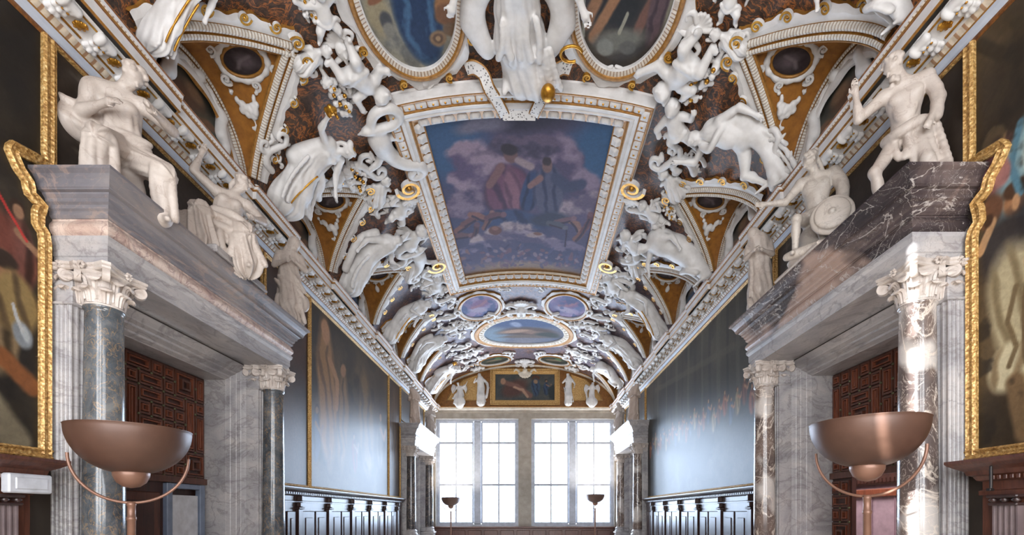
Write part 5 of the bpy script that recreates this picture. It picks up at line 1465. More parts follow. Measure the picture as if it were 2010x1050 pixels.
def pn_dark(p):
    p.base((44, 48, 44), (72, 74, 60), 4).ell(0.5, 0.45, 0.3, 0.12, (104, 96, 74), 14, 0.7).ell(0.62, 0.6, 0.12, 0.16, (86, 110, 76), 0, 0.6).line([(0.25, 0.4), (0.5, 0.5), (0.7, 0.42)], 0.05, (120, 104, 84))
oval_picture(-1.52, 6.33, 0.655, 1.04, pn_blue, 'upright oval painting of a figure in blue drapery, upper left of centre', mat='canvas', res=160)
oval_picture(1.53, 6.33, 0.655, 1.04, pn_legs, 'upright oval painting of bare legs over dark ground, upper right of centre', mat='canvas', res=160)
oval_picture(-1.53, 15.95, 0.65, 0.86, pn_sky(61), 'blue-violet oval painting beyond the left end of the great sky picture', 0.13, 0.14)
oval_picture(1.53, 15.95, 0.65, 0.86, pn_sky(67), 'blue-violet oval painting beyond the right end of the great sky picture', 0.13, 0.14)
oval_picture(0.0, 18.45, 1.62, 1.3, pn_land, 'wide oval landscape painting near the far end of the vault', 0.4, 0.16, True, res=140)
oval_picture(-1.42, 21.6, 0.66, 0.52, pn_dark, 'small dark oval painting above the far end wall, left of centre', 0.12, 0.14)
oval_picture(1.42, 21.6, 0.66, 0.52, pn_dark, 'small dark oval painting above the far end wall, right of centre', 0.12, 0.14)

# ---------------------------------------------------------------- surrounds of the side lunettes
RIBP = [(q * 0.74, d) for q, d in [(-0.165, 0.0), (-0.165, 0.03), (-0.14, 0.045), (-0.13, 0.04), (-0.10, 0.075), (-0.06, 0.085), (-0.02, 0.07), (-0.015, 0.045), (0.015, 0.045), (0.02, 0.07), (0.06, 0.085), (0.10, 0.075), (0.13, 0.04), (0.14, 0.045), (0.165, 0.03), (0.165, 0.0)]]
RIBM = [1, 1, 1, 2, 2, 2, 1, 1, 1, 2, 2, 2, 1, 1, 1]
ORD = ['first', 'second', 'third', 'fourth', 'fifth', 'sixth']
SIDE = {-1: 'left', 1: 'right'}
VISF = [(k - 4, f) for k, f in enumerate(FEET) if k >= 4]
def groin_sy(y0, y1, t, side):
    y = y0 + (y1 - y0) * t; x = XF + (XA - XF) * (1 - np.abs(2 * t - 1))
    return np.interp(x, _x, _s) * side, y
def vela_frame(y0, y1, side, t, w):
    """position, across (towards the wall), along (away from viewer) and normal on a spandrel"""
    P = vela_pt(y0, y1, side, np.array([t]), np.array([w]))[0]
    a = vela_pt(y0, y1, side, np.array([t]), np.array([w + 0.03]))[0] - P
    c = vela_pt(y0, y1, side, np.array([t + 0.02]), np.array([w]))[0] - P
    a = nrm(a); n = nrm(np.cross(a, c))
    if n[2] > 0: n = -n
    c = nrm(np.cross(n, a)); c = c if c[1] > 0 else -c
    return P, a, c, n
def edge_wave(L): return 0.15 + 0.03 * np.sin(L * 10) + 0.012 * np.sin(L * 31 + 1)
DARKM = None
def lunettes():
    for side in (-1, 1):
        for k, (y0, y1) in VISF:
            nm = '%s lunette on the %s' % (ORD[k], SIDE[side])
            o = empty('lunette_surround', tuple(arch_pt(y0, y1, 0.5, side)), 'white and ochre ribbed moulding round the %s' % nm, 'moulding', 'lunette mouldings')
            tt = np.linspace(0.0, 0.5, 24)
            for q in (0, 1):
                t = tt if q == 0 else 1 - tt
                s, y = groin_sy(y0, y1, t, side)
                P, N = vm(s, y, 0.0), vn(s)
                b = MB(); b.sweep(P, N, RIBP, RIBM); b.build('rib', [M['stucco'], M['ochre_gold'], M['guilloche']], o)
                # scalloped white edging outside the rib
                ds, dy = np.gradient(s), np.gradient(y); l = np.hypot(ds, dy)
                ns, ny = dy / l, -ds / l
                ym, smid = (y0 + y1) / 2, side * 4.4
                if ((s[5] - smid) * ns[5] + (y[5] - ym) * ny[5]) < 0: ns, ny = -ns, -ny
                L = np.concatenate([[0], np.cumsum(np.hypot(np.diff(s), np.diff(y)))])
                tf = np.linspace(0, L[-1], 70); si, yi = np.interp(tf, L, s), np.interp(tf, L, y); nsi, nyi = np.interp(tf, L, ns), np.interp(tf, L, ny)
                w = edge_wave(tf + k)
                rows = [vm(si + nsi * u, yi + nyi * u, d) for u, d in ((0.11, 0.0), (0.11, 0.045))] + [vm(si + nsi * (0.11 + w * 0.5), yi + nyi * (0.11 + w * 0.5), 0.06), vm(si + nsi * (0.11 + w), yi + nyi * (0.11 + w), 0.05), vm(si + nsi * (0.115 + w), yi + nyi * (0.115 + w), 0.0)]
                b = MB(); b.grid(np.array(rows).transpose(1, 0, 2), [0, 0, 0, 1]); b.build('scalloped_edge', [M['stucco'], M['ochre_gold']], o)
                for i in ((14, 30, 46, 60) if k < 3 else (20, 46)):
                    sg = 1 if (i // 2) % 2 else -1
                    c = vm(si[i] + nsi[i] * 0.26, yi[i] + nyi[i] * 0.26, 0.08); n = vn(si[i])
                    T = nrm(vm(si[i + 1], yi[i + 1], 0) - vm(si[i], yi[i], 0)); X = np.cross(T, n)
                    volute(c, T * sg, X, n, 0.085, 1.5, 0.05, 0.03, 0, 'scroll', [M['stucco'], M['gold']], o, n=26)
            if k < 4:
                sa = side * (float(np.interp(XA, _x, _s)) - 0.13); ya_ = (y0 + y1) / 2
                for q in (-1, 1):
                    c = vm(sa, ya_ + q * 0.13, 0.13); n = vn(sa); ux = nrm(vm(sa - side * 0.02, ya_, 0) - vm(sa, ya_, 0))
                    volute(c, np.array([0, float(q), 0]), ux, n, 0.115, 1.5, 0.07, 0.035, -0.6, 'gilt_scroll', [M['stucco'], M['gold']], o, n=28)
            # arch on the wall
            ta = np.linspace(0, 1, 44)
            P = arch_pt(y0, y1, ta, side, 0.955, XW - 0.01)
            b = MB(); b.sweep(P, (-side, 0, -0.25), [(q * 0.75, d) for q, d in RIBP], RIBM); b.build('wall_arch', [M['stucco'], M['ochre_gold'], M['guilloche']], o)
            # picture inside the arch
            t = empty('lunette_painting', tuple(arch_pt(y0, y1, 0.5, side, 0.0)), 'dark half-round painting inside the %s' % nm, 'painting', 'lunette paintings')
            T, K = np.meshgrid(np.linspace(0, 1, 50), np.linspace(0.0, 0.9, 26), indexing='ij')
            p = Paint(50, 26, 1, 70 + k + 10 * side)
            p.U = 0.5 - 0.5 * K * np.cos(PI * T); p.V = K * np.sin(PI * T); p.u, p.v = p.U + 0.03 * (fbm(p.U * 5, p.V * 5, k) - 0.5), p.V
            p.base((46, 48, 44), (76, 66, 54), 4).ell(0.45, 0.35, 0.2, 0.24, (92, 66, 52), 20, 0.6).ell(0.66, 0.3, 0.14, 0.2, (70, 76, 64), -20, 0.6).ell(0.5, 0.6, 0.09, 0.1, (126, 98, 76), 0, 0.6).line([(0.3, 0.3), (0.5, 0.2), (0.66, 0.42)], 0.045, (120, 88, 66))
            if k in (2, 3): p.ell(0.5, 0.4, 0.2, 0.2, (52, 78, 104), 0, 0.6)
            picture('canvas', arch_pt(y0, y1, T, side, K, XW + 0.0), p, M['canvas'], t)
            inner = arch_pt(y0, y1, np.linspace(0.04, 0.96, 40), side, 0.80, XW - 0.03)
            wv = 1 + 0.25 * np.sin(np.linspace(0, 9 * PI, 40))
            b = MB(); b.sweep(inner, (-side, 0, 0), [(-0.075, 0.0), (-0.06, 0.035), (0, 0.05), (0.06, 0.035), (0.075, 0.0)], [0, 0, 0, 1], scale=wv); b.build('stucco_border', [M['stucco'], M['ochre_gold']], t)
            S = SDF()
            for q in (-1, 1):
                S.sph((q * 0.5, 0.66, -0.04), 0.09, 0.03); S.cap((q * 0.5, 0.56, -0.02), (q * 0.52, 0.42, -0.01), 0.08, 0.1, 0.04); S.tube([(q * 0.5, 0.45, -0.02), (q * 0.62, 0.3, -0.03), (q * 0.56, 0.12, -0.02)], 0.07, 0.04, 0.03)
                S.tube([(q * 0.4, 0.74, -0.02), (q * 0.25, 0.86, -0.03), (q * 0.1, 0.82, -0.02)], 0.04, 0.03); S.ell((q * 0.46, 0.73, -0.05), (0.06, 0.06, 0.05))
            S.sph((0, 0.84, -0.05), 0.08, 0.03)
            sdf_obj(S, 'stucco_heads', 0.03, M['stucco'], lambda V: np.stack([side * (XW - 0.02 + V[:, 2]), (y0 + y1) / 2 + V[:, 0] * VW * 0.45, CZ + 5.42 + V[:, 1]], 1), t)
            # oval medallion in the spandrel
            P0, a, c, n = vela_frame(y0, y1, side, 0.54, 0.5)
            m = empty('oval_medallion', tuple(P0), 'small dark oval medallion in white scrollwork over the %s' % nm, 'medallion', 'spandrel medallions')
            nr, nt = 12, 40
            Rr, T = np.meshgrid(np.linspace(0, 1, nr), np.linspace(0, 2 * PI, nt), indexing='ij')
            p = Paint(nr, nt, 1, 40 + k); p.U, p.V = 0.5 + 0.5 * Rr * np.cos(T), 0.5 + 0.5 * Rr * np.sin(T); p.u, p.v = p.U, p.V
            p.base((52, 44, 46), (74, 64, 66), 5).ell(0.45, 0.5, 0.2, 0.3, (104, 92, 96), 30, 0.8, 0.8).line([(0.3, 0.4), (0.6, 0.5), (0.7, 0.7)], 0.05, (130, 118, 120), 1, 0.7)
            pos = lambda u, v, d: P0 + np.asarray(u)[..., None] * a + np.asarray(v)[..., None] * c + n * d
            picture('canvas', pos(0.275 * Rr * np.cos(T), 0.185 * Rr * np.sin(T), 0.06), p, M['canvas'], m)
            th = np.linspace(0, 2 * PI, 48, endpoint=False)
            b = MB(); b.tube(pos(0.28 * np.cos(th), 0.19 * np.sin(th), 0.07), 0.022, 8, 0, True, n); b.build('gilt_rim', M['ochre_gold'], m)
            b = MB(); w = 0.035 + 0.02 * np.sin(th * 6) ** 2
            b.tube(pos(0.335 * np.cos(th), 0.245 * np.sin(th), 0.055), w, 8, 0, True, n); b.build('white_scrollwork', M['stucco'], m)
            for u, v, sg in ((-0.36, 0.16, 1), (0.36, 0.16, -1), (-0.34, -0.2, -1), (0.34, -0.2, 1), (0, 0.3, 1), (0.0, -0.29, -1)):
                volute(pos(np.array(u), np.array(v), 0.07), a * sg, c, n, 0.08, 1.3, 0.06, 0.035, 1.0, 'scroll', [M['stucco']], m, n=22)
            # hanging swag
            if k in (0, 1):
                P1, a1, c1, n1 = vela_frame(y0, y1, side, 0.735, 0.46)
                sw = SDF(); wdt = 0.2 if k == 0 else 0.24
                rg = np.random.default_rng(k)
                for u in np.linspace(-1, 1, 15):
                    x = wdt * u; y = -0.26 * (1 - u * u) + 0.14
                    r = 0.02 + 0.048 * (1 - abs(u)) ** 0.7
                    for _ in range(3 if k == 0 else 1): sw.sph((x + rg.normal(0, r * 0.5), y + rg.normal(0, r * 0.5), 0.03 + rg.uniform(0, 0.02)), r * (0.62 if k == 0 else 0.9), 0.015)
                for q in (-1, 1): sw.tube([(q * wdt, 0.14, 0.02), (q * (wdt + 0.03), 0.26, 0.02), (q * (wdt - 0.03), 0.33, 0.02)], 0.016)
                sw.cap((0, -0.12, 0.03), (0, -0.27, 0.03), 0.012); sw.cap((-0.07, -0.27, 0.03), (0.07, -0.27, 0.03), 0.02, 0.02); sw.ell((0, -0.3, 0.03), (0.06, 0.04, 0.03))
                sdf_obj(sw, 'hanging_swag', 0.014, M['stucco'], lambda V: P1 + V[:, 0:1] * a1 - V[:, 1:2] * c1 * 1.25 + V[:, 2:3] * n1, label='white %s swag hanging below the medallion of the %s' % ('fruit' if k == 0 else 'crescent', nm), cat='swag', group='spandrel swags')
            else:
                P1, a1, c1, n1 = vela_frame(y0, y1, side, 0.70, 0.45)
                sw = SDF(); sw.cap((0, 0.25, 0.03), (0, -0.05, 0.03), 0.014); sw.ell((0, -0.12, 0.03), (0.06, 0.1, 0.04)); sw.tube([(-0.12, 0.18, 0.03), (0, 0.12, 0.04), (0.12, 0.18, 0.03)], 0.025); sw.cap((-0.06, 0.06, 0.03), (0.06, 0.06, 0.03), 0.018)
                sdf_obj(sw, 'hanging_drop', 0.02, M['stucco'], lambda V: P1 + V[:, 0:1] * a1 - V[:, 1:2] * c1 + V[:, 2:3] * n1, label='white pendant drop below the medallion of the %s' % nm, cat='pendant', group='spandrel drops')
lunettes()

# ---------------------------------------------------------------- end wall above the windows
def end_wall():
    # arched rib where the vault meets the end wall
    t = empty('end_arch_moulding', (0, YE - 0.2, CZ + 5.2), 'broad ribbed arch moulding round the far end lunette', 'moulding')
    s = np.linspace(-SMAX * 0.98, SMAX * 0.98, 90)
    b = MB(); b.sweep(vm(s, YE - 0.22, 0.0), vn(s), [(q * 1.1, d) for q, d in RIBP], RIBM); b.build('rib', [M['stucco'], M['ochre_gold'], M['guilloche']], t)
    # ochre field
    P = np.array([[vm(q, YE - 0.015, 0.0), (vm(q, YE, 0)[0], YE - 0.015, CZ + 5.2)] for q in s])
    b = MB(); b.grid(P); f = b.build('trim_4', M['ochre'], kind='structure')
    # picture
    x0, x1, h0, h1 = -1.45, 1.48, 5.58, 6.86
    t = empty('end_painting', (0, YE - 0.05, CZ + h0), 'dark landscape-format painting in a gilt frame over the far windows', 'painting')
    p = Paint(130, 60, 2.2, 91).base((66, 72, 74), (92, 90, 84), 4).ell(0.7, 0.45, 0.5, 0.3, (92, 66, 60), 25, 0.5).line([(0.3, 0.7), (0.8, 0.55), (1.3, 0.15)], 0.09, (124, 92, 82), 0.7).ell(0.28, 0.72, 0.1, 0.12, (166, 130, 108)).line([(0.7, 0.5), (1.0, 0.4), (1.2, 0.12)], 0.05, (176, 140, 118)).ell(1.5, 0.86, 0.16, 0.1, (92, 62, 46)).folds(1.5, 0.5, 0.16, 0.36, (64, 82, 104), (48, 56, 72), 0, 6).ell(1.5, 0.72, 0.08, 0.1, (150, 124, 100)).man(1.9, 0.45, 0.7, (140, 112, 92), (60, 76, 100), (46, 54, 70)).ell(2.15, 0.3, 0.2, 0.3, (50, 56, 56))
    X, H = np.meshgrid(np.linspace(x0, x1, 130), np.linspace(h0, h1, 60), indexing='ij')
    picture('canvas', np.stack([X, np.full_like(X, YE - 0.06), CZ + H], -1), p, M['canvas'], t)
    rings = []
    for o, d in ((0.0, 0.05), (0.02, 0.1), (0.09, 0.11), (0.10, 0.13), (0.16, 0.135), (0.2, 0.11), (0.26, 0.12), (0.28, 0.0)):
        rings.append([(x0 - o, YE - d, CZ + h0 - o), (x1 + o, YE - d, CZ + h0 - o), (x1 + o, YE - d, CZ + h1 + o), (x0 - o, YE - d, CZ + h1 + o)])
    b = MB(); b.grid(np.array(rings).transpose(1, 0, 2), 0, False, True); b.build('gilt_frame', M['goldframe'], t)
    S = SDF()
    for a in np.linspace(-1.2, 1.2, 7): S.cap((0, 0, 0), (0.3 * math.sin(a), -0.26 * math.cos(a), 0.0), 0.05, 0.07, 0.03)
    S.sph((0, 0.05, 0.05), 0.12); S.tube([(-0.3, 0.02, 0), (-0.45, 0.12, 0), (-0.55, 0.02, 0)], 0.06, 0.03); S.tube([(0.3, 0.02, 0), (0.45, 0.12, 0), (0.55, 0.02, 0)], 0.06, 0.03)
    sdf_obj(S, 'shell_crest', 0.03, M['stucco_cream'], lambda V: np.stack([V[:, 0] + 0.02, YE - 0.15 - V[:, 2], CZ + h1 + 0.1 + V[:, 1]], 1), t)
    # small gilt panels in the corners
    for sg in (-1, 1):
        b = MB()
        ring = []
        pts = [(2.3, 5.55), (3.9, 5.55), (3.6, 6.1), (3.05, 6.6), (2.3, 6.85)]
        for o, d in ((0.0, 0.0), (0.0, 0.06), (0.05, 0.08), (0.09, 0.05), (0.09, 0.02)):
            c = np.mean(pts, 0)
            ring.append([(sg * (x + (c[0] - x) * o), YE - 0.015 - d, CZ + h + (c[1] - h) * o) for x, h in pts])
        b.grid(np.array(ring).transpose(1, 0, 2), 0, False, True)
        b.add([q for q in ring[-1]], [(0, 1, 2, 3, 4)], 0)
        b.build('gilt_panel', M['goldframe'], label='gilt corner panel behind the seated figure on the far end wall, %s side' % SIDE[sg], cat='panel', group='gilt corner panels')
end_wall()
# ---------------------------------------------------------------- drapery helpers
def skirt(S, P, zb=0.06, r0=0.17, r1=0.25, amp=0.028, n=7, off=(0, 0), top=0.04):
    c = P['pelv']; kl, kr = P['kneelL'], P['kneelR']; fl, fr_ = P['footlL'], P['footlR']
    mk, mf = (kl + kr) / 2, (fl + fr_) / 2
    S.cap(c + np.array([0, 0, top]), mk, r0, (r0 + r1) / 2, 0.05, (amp * 0.6, n, 1.5))
    S.cap(mk, np.array([mf[0] + off[0], mf[1] + off[1], zb + 0.12]), (r0 + r1) / 2, r1, 0.05, (amp, n, 2.0))
    return S
def sheet(S, pts, r=0.05, k=0.03, r1=None): return S.tube(pts, r, r1, k, 4)
def folds(S, a, b, w, n, r, bow=0.0, rg=random.Random(4)):
    """n roughly parallel fold ridges between two points, spread by the vector w"""
    a, b, w = (np.array(q, float) for q in (a, b, w))
    a[1] += 0.04; b[1] += 0.04
    for i in range(n):
        t = (i / (n - 1) - 0.5) if n > 1 else 0
        j = np.array([rg.uniform(-1, 1) for _ in range(3)]) * 0.018
        S.tube([a + w * t + j, (a + b) / 2 + w * t * 1.15 + np.array([0, -bow, 0]) + j * 1.5, b + w * t * 1.3 - j], r * rg.uniform(0.7, 1.1), r * rg.uniform(0.8, 1.3), 0.03, 4)
    return S
def rotz(a):
    c, s = math.cos(a), math.sin(a); return np.array([[c, -s, 0], [s, c, 0], [0, 0, 1.0]])
def roty(a):
    c, s = math.cos(a), math.sin(a); return np.array([[c, 0, s], [0, 1.0, 0], [-s, 0, c]])

# ---------------------------------------------------------------- marble statues standing on the portals
def statue(name, S, loc, sc, label, res=0.0115, mat='statue', plinth=None, extra=None, mirror=1, yaw=None):
    X, Y, Z = loc
    yaw = math.atan2(-(X - CX), Y) if yaw is None else yaw
    xf = stand(loc, yaw, sc, mirror)
    t = empty(name, loc, label, 'statue', 'marble statues on the portals')
    sdf_obj(S, 'figure', res / sc if sc < 1 else res, M[mat], xf, t)
    if plinth:
        b = MB(); w, d, h, sl = plinth
        b.bbox(-w, w, -d, d, -h, 0.012, 0.015); b.bbox(-w - 0.02, w + 0.02, -d - 0.02, d + 0.02, -h - 0.0, -h + 0.04, 0.01)
        V = np.concatenate(b.v); b2 = MB(); b2.add(stand(loc, (PI / 2 if X < 0 else -PI / 2), 1.0)(V), b.f); b2.build('plinth', M[sl], t)
    if extra: extra(t, xf)
    return t
M['statue_grey'] = m_marble('greyish_statue_marble', [(0.3, (150, 140, 130)), (0.55, (186, 176, 166)), (0.8, (166, 154, 144))], (130, 120, 112), 3.0, 1.6, 0.03, 0.5, 0.4)
TL, TR = CZ + 3.374, CZ + 3.449

P = dict(pel=(0.03, 0, 0.58), spine=(-0.1, -0.1, 1), spine2=(-0.05, -0.4, 1), head=(0.5, -0.5, 0.7), face=(0.55, -0.65, -0.5), hair='curls', seed=1,
         aR=((0.75, -0.3, -0.6), (-0.6, -0.8, -0.15)), aL=((-0.28, -0.2, -1), (0.6, -0.7, 0.15)), lL=((-0.12, -0.6, -0.2), (0.0, 0.12, -1)), lR=((0.3, -0.5, -0.3), (0.0, 0.2, -1)), bust=True, sh=(1, -0.15, 0.05))
S = human(P)
nb, ch, pe = P['nb'], P['chest'], P['pelv']
S.cap(ch, pe, 0.145, 0.165, 0.05, (0.014, 7, 2)); S.cap(pe, P['kneelL'], 0.15, 0.11, 0.05, (0.014, 5, 2)); S.cap(pe, P['kneelR'], 0.14, 0.1, 0.05, (0.014, 5, 2)); S.cap(P['kneelR'], P['footlR'], 0.095, 0.075, 0.04); S.cap(P['kneelL'] + np.array([0, 0.04, 0]), P['footlL'] + np.array([0, 0.04, -0.05]), 0.1, 0.13, 0.05, (0.022, 6, 2)); S.ell((0.0, 0.05, 0.26), (0.2, 0.17, 0.27), 0.06)
S.ell(nb + np.array([-0.08, 0.06, -0.03]), (0.17, 0.12, 0.1), 0.05); S.ell(nb + np.array([-0.2, 0.02, -0.12]), (0.075, 0.09, 0.11), 0.05)
S.ell((-0.36, 0.02, 0.7), (0.23, 0.09, 0.125), 0.04, roty(0.3)); S.ell((-0.5, 0.0, 0.765), (0.13, 0.09, 0.105), 0.06); S.ell((-0.2, 0.04, 0.74), (0.16, 0.1, 0.1), 0.06); S.cap((-0.2, 0.02, 0.7), (-0.54, 0.0, 0.76), 0.12, 0.105, 0.06); S.sph((-0.4, 0.0, 0.66), 0.12, 0.06)
folds(S, (-0.55, -0.1, 0.8), (-0.14, -0.1, 0.72), (0, 0, 0.16), 3, 0.028, 0.02)
folds(S, ch + np.array([-0.02, -0.15, 0.12]), pe + np.array([0.0, -0.18, 0.02]), (0.2, 0, 0), 5, 0.024, 0.02)
folds(S, pe + np.array([-0.14, -0.15, 0.06]), pe + np.array([0.16, -0.2, 0.0]), (0.03, 0, 0.14), 4, 0.028, 0.04)
folds(S, P['kneelL'] + np.array([0.0, -0.08, 0.0]), P['footlL'] + np.array([0.0, -0.1, 0.0]), (0.16, 0, 0), 4, 0.028); folds(S, P['kneelR'] + np.array([0.0, -0.07, 0.0]), P['footlR'] + np.array([0.02, -0.09, 0.0]), (0.12, 0, 0), 3, 0.024)
sheet(S, [pe + np.array(q) for q in ((0.16, 0.02, 0.06), (0.24, 0.0, -0.08), (0.29, 0.0, -0.2))], 0.05, 0.03, 0.035)
statue('statue', S, (-4.43, 5.16, TL), 1.14, 'white marble statue of a bowed draped woman with billowing cloak, nearest on the left portal')

P = dict(pel=(0, 0, 0.78), spine=(0.02, -0.2, 1), spine2=(-0.05, -0.45, 1), head=(-0.45, -0.6, 0.7), face=(-0.7, -0.55, -0.55), hair='beard', seed=2,
         aL=((-0.8, -0.35, -0.7), (-0.1, -0.25, 1)), aR=((0.4, 0.0, -1), (-0.35, -0.3, -1)), lL=((-0.36, -0.42, -0.75), (0.18, 0.35, -1)), lR=((0.18, -0.3, -0.75), (0.02, 0.3, -1)), fat=0.98, sh=(1, 0.1, 0.1))
S = human(P)
S.ell(P['chest'] + np.array([0.0, -0.1, -0.06]), (0.1, 0.05, 0.12), 0.04)
sheet(S, [P['pelv'] + np.array(q) for q in ((-0.17, -0.02, 0.02), (-0.05, -0.16, -0.02), (0.12, -0.12, 0.04), (0.2, 0.0, 0.06))], 0.05)
S.cap(P['pelv'] + np.array([0.12, 0.02, 0.02]), (0.24, 0.02, 0.2), 0.11, 0.15, 0.05, (0.025, 6, 2)); folds(S, P['pelv'] + np.array([0.16, -0.1, 0.0]), (0.24, -0.12, 0.25), (0.2, 0, 0), 5, 0.026, 0.02)
folds(S, P['pelv'] + np.array([0.0, -0.14, 0.0]), P['pelv'] + np.array([0.05, -0.16, -0.3]), (0.16, 0, 0.0), 4, 0.028)
for q, r in (((0.3, 0.0, 0.12), 0.13), ((0.2, -0.08, 0.2), 0.1), ((0.38, -0.05, 0.1), 0.09), ((0.12, -0.12, 0.1), 0.1), ((0.26, -0.13, 0.06), 0.08), ((0.3, -0.1, 0.24), 0.07)): S.sph(q, r, 0.03)
sheet(S, [P['nb'] + np.array(q) for q in ((0.15, 0.08, -0.02), (0.26, 0.05, -0.2), (0.27, 0.03, -0.5))], 0.05)
statue('statue', S, (4.43, 5.2, TR), 1.02, 'white marble statue of a bearded stooping man, nearest on the right portal')

P = dict(pel=(0.02, 0, 0.5), spine=(0.2, -0.1, 1), spine2=(0.3, -0.2, 1), head=(0.5, -0.25, 0.8), face=(0.75, -0.5, -0.25), hair='bun', seed=4,
         aL=((-0.6, -0.15, 0.35), (0.35, -0.05, 1)), aR=((0.65, -0.3, -0.7), (-0.5, -0.7, -0.35)), lL=((-0.3, -0.85, 0.0), (0.02, -0.05, -1)), lR=((0.36, -0.85, -0.22), (0.06, 0.1, -1)), bust=True, sh=(1, 0, -0.18))
S = human(P); S.cap(P['chest'], P['pelv'], 0.16, 0.18, 0.05, (0.014, 7, 2)); S.ell((0, 0.02, 0.28), (0.3, 0.26, 0.27), 0.06)
for q in ('lL', 'lR'):
    S.cap(P['pelv'], P['knee' + q], 0.16, 0.12, 0.05, (0.02, 5, 3)); S.cap(P['knee' + q] + np.array([0, 0.02, 0.02]), P['foot' + q] + np.array([0, 0.03, 0.02]), 0.12, 0.17, 0.05, (0.03, 6, 2))
folds(S, (-0.4, -0.3, 0.45), (-0.44, -0.4, 0.03), (0.3, 0, 0), 6, 0.034, 0.03); folds(S, (0.2, -0.36, 0.42), (0.26, -0.44, 0.0), (0.36, 0, 0), 6, 0.034, 0.03); folds(S, (-0.2, -0.34, 0.4), (0.2, -0.38, 0.3), (0, 0, 0.24), 4, 0.034, 0.05)
folds(S, P['chest'] + np.array([-0.02, -0.14, 0.1]), P['pelv'] + np.array([0.02, -0.2, 0.0]), (0.2, 0, 0), 5, 0.02)
sheet(S, [(-0.36, 0.0, 0.56), (-0.42, -0.1, 0.4), (-0.4, -0.15, 0.1)], 0.09); folds(S, (-0.1, -0.3, 0.56), (0.3, -0.36, 0.44), (0, 0, 0.14), 3, 0.04, 0.05)
statue('statue', S, (-4.2, 6.5, TL + 0.1), 1.02, 'white marble statue of a seated draped woman raising one arm, middle of the left portal', plinth=(0.56, 0.32, 0.1, 'grey_marble'))

P = dict(pel=(0.0, 0, 0.62), spine=(0.02, -0.15, 1), spine2=(-0.05, -0.3, 1), head=(-0.35, -0.45, 0.8), face=(-0.75, -0.5, -0.4), hair='bun', seed=6,
         aL=((-0.6, -0.2, -0.75), (-1, -0.25, 0.12)), aR=((0.45, -0.05, -1), (-0.3, -0.6, -0.9)), lL=((-0.3, -0.8, -0.28), (-0.05, 0.25, -1)), lR=((0.4, -0.8, -0.3), (0.05, 0.2, -1)), fat=1.05)
S = human(P); S.ell((0.05, 0.05, 0.3), (0.28, 0.24, 0.3), 0.05)
sheet(S, [P['pelv'] + np.array(q) for q in ((-0.2, -0.05, 0.0), (0.0, -0.2, -0.03), (0.22, -0.1, 0.03))], 0.06); folds(S, (0.1, -0.2, 0.5), (0.3, -0.3, 0.06), (0.3, 0, 0), 5, 0.035, 0.03)
sheet(S, [P['nb'] + np.array(q) for q in ((0.2, 0.05, 0), (0.3, 0.0, -0.25), (0.3, -0.05, -0.55), (0.38, -0.05, -0.8))], 0.07)
S.ell((0.17, -0.42, 0.36), (0.25, 0.06, 0.25), 0.02); S.ell((0.17, -0.47, 0.36), (0.2, 0.05, 0.2), 0.01); S.ell((0.17, -0.5, 0.36), (0.05, 0.05, 0.05), 0.01)
S.ell((0.06, -0.1, 0.0), (0.42, 0.3, 0.05), 0.03); sheet(S, [(-0.35, -0.3, 0.02), (-0.1, -0.36, 0.03), (0.2, -0.4, 0.03), (0.46, -0.3, 0.05)], 0.05)
statue('statue', S, (4.2, 6.42, TR + 0.06), 1.0, 'white marble statue of a seated nude with a round shield, middle of the right portal', mat='statue_grey', plinth=(0.5, 0.3, 0.06, 'statue'))

P = dict(pel=(0, 0, 0.9), spine=(-0.1, -0.12, 1), spine2=(0.15, -0.35, 1), head=(0.45, -0.45, 0.8), face=(0.6, -0.7, -0.5), hair='hood', seed=7,
         aL=((-0.3, -0.3, -1), (0.75, -0.6, 0.2)), aR=((0.3, -0.35, -0.9), (-0.7, -0.6, 0.2)), lL=((-0.15, -0.2, -1), (0, 0.1, -1)), lR=((0.12, 0, -1), (0.03, 0, -1)), bust=True)
S = human(P); skirt(S, P, 0.04, 0.2, 0.25, 0.03, 7); S.cap(P['chest'] + np.array([0, 0, 0.1]), P['pelv'], 0.18, 0.2, 0.05, (0.016, 6, 2)); folds(S, (-0.18, -0.15, 1.0), (0.22, -0.2, 0.5), (0.1, 0, 0.3), 5, 0.028, 0.04); folds(S, (0, -0.2, 0.55), (0.0, -0.22, 0.08), (0.4, 0, 0), 6, 0.03); S.ell((0.26, -0.05, 0.5), (0.1, 0.12, 0.16), 0.05)
DR = S
statue('statue', S, (-4.2, 8.38, TL), 0.92, 'white marble statue of a hooded standing woman, farthest on the left portal', 0.014)
P = dict(pel=(0, 0, 0.9), spine=(0.05, -0.12, 1), spine2=(-0.2, -0.45, 1), head=(-0.5, -0.6, 0.55), face=(-0.6, -0.6, -0.7), hair='hood', seed=8,
         aL=((-0.2, -0.4, -1), (0.5, -0.7, 0.1)), aR=((0.2, -0.3, -1), (-0.6, -0.7, 0.1)), lL=((-0.12, -0.25, -1), (0, 0.15, -1)), lR=((0.1, 0, -1), (0.03, 0, -1)))
S = human(P); skirt(S, P, 0.04, 0.2, 0.24, 0.03, 5); S.cap(P['nb'], P['pelv'], 0.2, 0.2, 0.05, (0.016, 5, 1)); S.cap(P['pelv'], (0.05, 0, 0.2), 0.2, 0.22, 0.05, (0.02, 5, 1)); folds(S, (-0.05, -0.2, 1.3), (0.02, -0.24, 0.3), (0.3, 0, 0), 5, 0.028)
CL = S
statue('statue', S, (4.2, 7.98, TR), 0.84, 'white marble statue of a cloaked figure with bowed head, farthest on the right portal', 0.014)
M['statue_pink'] = m_marble('pinkish_statue_marble', [(0.3, (176, 156, 142)), (0.7, (206, 188, 174))], (150, 130, 120), 3.0, 2.0, 0.02, 0.5, 0.3)
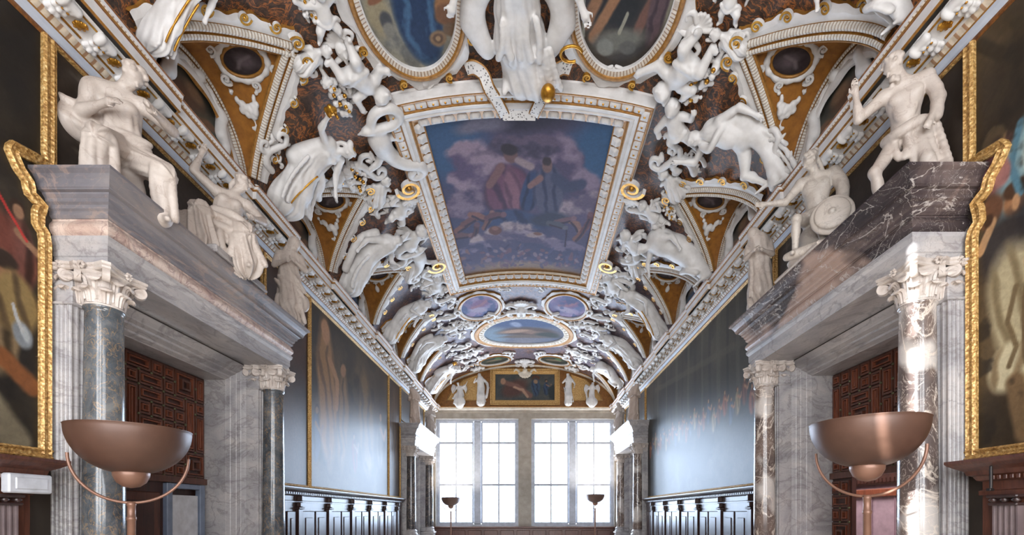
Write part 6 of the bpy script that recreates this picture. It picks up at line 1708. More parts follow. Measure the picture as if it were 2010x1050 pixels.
statue('statue', CL, (-4.22, 17.75, TL), 0.82, 'small-looking pinkish statue on the near end of the far left portal', 0.025, 'statue_pink')
statue('statue', DR, (-4.22, 20.5, TL), 0.8, 'greyish draped statue on the far end of the far left portal', 0.025)
statue('statue', CL, (4.22, 17.6, TR), 0.84, 'small-looking pinkish statue on the near end of the far right portal', 0.025, 'statue_pink', mirror=-1)
statue('statue', DR, (4.22, 20.3, TR), 0.8, 'greyish draped statue on the far end of the far right portal', 0.025, mirror=-1)

# ---------------------------------------------------------------- stucco figures between the lunettes
def wings(S, P, q=1.0, up=0.3):
    for sg in (-1, 1):
        a = P['nb'] + np.array([sg * 0.1, 0.1, -0.1])
        for i in range(7):
            t = i / 6
            e = a + np.array([sg * (0.5 + 0.12 * math.sin(PI * t)), 0.03, up - 0.75 * t]) * q
            S.tube([a + np.array([sg * 0.1, 0.02, 0.05 - 0.1 * t]), (a + e) / 2 + np.array([sg * 0.08, 0, 0.1]), e], 0.06, 0.035, 0.02, 4)
    return S
def fig_pose(i):
    rg = random.Random(i)
    base = [
        dict(spine=(0.0, -0.2, 1), spine2=(0.15, -0.4, 1), head=(0.3, -0.4, 0.9), face=(0.7, -0.6, -0.4), hair='bun', aL=((-0.9, -0.1, 0.35), (-0.5, -0.2, 0.9)), aR=((0.35, -0.3, -0.9), (0.3, -0.5, -0.7)), lL=((-0.1, -0.15, -1), (0, 0.1, -1)), lR=((0.12, -0.3, -1), (0, 0.25, -1)), bust=True),
        dict(spine=(0.0, -0.15, 1), spine2=(0.1, -0.3, 1), head=(0.25, -0.2, 1), face=(0.8, -0.5, -0.2), hair='curls', aL=((-0.7, 0.1, -0.6), (-0.3, -0.2, -1)), aR=((0.5, -0.4, -0.6), (-0.3, -0.7, 0.5)), lL=((-0.08, -0.2, -1), (0, 0.15, -1)), lR=((0.1, -0.2, -1), (0, 0.2, -1)), fat=1.1),
        dict(spine=(-0.22, -0.15, 1), spine2=(-0.5, -0.22, 0.9), head=(-0.75, -0.25, 0.6), face=(-0.75, -0.5, -0.55), hair='curls', aL=((-0.85, -0.45, -0.1), (-0.35, -0.25, 1)), aR=((0.6, 0.1, -0.25), (0.25, 0.0, -0.9)), lL=((-0.3, -0.45, -0.85), (0.45, 0.25, -1)), lR=((0.1, -0.1, -1), (0.1, 0.1, -1)), fat=1.3),
        dict(spine=(0.05, -0.3, 1), spine2=(-0.2, -0.6, 1), head=(-0.4, -0.5, 0.7), face=(-0.7, -0.6, -0.5), hair='curls', aL=((-0.6, -0.6, -0.3), (0.3, -0.7, -0.5)), aR=((0.6, 0.1, -0.6), (0.0, -0.3, -1)), lL=((-0.12, -0.3, -1), (0.1, 0.3, -1)), lR=((0.12, -0.2, -1), (0.02, 0.2, -1)), fat=1.2),
        dict(spine=(0.05, -0.15, 1), head=(-0.3, -0.3, 0.9), face=(-0.8, -0.5, -0.3), hair='bun', aL=((-0.5, -0.4, -0.6), (0.4, -0.6, 0.4)), aR=((0.5, -0.1, -0.8), (-0.2, -0.5, -0.8)), lL=((-0.1, -0.15, -1), (0, 0.1, -1)), lR=((0.1, -0.25, -1), (0, 0.2, -1)), bust=True),
    ][i]
    base['seed'] = i + 20; base['fingers'] = i in (0, 2)
    return base
def robe(S, P, i):
    if i == 0:
        skirt(S, P, 0.0, 0.2, 0.3, 0.02, 6, (0, 0)); S.cap(P['chest'], P['pelv'], 0.17, 0.19, 0.05, (0.012, 7, 2)); S.cap(P['nb'] + np.array([-0.14, 0.05, 0]), P['pelv'] + np.array([-0.2, 0.05, -0.1]), 0.09, 0.14, 0.06)
        folds(S, (-0.1, -0.2, 1.0), (-0.2, -0.28, 0.1), (0.3, 0, 0), 4, 0.026); folds(S, (0.1, -0.2, 0.9), (0.3, -0.25, 0.15), (0.2, 0, 0), 4, 0.03); folds(S, P['chest'] + np.array([0, -0.14, 0.12]), P['pelv'] + np.array([0.0, -0.18, 0.05]), (0.26, 0, 0), 5, 0.02)
        sheet(S, [P['pelv'] + np.array(q) for q in ((0.2, -0.1, 0.0), (0.32, -0.12, -0.12), (0.4, -0.1, -0.3), (0.5, -0.08, -0.35))], 0.07)
    elif i == 1:
        skirt(S, P, 0.0, 0.21, 0.24, 0.022, 6); S.cap(P['nb'], P['pelv'], 0.18, 0.21, 0.05, (0.014, 6, 2)); folds(S, (0, -0.22, 1.0), (-0.05, -0.25, 0.1), (0.35, 0, 0), 5, 0.03); sheet(S, [(-0.2, 0.05, 1.4), (-0.38, 0.05, 1.1), (-0.36, 0, 0.7), (-0.3, 0, 0.4)], 0.07)
    elif i == 2:
        S.cap(P['nb'] + np.array([0.02, 0.02, -0.03]), P['nb'] + np.array([0.12, 0.1, -0.22]), 0.14, 0.15, 0.05, (0.012, 6, 2)); sheet(S, [P['nb'] + np.array(q) for q in ((-0.14, -0.1, -0.02), (0.0, -0.2, -0.14), (0.18, -0.1, -0.12), (0.3, 0.08, -0.16))], 0.045)
        sheet(S, [P['nb'] + np.array(q) for q in ((0.25, 0.1, -0.15), (0.35, 0.12, -0.5), (0.3, 0.1, -0.9), (0.22, 0.08, -1.35))], 0.1); folds(S, P['nb'] + np.array([0.3, 0.04, -0.3]), (0.26, 0.0, 0.05), (0.2, 0, 0), 4, 0.024); S.ell(P['chest'] + np.array([-0.03, -0.12, -0.05]), (0.11, 0.06, 0.13), 0.05)
    elif i == 3:
        S.ell(P['chest'] + np.array([0.0, -0.02, 0.05]), (0.26, 0.22, 0.34), 0.08); S.ell(P['pelv'] + np.array([0.02, -0.02, -0.05]), (0.25, 0.22, 0.34), 0.08); S.cap(P['pelv'], P['kneelR'], 0.22, 0.17, 0.06); S.cap(P['kneelR'], P['footlR'], 0.17, 0.12, 0.06); sheet(S, [(-0.15, -0.2, 0.5), (0.1, -0.25, 0.4), (0.22, -0.2, 0.2)], 0.06)
    else:
        skirt(S, P, 0.0, 0.19, 0.22, 0.02, 6); S.cap(P['nb'], P['pelv'], 0.17, 0.19, 0.05, (0.012, 6, 2)); folds(S, (-0.1, -0.18, 1.0), (0.1, -0.22, 0.1), (0.3, 0, 0), 5, 0.026)
FIG = [  # side, foot px, head px, pose, label
    (-1, (272, 84), (412, -120), 4, 'white stucco draped legs with a gilt staff at the upper left corner of the vault'),
    (-1, (542, 402), (668, 258), 0, 'white stucco woman in a long robe past the first left lunette'),
    (-1, (672, 566), (770, 448), 1, 'white stucco robed figure past the second left lunette'),
    (-1, (752, 664), (832, 580), 4, 'white stucco robed figure past the third left lunette'),
    (-1, (803, 722), (866, 650), 1, 'white stucco figure past the fourth left lunette'),
    (-1, (838, 762), (893, 708), 0, 'white stucco figure past the fifth left lunette'),
    (1, (1786, 44), (1640, -150), 3, 'white stucco bare leg at the upper right corner of the vault'),
    (1, (1540, 368), (1378, 238), 2, 'white stucco nude bending figure with a shoulder cape past the first right lunette'),
    (1, (1392, 550), (1276, 448), 3, 'white stucco bulky bent-over figure past the second right lunette'),
    (1, (1308, 658), (1230, 562), 4, 'white stucco figure with gilt straps past the third right lunette'),
    (1, (1260, 716), (1188, 648), 1, 'white stucco figure past the fourth right lunette'),
    (1, (1220, 756), (1172, 704), 3, 'white stucco figure past the fifth right lunette'),
]
for side, pf, ph, i, lab in FIG:
    a, b_ = pv(*pf), pv(*ph)
    P = fig_pose(i); S = human(P); robe(S, P, i)
    mir = 1 if not (side < 0 and i in (2, 3)) else -1
    ds, dy = abs(a[0]) - abs(b_[0]), -side * (b_[1] - a[1])           # local z, local x of the head
    hx, hz = P['hc'][0] * mir, P['hc'][2] + 0.02
    sc = math.hypot(ds, dy) / math.hypot(hx, hz)
    tilt = math.atan2(hx, hz) - math.atan2(dy, ds)
    if pf[1] < 100: mir *= 0.62
    xf = onvault(abs(a[0]), a[1], sc, side, 0.13, mir, tilt)
    t = empty('stucco_figure', tuple(xf(np.array([[0, 0, 0.0]]))[0]), lab, 'stucco figure', 'large stucco figures between the lunettes')
    near = pf[1] < 480
    sdf_obj(S, 'figure', 0.016 if near else 0.024, M['stucco'], xf, t)
    if i == 0:
        H = SDF(); h = P['hc']
        for k in range(30):
            rr = random.Random(k); d = nrm(np.array([rr.uniform(-0.2, 0.8), rr.uniform(-0.2, 0.7), rr.uniform(0.2, 1)])); H.sph(h + d * 0.105, 0.03, 0.015)
        sdf_obj(H, 'hair', 0.016, M['gold'], xf, t, label='gilded hair')
        b = MB(); b.tube(xf(smooth_path([(-0.25, -0.3, 0.1), (-0.12, -0.3, 0.5), (-0.02, -0.28, 0.85), (0.02, -0.26, 0.88)], 5)), 0.014 * sc, 6); b.build('gilt_hem', M['gold'], t)
        g = SDF(); hd = P['handaL']
        for k in range(14):
            rr = random.Random(k + 5); g.sph(hd + np.array([rr.uniform(-0.12, 0.04), rr.uniform(-0.08, 0.0), rr.uniform(0.0, 0.14)]), rr.uniform(0.025, 0.045), 0.015)
        sdf_obj(g, 'gilt_sheaf', 0.018, M['gold'], xf, t)
    if i == 4:
        b = MB()
        for q in (-0.1, 0.12): b.tube(xf(smooth_path([(q, -0.27, 0.15), (q * 0.9, -0.25, 0.6), (q * 0.8, -0.2, 1.0)], 4)), 0.014 * sc, 6)
        b.build('gilt_strap', M['gold'], t)
# pair of standing and seated figures on the far end wall
for sg, kind, x, zb, hgt, lab in ((-1, 1, -2.15, 5.3, 1.5, 'white stucco standing draped figure left of the far end painting'), (1, 4, 2.15, 5.3, 1.5, 'white stucco standing figure right of the far end painting'),
                                  (-1, 0, -3.2, 5.22, 1.15, 'white stucco seated draped figure on the far left gilt panel'), (1, 1, 3.3, 5.22, 1.15, 'white stucco winged figure on the far right gilt panel')):
    P = fig_pose(kind); P['hair'] = 'curls'; S = human(P); robe(S, P, kind)
    if abs(x) > 3: wings(S, P, 0.8); S.ell((0, -0.1, 0.3), (0.45, 0.2, 0.35), 0.1)
    sdf_obj(S, 'stucco_figure', 0.04, M['stucco'], stand((x, YE - 0.3, CZ + zb), 0, hgt / 1.75, sg), label=lab, cat='stucco figure', group='stucco figures on the far end wall')
# winged figure between the two near ovals
P = dict(spine=(0, -0.12, 1), head=(0, -0.2, 1), face=(0.2, -1, -0.1), aL=((-0.9, -0.2, -0.1), (-0.3, -0.3, -0.9)), aR=((0.9, -0.2, -0.3), (0.4, -0.4, -0.8)), lL=((-0.06, -0.25, -1), (-0.02, 0.2, -1)), lR=((0.08, -0.1, -1), (0.0, 0.1, -1)), bust=True, seed=33)
S = human(P); S.cap(P['nb'], P['pelv'], 0.18, 0.19, 0.05, (0.014, 7, 2)); S.cap(P['pelv'], (0.0, 0, 0.5), 0.19, 0.22, 0.05, (0.02, 7, 2))
S.cap((0.05, 0.05, 0.6), (0.12, 0.02, 0.04), 0.2, 0.26, 0.06, (0.02, 6, 2)); folds(S, (0, -0.22, 0.95), (0.02, -0.25, 0.5), (0.3, 0, 0), 5, 0.024, 0.03); folds(S, (0.2, -0.2, 0.6), (0.3, -0.25, 0.08), (0.2, 0, 0), 4, 0.03)
for sg in (-1, 1):
    for i in range(6):
        t_ = i / 5
        S.tube([(sg * 0.12, 0.08, 1.3), (sg * (0.36 + 0.03 * t_), 0.04, 1.15 - 0.3 * t_), (sg * (0.46 - 0.16 * t_), 0.0, 0.72 - 0.34 * t_)], 0.08, 0.07, 0.04, 5)
xfa = frame_px((1018, 136), (1014, -190), 0.06)
xf2 = lambda V: xfa(np.stack([V[:, 0] * 1.35, V[:, 2], -V[:, 1] + 0.1], 1) / 1.75)
t = empty('stucco_angel', tuple(xf2(np.zeros((1, 3)))[0]), 'white stucco winged figure between the two upright ovals above the sky painting', 'stucco figure')
sdf_obj(S, 'figure', 0.015, M['stucco'], xf2, t)
g = SDF(); g.ell((0.3, -0.3, 0.13), (0.075, 0.085, 0.12)); sdf_obj(g, 'gilt_vase', 0.014, M['gold'], xf2, t)
th = np.linspace(0.3, 5.2, 24)
b = MB(); b.tube(xf2(np.stack([0.5 + 0.1 * np.cos(th), np.full(24, -0.25), 0.62 + 0.1 * np.sin(th)], 1)), 0.022, 8); b.build('gilt_horn', M['gold'], t)

# ---------------------------------------------------------------- smaller stucco relief, unit pieces: y 0..1 upwards, z out
def putto(seed, wing=True, sit=False):
    rg = random.Random(seed); S = SDF(); r = lambda a, b: rg.uniform(a, b)
    hx = r(-0.06, 0.06)
    S.sph((hx, 0.86, 0.12), 0.125, 0.03); S.sph((hx + 0.02, 0.84, 0.22), 0.05, 0.03); S.cap((hx, 0.76, 0.1), (0, 0.68, 0.09), 0.07)
    for i in range(16):
        a = r(0, 2 * PI); S.sph((hx + 0.11 * math.cos(a), 0.88 + 0.1 * math.sin(a), 0.14 + r(-0.05, 0.06)), 0.035, 0.015)
    for q in (-1, 1):
        S.ell((hx + q * 0.045, 0.825, 0.205), (0.035, 0.035, 0.03), 0.02)
    S.ell((0, 0.6, 0.1), (0.15, 0.14, 0.11), 0.06); S.ell((0.0, 0.45, 0.12), (0.15, 0.14, 0.13), 0.06); S.ell((0.0, 0.36, 0.09), (0.16, 0.1, 0.11), 0.06)
    for q in (-1, 1):
        e = (q * r(0.24, 0.34), r(0.5, 0.8), r(0.1, 0.18)); h = (e[0] + q * r(-0.12, 0.14), e[1] + r(-0.2, 0.22), 0.16)
        S.cap((q * 0.14, 0.66, 0.1), e, 0.07, 0.055, 0.03); S.cap(e, h, 0.055, 0.04, 0.02); S.sph(h, 0.048, 0.02)
        for f in range(3): S.cap(h, (h[0] + q * 0.03 * (f - 1), h[1] + 0.065, h[2] + 0.01), 0.02, 0.014, 0.01)
        k = (q * r(0.1, 0.22), r(0.16, 0.26) if not sit else 0.28, r(0.12, 0.2)); f = (k[0] + q * r(-0.06, 0.08), 0.03, 0.08)
        S.cap((q * 0.08, 0.34, 0.1), k, 0.1, 0.078, 0.04); S.cap(k, f, 0.072, 0.05, 0.03); S.cap(f, (f[0] + q * 0.05, 0.0, 0.13), 0.045, 0.035, 0.02)
        if wing:
            for j in range(4): S.tube([(q * 0.1, 0.66, 0.03), (q * (0.25 + 0.03 * j), 0.74 - 0.06 * j, 0.02), (q * (0.42 - 0.03 * j), 0.72 - 0.13 * j, 0.01)], 0.045, 0.03, 0.02, 4)
    S.tube([(-0.17, 0.42, 0.16), (0.0, 0.33, 0.22), (0.18, 0.4, 0.14), (0.26, 0.3, 0.08)], 0.04, 0.03)
    return S
def swan(seed=0):
    S = SDF()
    S.tube([(0.0, 0.72, 0.12), (-0.06, 0.86, 0.14), (0.04, 0.99, 0.14), (0.22, 1.0, 0.14), (0.3, 0.88, 0.14), (0.2, 0.78, 0.14), (0.06, 0.78, 0.15), (-0.06, 0.78, 0.15)], 0.055, 0.05, 0.012)
    S.ell((-0.12, 0.8, 0.16), (0.08, 0.05, 0.06)); S.cap((-0.16, 0.79, 0.16), (-0.25, 0.77, 0.15), 0.025, 0.015)
    S.ell((-0.02, 0.6, 0.12), (0.14, 0.17, 0.12), 0.05); S.ell((0.0, 0.45, 0.1), (0.13, 0.15, 0.11), 0.05)
    for j in range(6): S.tube([(0.08, 0.6, 0.1), (0.24 + 0.02 * j, 0.56 - 0.03 * j, 0.08), (0.46 - 0.035 * j, 0.42 - 0.055 * j, 0.06)], 0.04, 0.022, 0.012, 4)
    S.tube([(0.02, 0.42, 0.1), (0.1, 0.25, 0.1), (0.24, 0.12, 0.1), (0.4, 0.06, 0.1), (0.46, -0.06, 0.1), (0.38, -0.14, 0.1), (0.28, -0.12, 0.11), (0.27, -0.04, 0.12), (0.33, -0.03, 0.13)], 0.1, 0.03, 0.02)
    S.tube([(-0.04, 0.42, 0.1), (-0.1, 0.25, 0.1), (-0.2, 0.18, 0.1), (-0.27, 0.12, 0.08)], 0.045, 0.025)
    for j in range(3): S.cap((-0.27, 0.12, 0.08), (-0.34 + 0.05 * j, 0.05, 0.07), 0.02, 0.012)
    return S
def bust(seed=0):
    S = SDF(); S.sph((0.05, 0.85, 0.14), 0.14, 0.03); S.sph((0.1, 0.8, 0.22), 0.06, 0.04); S.cap((0.03, 0.75, 0.1), (0, 0.62, 0.08), 0.08)
    for i in range(18):
        rg = random.Random(i); a = rg.uniform(0, 2 * PI); S.sph((0.05 + 0.12 * math.cos(a), 0.88 + 0.11 * math.sin(a), 0.14 + rg.uniform(-0.04, 0.07)), 0.04, 0.015)
    S.ell((0, 0.45, 0.09), (0.24, 0.22, 0.13), 0.06); S.cap((-0.2, 0.55, 0.08), (-0.34, 0.35, 0.06), 0.08, 0.05); S.cap((0.2, 0.55, 0.08), (0.36, 0.42, 0.06), 0.08, 0.05)
    S.cap((0, 0.4, 0.08), (0, 0.05, 0.06), 0.2, 0.26, 0.05, (0.03, 7, 1))
    for q in (-1, 1): S.tube([(q * 0.2, 0.15, 0.06), (q * 0.36, 0.05, 0.06), (q * 0.44, 0.16, 0.06), (q * 0.36, 0.22, 0.07)], 0.06, 0.035, 0.02)
    return S
def acanthus(seed=0):
    rg = random.Random(seed); S = SDF()
    sg = rg.choice((-1, 1))
    S.tube([(0, 0, 0.06), (sg * 0.22, 0.2, 0.08), (sg * 0.2, 0.45, 0.09), (-sg * 0.02, 0.6, 0.1), (-sg * 0.24, 0.72, 0.1), (-sg * 0.24, 0.92, 0.1), (-sg * 0.06, 0.97, 0.11), (0.0, 0.85, 0.12), (-sg * 0.1, 0.8, 0.13)], 0.085, 0.04, 0.02)
    S.tube([(sg * 0.2, 0.42, 0.09), (sg * 0.4, 0.5, 0.08), (sg * 0.42, 0.68, 0.09), (sg * 0.28, 0.7, 0.1), (sg * 0.3, 0.6, 0.1)], 0.06, 0.03, 0.02)
    for i in range(8):
        a = rg.uniform(0, 2 * PI); x, y = rg.uniform(-0.3, 0.3), rg.uniform(0.05, 0.9)
        S.tube([(x, y, 0.04), (x + 0.09 * math.cos(a), y + 0.09 * math.sin(a), 0.09), (x + 0.17 * math.cos(a + 0.5), y + 0.17 * math.sin(a + 0.5), 0.05)], 0.05, 0.022, 0.02, 3)
    return S
def garland(seed=0):
    rg = random.Random(seed); S = SDF()
    S.cap((0, 1.0, 0.04), (0, 0.8, 0.05), 0.03, 0.05)
    for i in range(60):
        t = rg.random(); w = 0.05 + 0.16 * math.sin(PI * min(1, t * 1.05)) ** 0.8
        S.sph((rg.uniform(-1, 1) * w + 0.06 * math.sin(3 * t), 0.85 - 0.75 * t, 0.05 + rg.uniform(0, 0.1)), rg.uniform(0.03, 0.055), 0.01)
    S.cap((0, 0.12, 0.05), (0.05, -0.02, 0.04), 0.05, 0.03)
    return S
def mask(seed=0):
    S = SDF(); S.ell((0, 0.5, 0.08), (0.2, 0.26, 0.16), 0.05); S.cap((0, 0.56, 0.2), (0, 0.45, 0.25), 0.03, 0.045, 0.02)
    for q in (-1, 1):
        S.ell((q * 0.08, 0.6, 0.2), (0.06, 0.025, 0.03), 0.02); S.tube([(q * 0.15, 0.75, 0.08), (q * 0.34, 0.86, 0.08), (q * 0.46, 0.72, 0.08), (q * 0.36, 0.62, 0.09)], 0.07, 0.035); S.tube([(q * 0.18, 0.35, 0.06), (q * 0.4, 0.3, 0.06), (q * 0.42, 0.1, 0.06), (q * 0.28, 0.06, 0.07)], 0.07, 0.04)
        S.tube([(q * 0.06, 0.36, 0.16), (q * 0.1, 0.2, 0.12), (q * 0.04, 0.06, 0.08)], 0.06, 0.03)
    for a in np.linspace(-1.2, 1.2, 7): S.cap((0, 0.72, 0.06), (0.26 * math.sin(a), 0.74 + 0.26 * math.cos(a), 0.06), 0.04, 0.055, 0.02)
    return S
def boss(seed=0):
    S = SDF(); S.ell((0, 0.5, 0.06), (0.3, 0.42, 0.1), 0.03); S.ell((0, 0.5, 0.16), (0.16, 0.24, 0.06), 0.01)
    for q in (-1, 1): S.tube([(q * 0.1, 0.95, 0.05), (q * 0.4, 0.8, 0.05), (q * 0.42, 0.4, 0.05), (q * 0.2, 0.1, 0.05)], 0.08, 0.06)
    return S
LIB = {}
def unit(kind, seed, h):
    key = (kind, seed)
    if key not in LIB:
        LIB[key] = dict(putto=lambda: putto(seed), putto_bare=lambda: putto(seed, False, True), swan=lambda: swan(), bust=lambda: bust(), acanthus=lambda: acanthus(seed), garland=lambda: garland(seed), mask=lambda: mask(), boss=lambda: boss())[kind]().mesh(h)
    return LIB[key]
NAMES = dict(putto=('stucco_putto', 'stucco figure', 'putto'), putto_bare=('stucco_putto', 'stucco figure', 'wingless putto'), swan=('stucco_swan', 'stucco relief', 'long-necked curly-tailed bird'), bust=('stucco_bust', 'stucco relief', 'half-length figure'),
             acanthus=('leaf_scroll', 'stucco relief', 'leafy scroll'), garland=('fruit_garland', 'garland', 'fruit garland'), mask=('stucco_mask', 'stucco relief', 'grotesque mask'), boss=('oval_boss', 'stucco relief', 'oval boss'))
def relief(kind, xf, where, seed=0, h=0.03, mat='stucco', gilt=False):
    V, Q = unit(kind, seed, h)
    nm, cat, what = NAMES[kind]
    lab = 'white stucco %s %s' % (what, where)
    o0 = xf(np.array([[0, 0.5, 0.0]]))[0]
    if kind == 'garland' or gilt:
        t = empty(nm, tuple(o0), lab, cat, 'small stucco reliefs of the vault')
        mb = MB(); mb.add(xf(V), Q.tolist(), 0, None, True); mb.build('relief', M[mat], t)
        rg = random.Random(seed + 50)
        for i in range(7):
            tt = 0.08 + 0.13 * i; w = 0.13 * math.sin(PI * tt)
            e = MB(); e.lathe([(0.0, -0.03), (0.036, -0.01), (0.04, 0.01), (0.02, 0.03), (0.0, 0.026)], (rg.uniform(-1, 1) * w + 0.06 * math.sin(3 * tt), 0.85 - 0.75 * tt, 0.155), 9)
            mb = MB(); mb.add(xf(np.concatenate(e.v)), e.f, 0, None, True); mb.build('gilt_flower', M['gold'], t)
        return t
    mb = MB(); mb.add(xf(V), Q.tolist(), 0, None, True)
    return mb.build(nm, M[mat], label=lab, cat=cat, group='small stucco reliefs of the vault', origin=o0)
PX = [  # kind, base px, top px, seed, mirror, where
    ('putto', (652, 88), (752, 186), 1, 1, 'diving head down at the lower left rim of the near left oval'),
    ('garland', (682, 222), (626, 126), 1, 1, 'hanging left of the diving putto near the left oval'),
    ('putto', (648, 66), (612, -46), 2, 1, 'with hanging legs, left of the near left oval'),
    ('garland', (622, 40), (560, -40), 2, 1, 'at the picture edge above the first left lunette'),
    ('bust', (588, 124), (640, 78), 0, 1, 'at the peak of the first left lunette'),
    ('mask', (692, 122), (648, 58), 0, 1, 'at the left side of the near left oval'),
    ('swan', (762, 326), (724, 196), 0, 1, 'at the upper left corner of the sky painting'),
    ('acanthus', (672, 340), (752, 318), 3, 1, 'below the bird at the left of the sky painting'),
    ('acanthus', (528, 330), (540, 250), 4, 1, 'beside the far rib of the first left lunette'),
    ('putto_bare', (640, 368), (682, 318), 4, 1, 'at the feet of the robed woman past the first left lunette'),
    ('garland', (700, 376), (676, 300), 3, 1, 'under the robed woman past the first left lunette'),
    ('bust', (735, 388), (752, 336), 0, 1, 'at the peak of the second left lunette'),
    ('putto', (768, 430), (800, 372), 5, 1, 'crouching left of the left frame of the sky painting'),
    ('acanthus', (740, 420), (770, 376), 6, 1, 'between the second left lunette and the sky painting'),
    ('putto', (786, 492), (826, 432), 6, 1, 'right of the robed figure past the second left lunette'),
    ('swan', (836, 520), (800, 468), 0, -1, 'at the middle of the left frame of the sky painting'),
    ('acanthus', (770, 520), (790, 470), 7, 1, 'at the head of the robed figure past the second left lunette'),
    ('bust', (803, 534), (818, 498), 0, 1, 'at the peak of the third left lunette'),
    ('putto', (848, 570), (858, 528), 8, 1, 'left of the lower end of the sky painting'),
    ('acanthus', (826, 560), (846, 522), 9, 1, 'above the third left lunette near the sky painting'),
    ('putto', (1398, 66), (1294, 176), 11, -1, 'diving head down at the lower right rim of the near right oval'),
    ('garland', (1352, 196), (1424, 92), 5, -1, 'hanging right of the diving putto near the right oval'),
    ('putto', (1428, 36), (1450, -70), 12, 1, 'with hanging leg, cut by the picture edge near the right oval'),
    ('bust', (1456, 92), (1404, 46), 0, -1, 'at the peak of the first right lunette'),
    ('mask', (1338, 88), (1392, 26), 0, 1, 'at the right side of the near right oval'),
    ('putto_bare', (1344, 284), (1318, 180), 13, -1, 'seated at the upper right corner of the sky painting'),
    ('acanthus', (1366, 332), (1284, 296), 14, -1, 'grasped by the bending figure past the first right lunette'),
    ('acanthus', (1556, 330), (1512, 256), 15, 1, 'beside the far rib of the first right lunette'),
    ('bust', (1332, 376), (1306, 322), 0, -1, 'at the peak of the second right lunette'),
    ('acanthus', (1386, 320), (1340, 300), 16, 1, 'below the arm of the bending figure past the first right lunette'),
    ('swan', (1262, 390), (1308, 440), 0, 1, 'right of the upper volute of the sky painting'),
    ('putto', (1308, 436), (1258, 386), 17, -1, 'crouching right of the right frame of the sky painting'),
    ('garland', (1300, 380), (1330, 430), 7, -1, 'between the second right lunette and the sky painting'),
    ('putto', (1272, 498), (1222, 444), 18, -1, 'left of the bulky bent-over figure past the second right lunette'),
    ('acanthus', (1226, 506), (1258, 462), 19, -1, 'at the middle of the right frame of the sky painting'),
    ('bust', (1252, 528), (1238, 492), 0, -1, 'at the peak of the third right lunette'),
    ('putto', (1216, 572), (1196, 524), 20, -1, 'right of the lower end of the sky painting'),
    ('acanthus', (1238, 566), (1212, 526), 21, -1, 'above the third right lunette near the sky painting'),
    ('boss', (832, 172), (834, 132), 0, 1, 'at the foot of the near left oval'),
    ('boss', (1206, 164), (1206, 124), 0, 1, 'at the foot of the near right oval'),
    ('mask', (1023, 616), (1023, 588), 0, 1, 'between the two blue-violet ovals beyond the sky painting'),
    ('mask', (1030, 716), (1030, 703), 0, 1, 'above the middle of the far end painting'),
]
for kind, p1, p2, sd, mi, where in PX:
    near = max(p1[1], p2[1]) < 350
    relief(kind, frame_px(p1, p2, 0.02, mi), where, sd, 0.022 if near else 0.03)
def frame_sy(side, s, Y, ang, size, d=0.02, mirror=1):
    sv = side * s
    c = vm(sv, Y, d); N = vn(sv); up = nrm(vm(sv - side * 0.05, Y, d) - vm(sv + side * 0.05, Y, d)); yv = np.array([0, 1.0, 0])
    u = nrm(up * math.cos(ang) + yv * math.sin(ang)); X = np.cross(u, N)
    return lambda V: c + (V[:, 0:1] * X * mirror + (V[:, 1:2] - 0.5) * u + V[:, 2:3] * N) * size
for i, (sv, Y, a, sz) in enumerate(((-0.62, 14.75, 0.5, 0.5), (0.62, 14.75, -0.5, 0.5), (-2.45, 15.2, 0.2, 0.6), (2.45, 15.2, -0.2, 0.6), (-0.75, 16.75, 1.2, 0.6), (0.75, 16.75, -1.2, 0.6), (-2.35, 16.9, 0.9, 0.7), (2.35, 16.9, -0.9, 0.7), (-0.7, 20.9, 0.8, 0.6), (0.7, 20.9, -0.8, 0.6))):
    w = ('above the near end of', 'beside the outer edge of', 'beyond', 'beyond the outer end of')[min(i // 2, 3)] if i < 8 else 'before'
    q = 'left' if sv < 0 else 'right'
    N_ = vn(sv); c_ = vm(sv, Y, 0.02); up_ = np.array([math.sin(a), math.cos(a), 0.0]); up_ = nrm(up_ - N_ * (N_ @ up_)); X_ = np.cross(up_, N_)
    relief('acanthus', (lambda V, c_=c_, up_=up_, X_=X_, N_=N_, sz=sz: c_ + (V[:, 0:1] * X_ + (V[:, 1:2] - 0.5) * up_ + V[:, 2:3] * N_) * sz), '%s the %s oval on the %s' % (w, 'blue-violet' if i < 8 else 'small dark', q), 60 + i % 3, 0.035)
cnt = 0
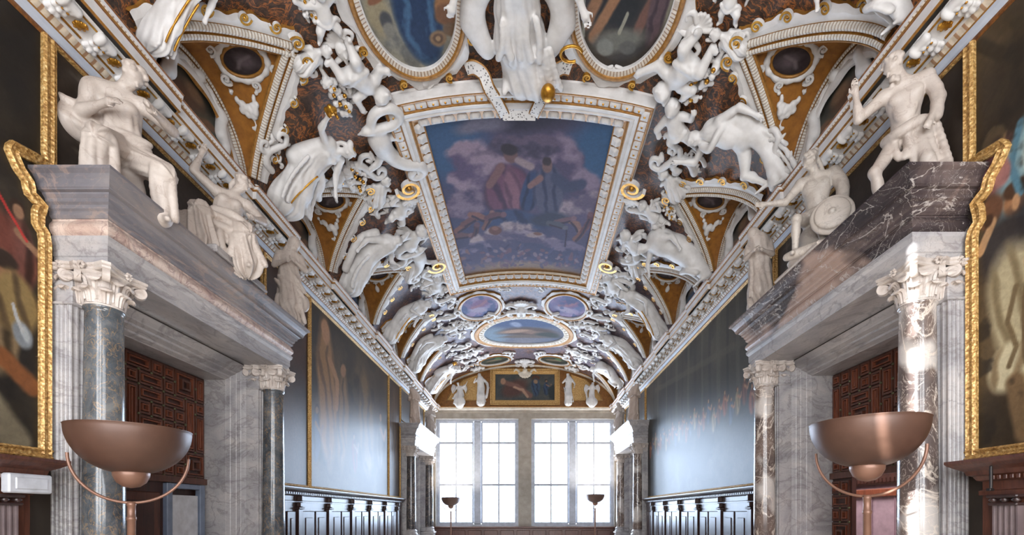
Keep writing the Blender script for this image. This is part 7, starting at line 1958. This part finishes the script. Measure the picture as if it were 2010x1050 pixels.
for k in range(1, 5):
    yg = FEET[k + 4][1] + 0.37
    for side in (-1, 1):
        n = ORD[k]; sd = SIDE[side]
        spots = []
        if k >= 3: spots.append(('bust', 3.1, yg - 1.49, 0.0, 0.6, 'at the peak of the %s %s lunette' % (n, sd)))
        if k >= 2:
            spots += [('putto', 2.72, yg - 0.05, 0.3, 0.85, 'above the tall figure past the %s %s lunette' % (n, sd)), ('swan', 2.55, yg - 0.95, -0.5, 0.75, 'before the tall figure past the %s %s lunette' % (n, sd)),
                      ('acanthus', 2.6, yg + 0.75, 0.8, 0.75, 'beyond the tall figure past the %s %s lunette' % (n, sd)), ('garland', 3.25, yg + 0.52, 0.2, 0.55, 'beside the head of the tall figure past the %s %s lunette' % (n, sd)),
                      ('acanthus', 3.2, yg - 0.5, -0.4, 0.5, 'nearer than the tall figure past the %s %s lunette' % (n, sd))]
        if k == 3:
            spots += [('putto', 2.05, yg + 0.15, 1.2, 0.8, 'at the near %s rim of the wide landscape oval' % sd), ('acanthus', 1.2, yg - 0.15, 1.4, 0.7, 'between the %s blue-violet oval and the landscape oval' % sd)]
        if k == 4:
            spots += [('putto', 2.15, yg - 0.1, -0.9, 0.8, 'at the far %s rim of the wide landscape oval' % sd), ('acanthus', 1.9, yg + 0.8, -1.2, 0.7, 'beyond the landscape oval on the %s' % sd), ('garland', 2.45, yg + 1.5, 0.4, 0.8, 'beside the small dark %s oval' % sd), ('acanthus', 3.0, yg + 1.6, 0.0, 0.7, 'above the sixth %s lunette' % sd), ('putto', 2.3, yg + 2.1, 0.2, 0.7, 'beside the small dark %s oval at the end wall' % sd)]
        for kind, s, Y, ang, size, where in spots:
            cnt += 1
            relief(kind, frame_sy(side, s, Y, ang, size, 0.02, side), where, 30 + cnt % 7, 0.035)
# gilt scrolls on the strapwork of the near ovals
for sg, cx in ((-1, -1.52), (1, 1.53)):
    par = [o for o in COL.objects if o.name.startswith('oval_ceiling_painting') and abs(o.location.x - cx) < 0.3 and o.location.y < 7][0]
    for a in (0.5, 1.15, 2.0, 2.7, -0.3, 3.4):
        s, y = cx + (0.655 + 0.27) * math.cos(a), 6.33 + (1.04 + 0.27) * math.sin(a)
        n = vn(s); T = nrm(vm(s + 0.02, y, 0) - vm(s, y, 0)); volute(vm(s, y, 0.1), T, np.array([0, 1.0, 0]), n, 0.075, 1.4, 0.05, 0.03, a, 'gilt_scroll', [M['gold']], par, n=22)
FARP, NEARP, UPN, UPF, SUNP, EXPO = 840.0, 980.0, 9.0, 80.0, 20.0, 0.68
# ---------------------------------------------------------------- daylight, lamps, camera
def area(name, loc, rot, sx, sy, power, col):
    l = bpy.data.lights.new(name, 'AREA'); l.shape = 'RECTANGLE'; l.size, l.size_y = sx, sy; l.energy = power; l.color = col
    o = bpy.data.objects.new(name, l); COL.objects.link(o); o.location = loc; o.rotation_euler = rot
    return o
zc = CZ + 1.97
area('daylight_far_left', (-2.38, YE + 0.55, zc), (math.radians(-90), 0, 0), 4.3, 5.6, FARP, (0.70, 0.83, 1.0))
area('daylight_far_right', (2.4, YE + 0.55, zc), (math.radians(-90), 0, 0), 4.3, 5.6, FARP, (0.70, 0.83, 1.0))
area('daylight_near_left', (-2.38, YB - 0.55, zc), (math.radians(90), 0, 0), 4.3, 5.6, NEARP, (1.0, 0.96, 0.91))
area('daylight_near_right', (2.4, YB - 0.55, zc), (math.radians(90), 0, 0), 4.3, 5.6, NEARP, (1.0, 0.96, 0.91))
for nm, x, y, hr in (('uplight_left', -3.4, 4.113, 0.738), ('uplight_right', 3.181, 4.089, 0.796), ('uplight_far_left', -3.45, 21.5, 0.68), ('uplight_far_right', 3.31, 21.5, 0.82)):
    l = bpy.data.lights.new(nm, 'AREA'); l.shape = 'DISK'; l.size = 0.6; l.energy = UPF if 'far' in nm else UPN; l.color = (1.0, 0.93, 0.84)
    o = bpy.data.objects.new(nm, l); COL.objects.link(o); o.location = (x, y, CZ + hr - 0.1); o.rotation_euler = (PI, 0, 0)
# low sun, cut to a strip on the right portal by an added unseen wall
def sun_slit():
    gx, gw = 4.2 - 1.0476 * (4.85 + 5.5), 0.05
    b = MB(); b.box(-40, gx - gw, -5.53, -5.5, 0, 16); b.box(gx + gw, 30, -5.53, -5.5, 0, 16); b.box(gx - gw, gx + gw, -5.53, -5.5, 0, 1.0)
    b.build('wall_sun_slit', M['stone'], kind='structure')
sun_slit()
l = bpy.data.lights.new('sun', 'SUN'); l.energy = SUNP; l.angle = math.radians(0.3); l.color = (1.0, 0.95, 0.88)
o = bpy.data.objects.new('sun', l); COL.objects.link(o); o.rotation_euler = Vector((0.7235, 0.690, -0.153)).to_track_quat('-Z', 'Y').to_euler()
o.location = (-8, -8, 8)
l = bpy.data.lights.new('side_room_light', 'AREA'); l.shape = 'RECTANGLE'; l.size, l.size_y = 1.0, 5.0; l.energy = 110; l.color = (1.0, 0.92, 0.92)
o = bpy.data.objects.new('side_room_light', l); COL.objects.link(o); o.location = (6.3, 8.2, 3.35)
w = bpy.data.worlds.new('sky'); SC.world = w; w.use_nodes = True
bg = w.node_tree.nodes.get('Background') or w.node_tree.nodes.new('ShaderNodeBackground')
bg.inputs[0].default_value = (0.78, 0.88, 1.0, 1); bg.inputs[1].default_value = 4.0
cam = bpy.data.cameras.new('camera'); co = bpy.data.objects.new('camera', cam); COL.objects.link(co)
co.location = (CX, 0, CZ); co.rotation_euler = (PI / 2, 0, 0)
cam.sensor_width = 36.0; cam.lens = 36.0 * F / 2010.0
cam.shift_x = (1005.0 - VX) / 2010.0; cam.shift_y = (VY - 525.0) / 2010.0
cam.clip_start = 0.05; cam.clip_end = 200
SC.camera = co
vs = SC.view_settings
SC.display_settings.display_device = 'sRGB'
vs.view_transform = 'Standard'; vs.look = 'None'; vs.gamma = 1.0; vs.use_curve_mapping = False; vs.exposure = EXPO
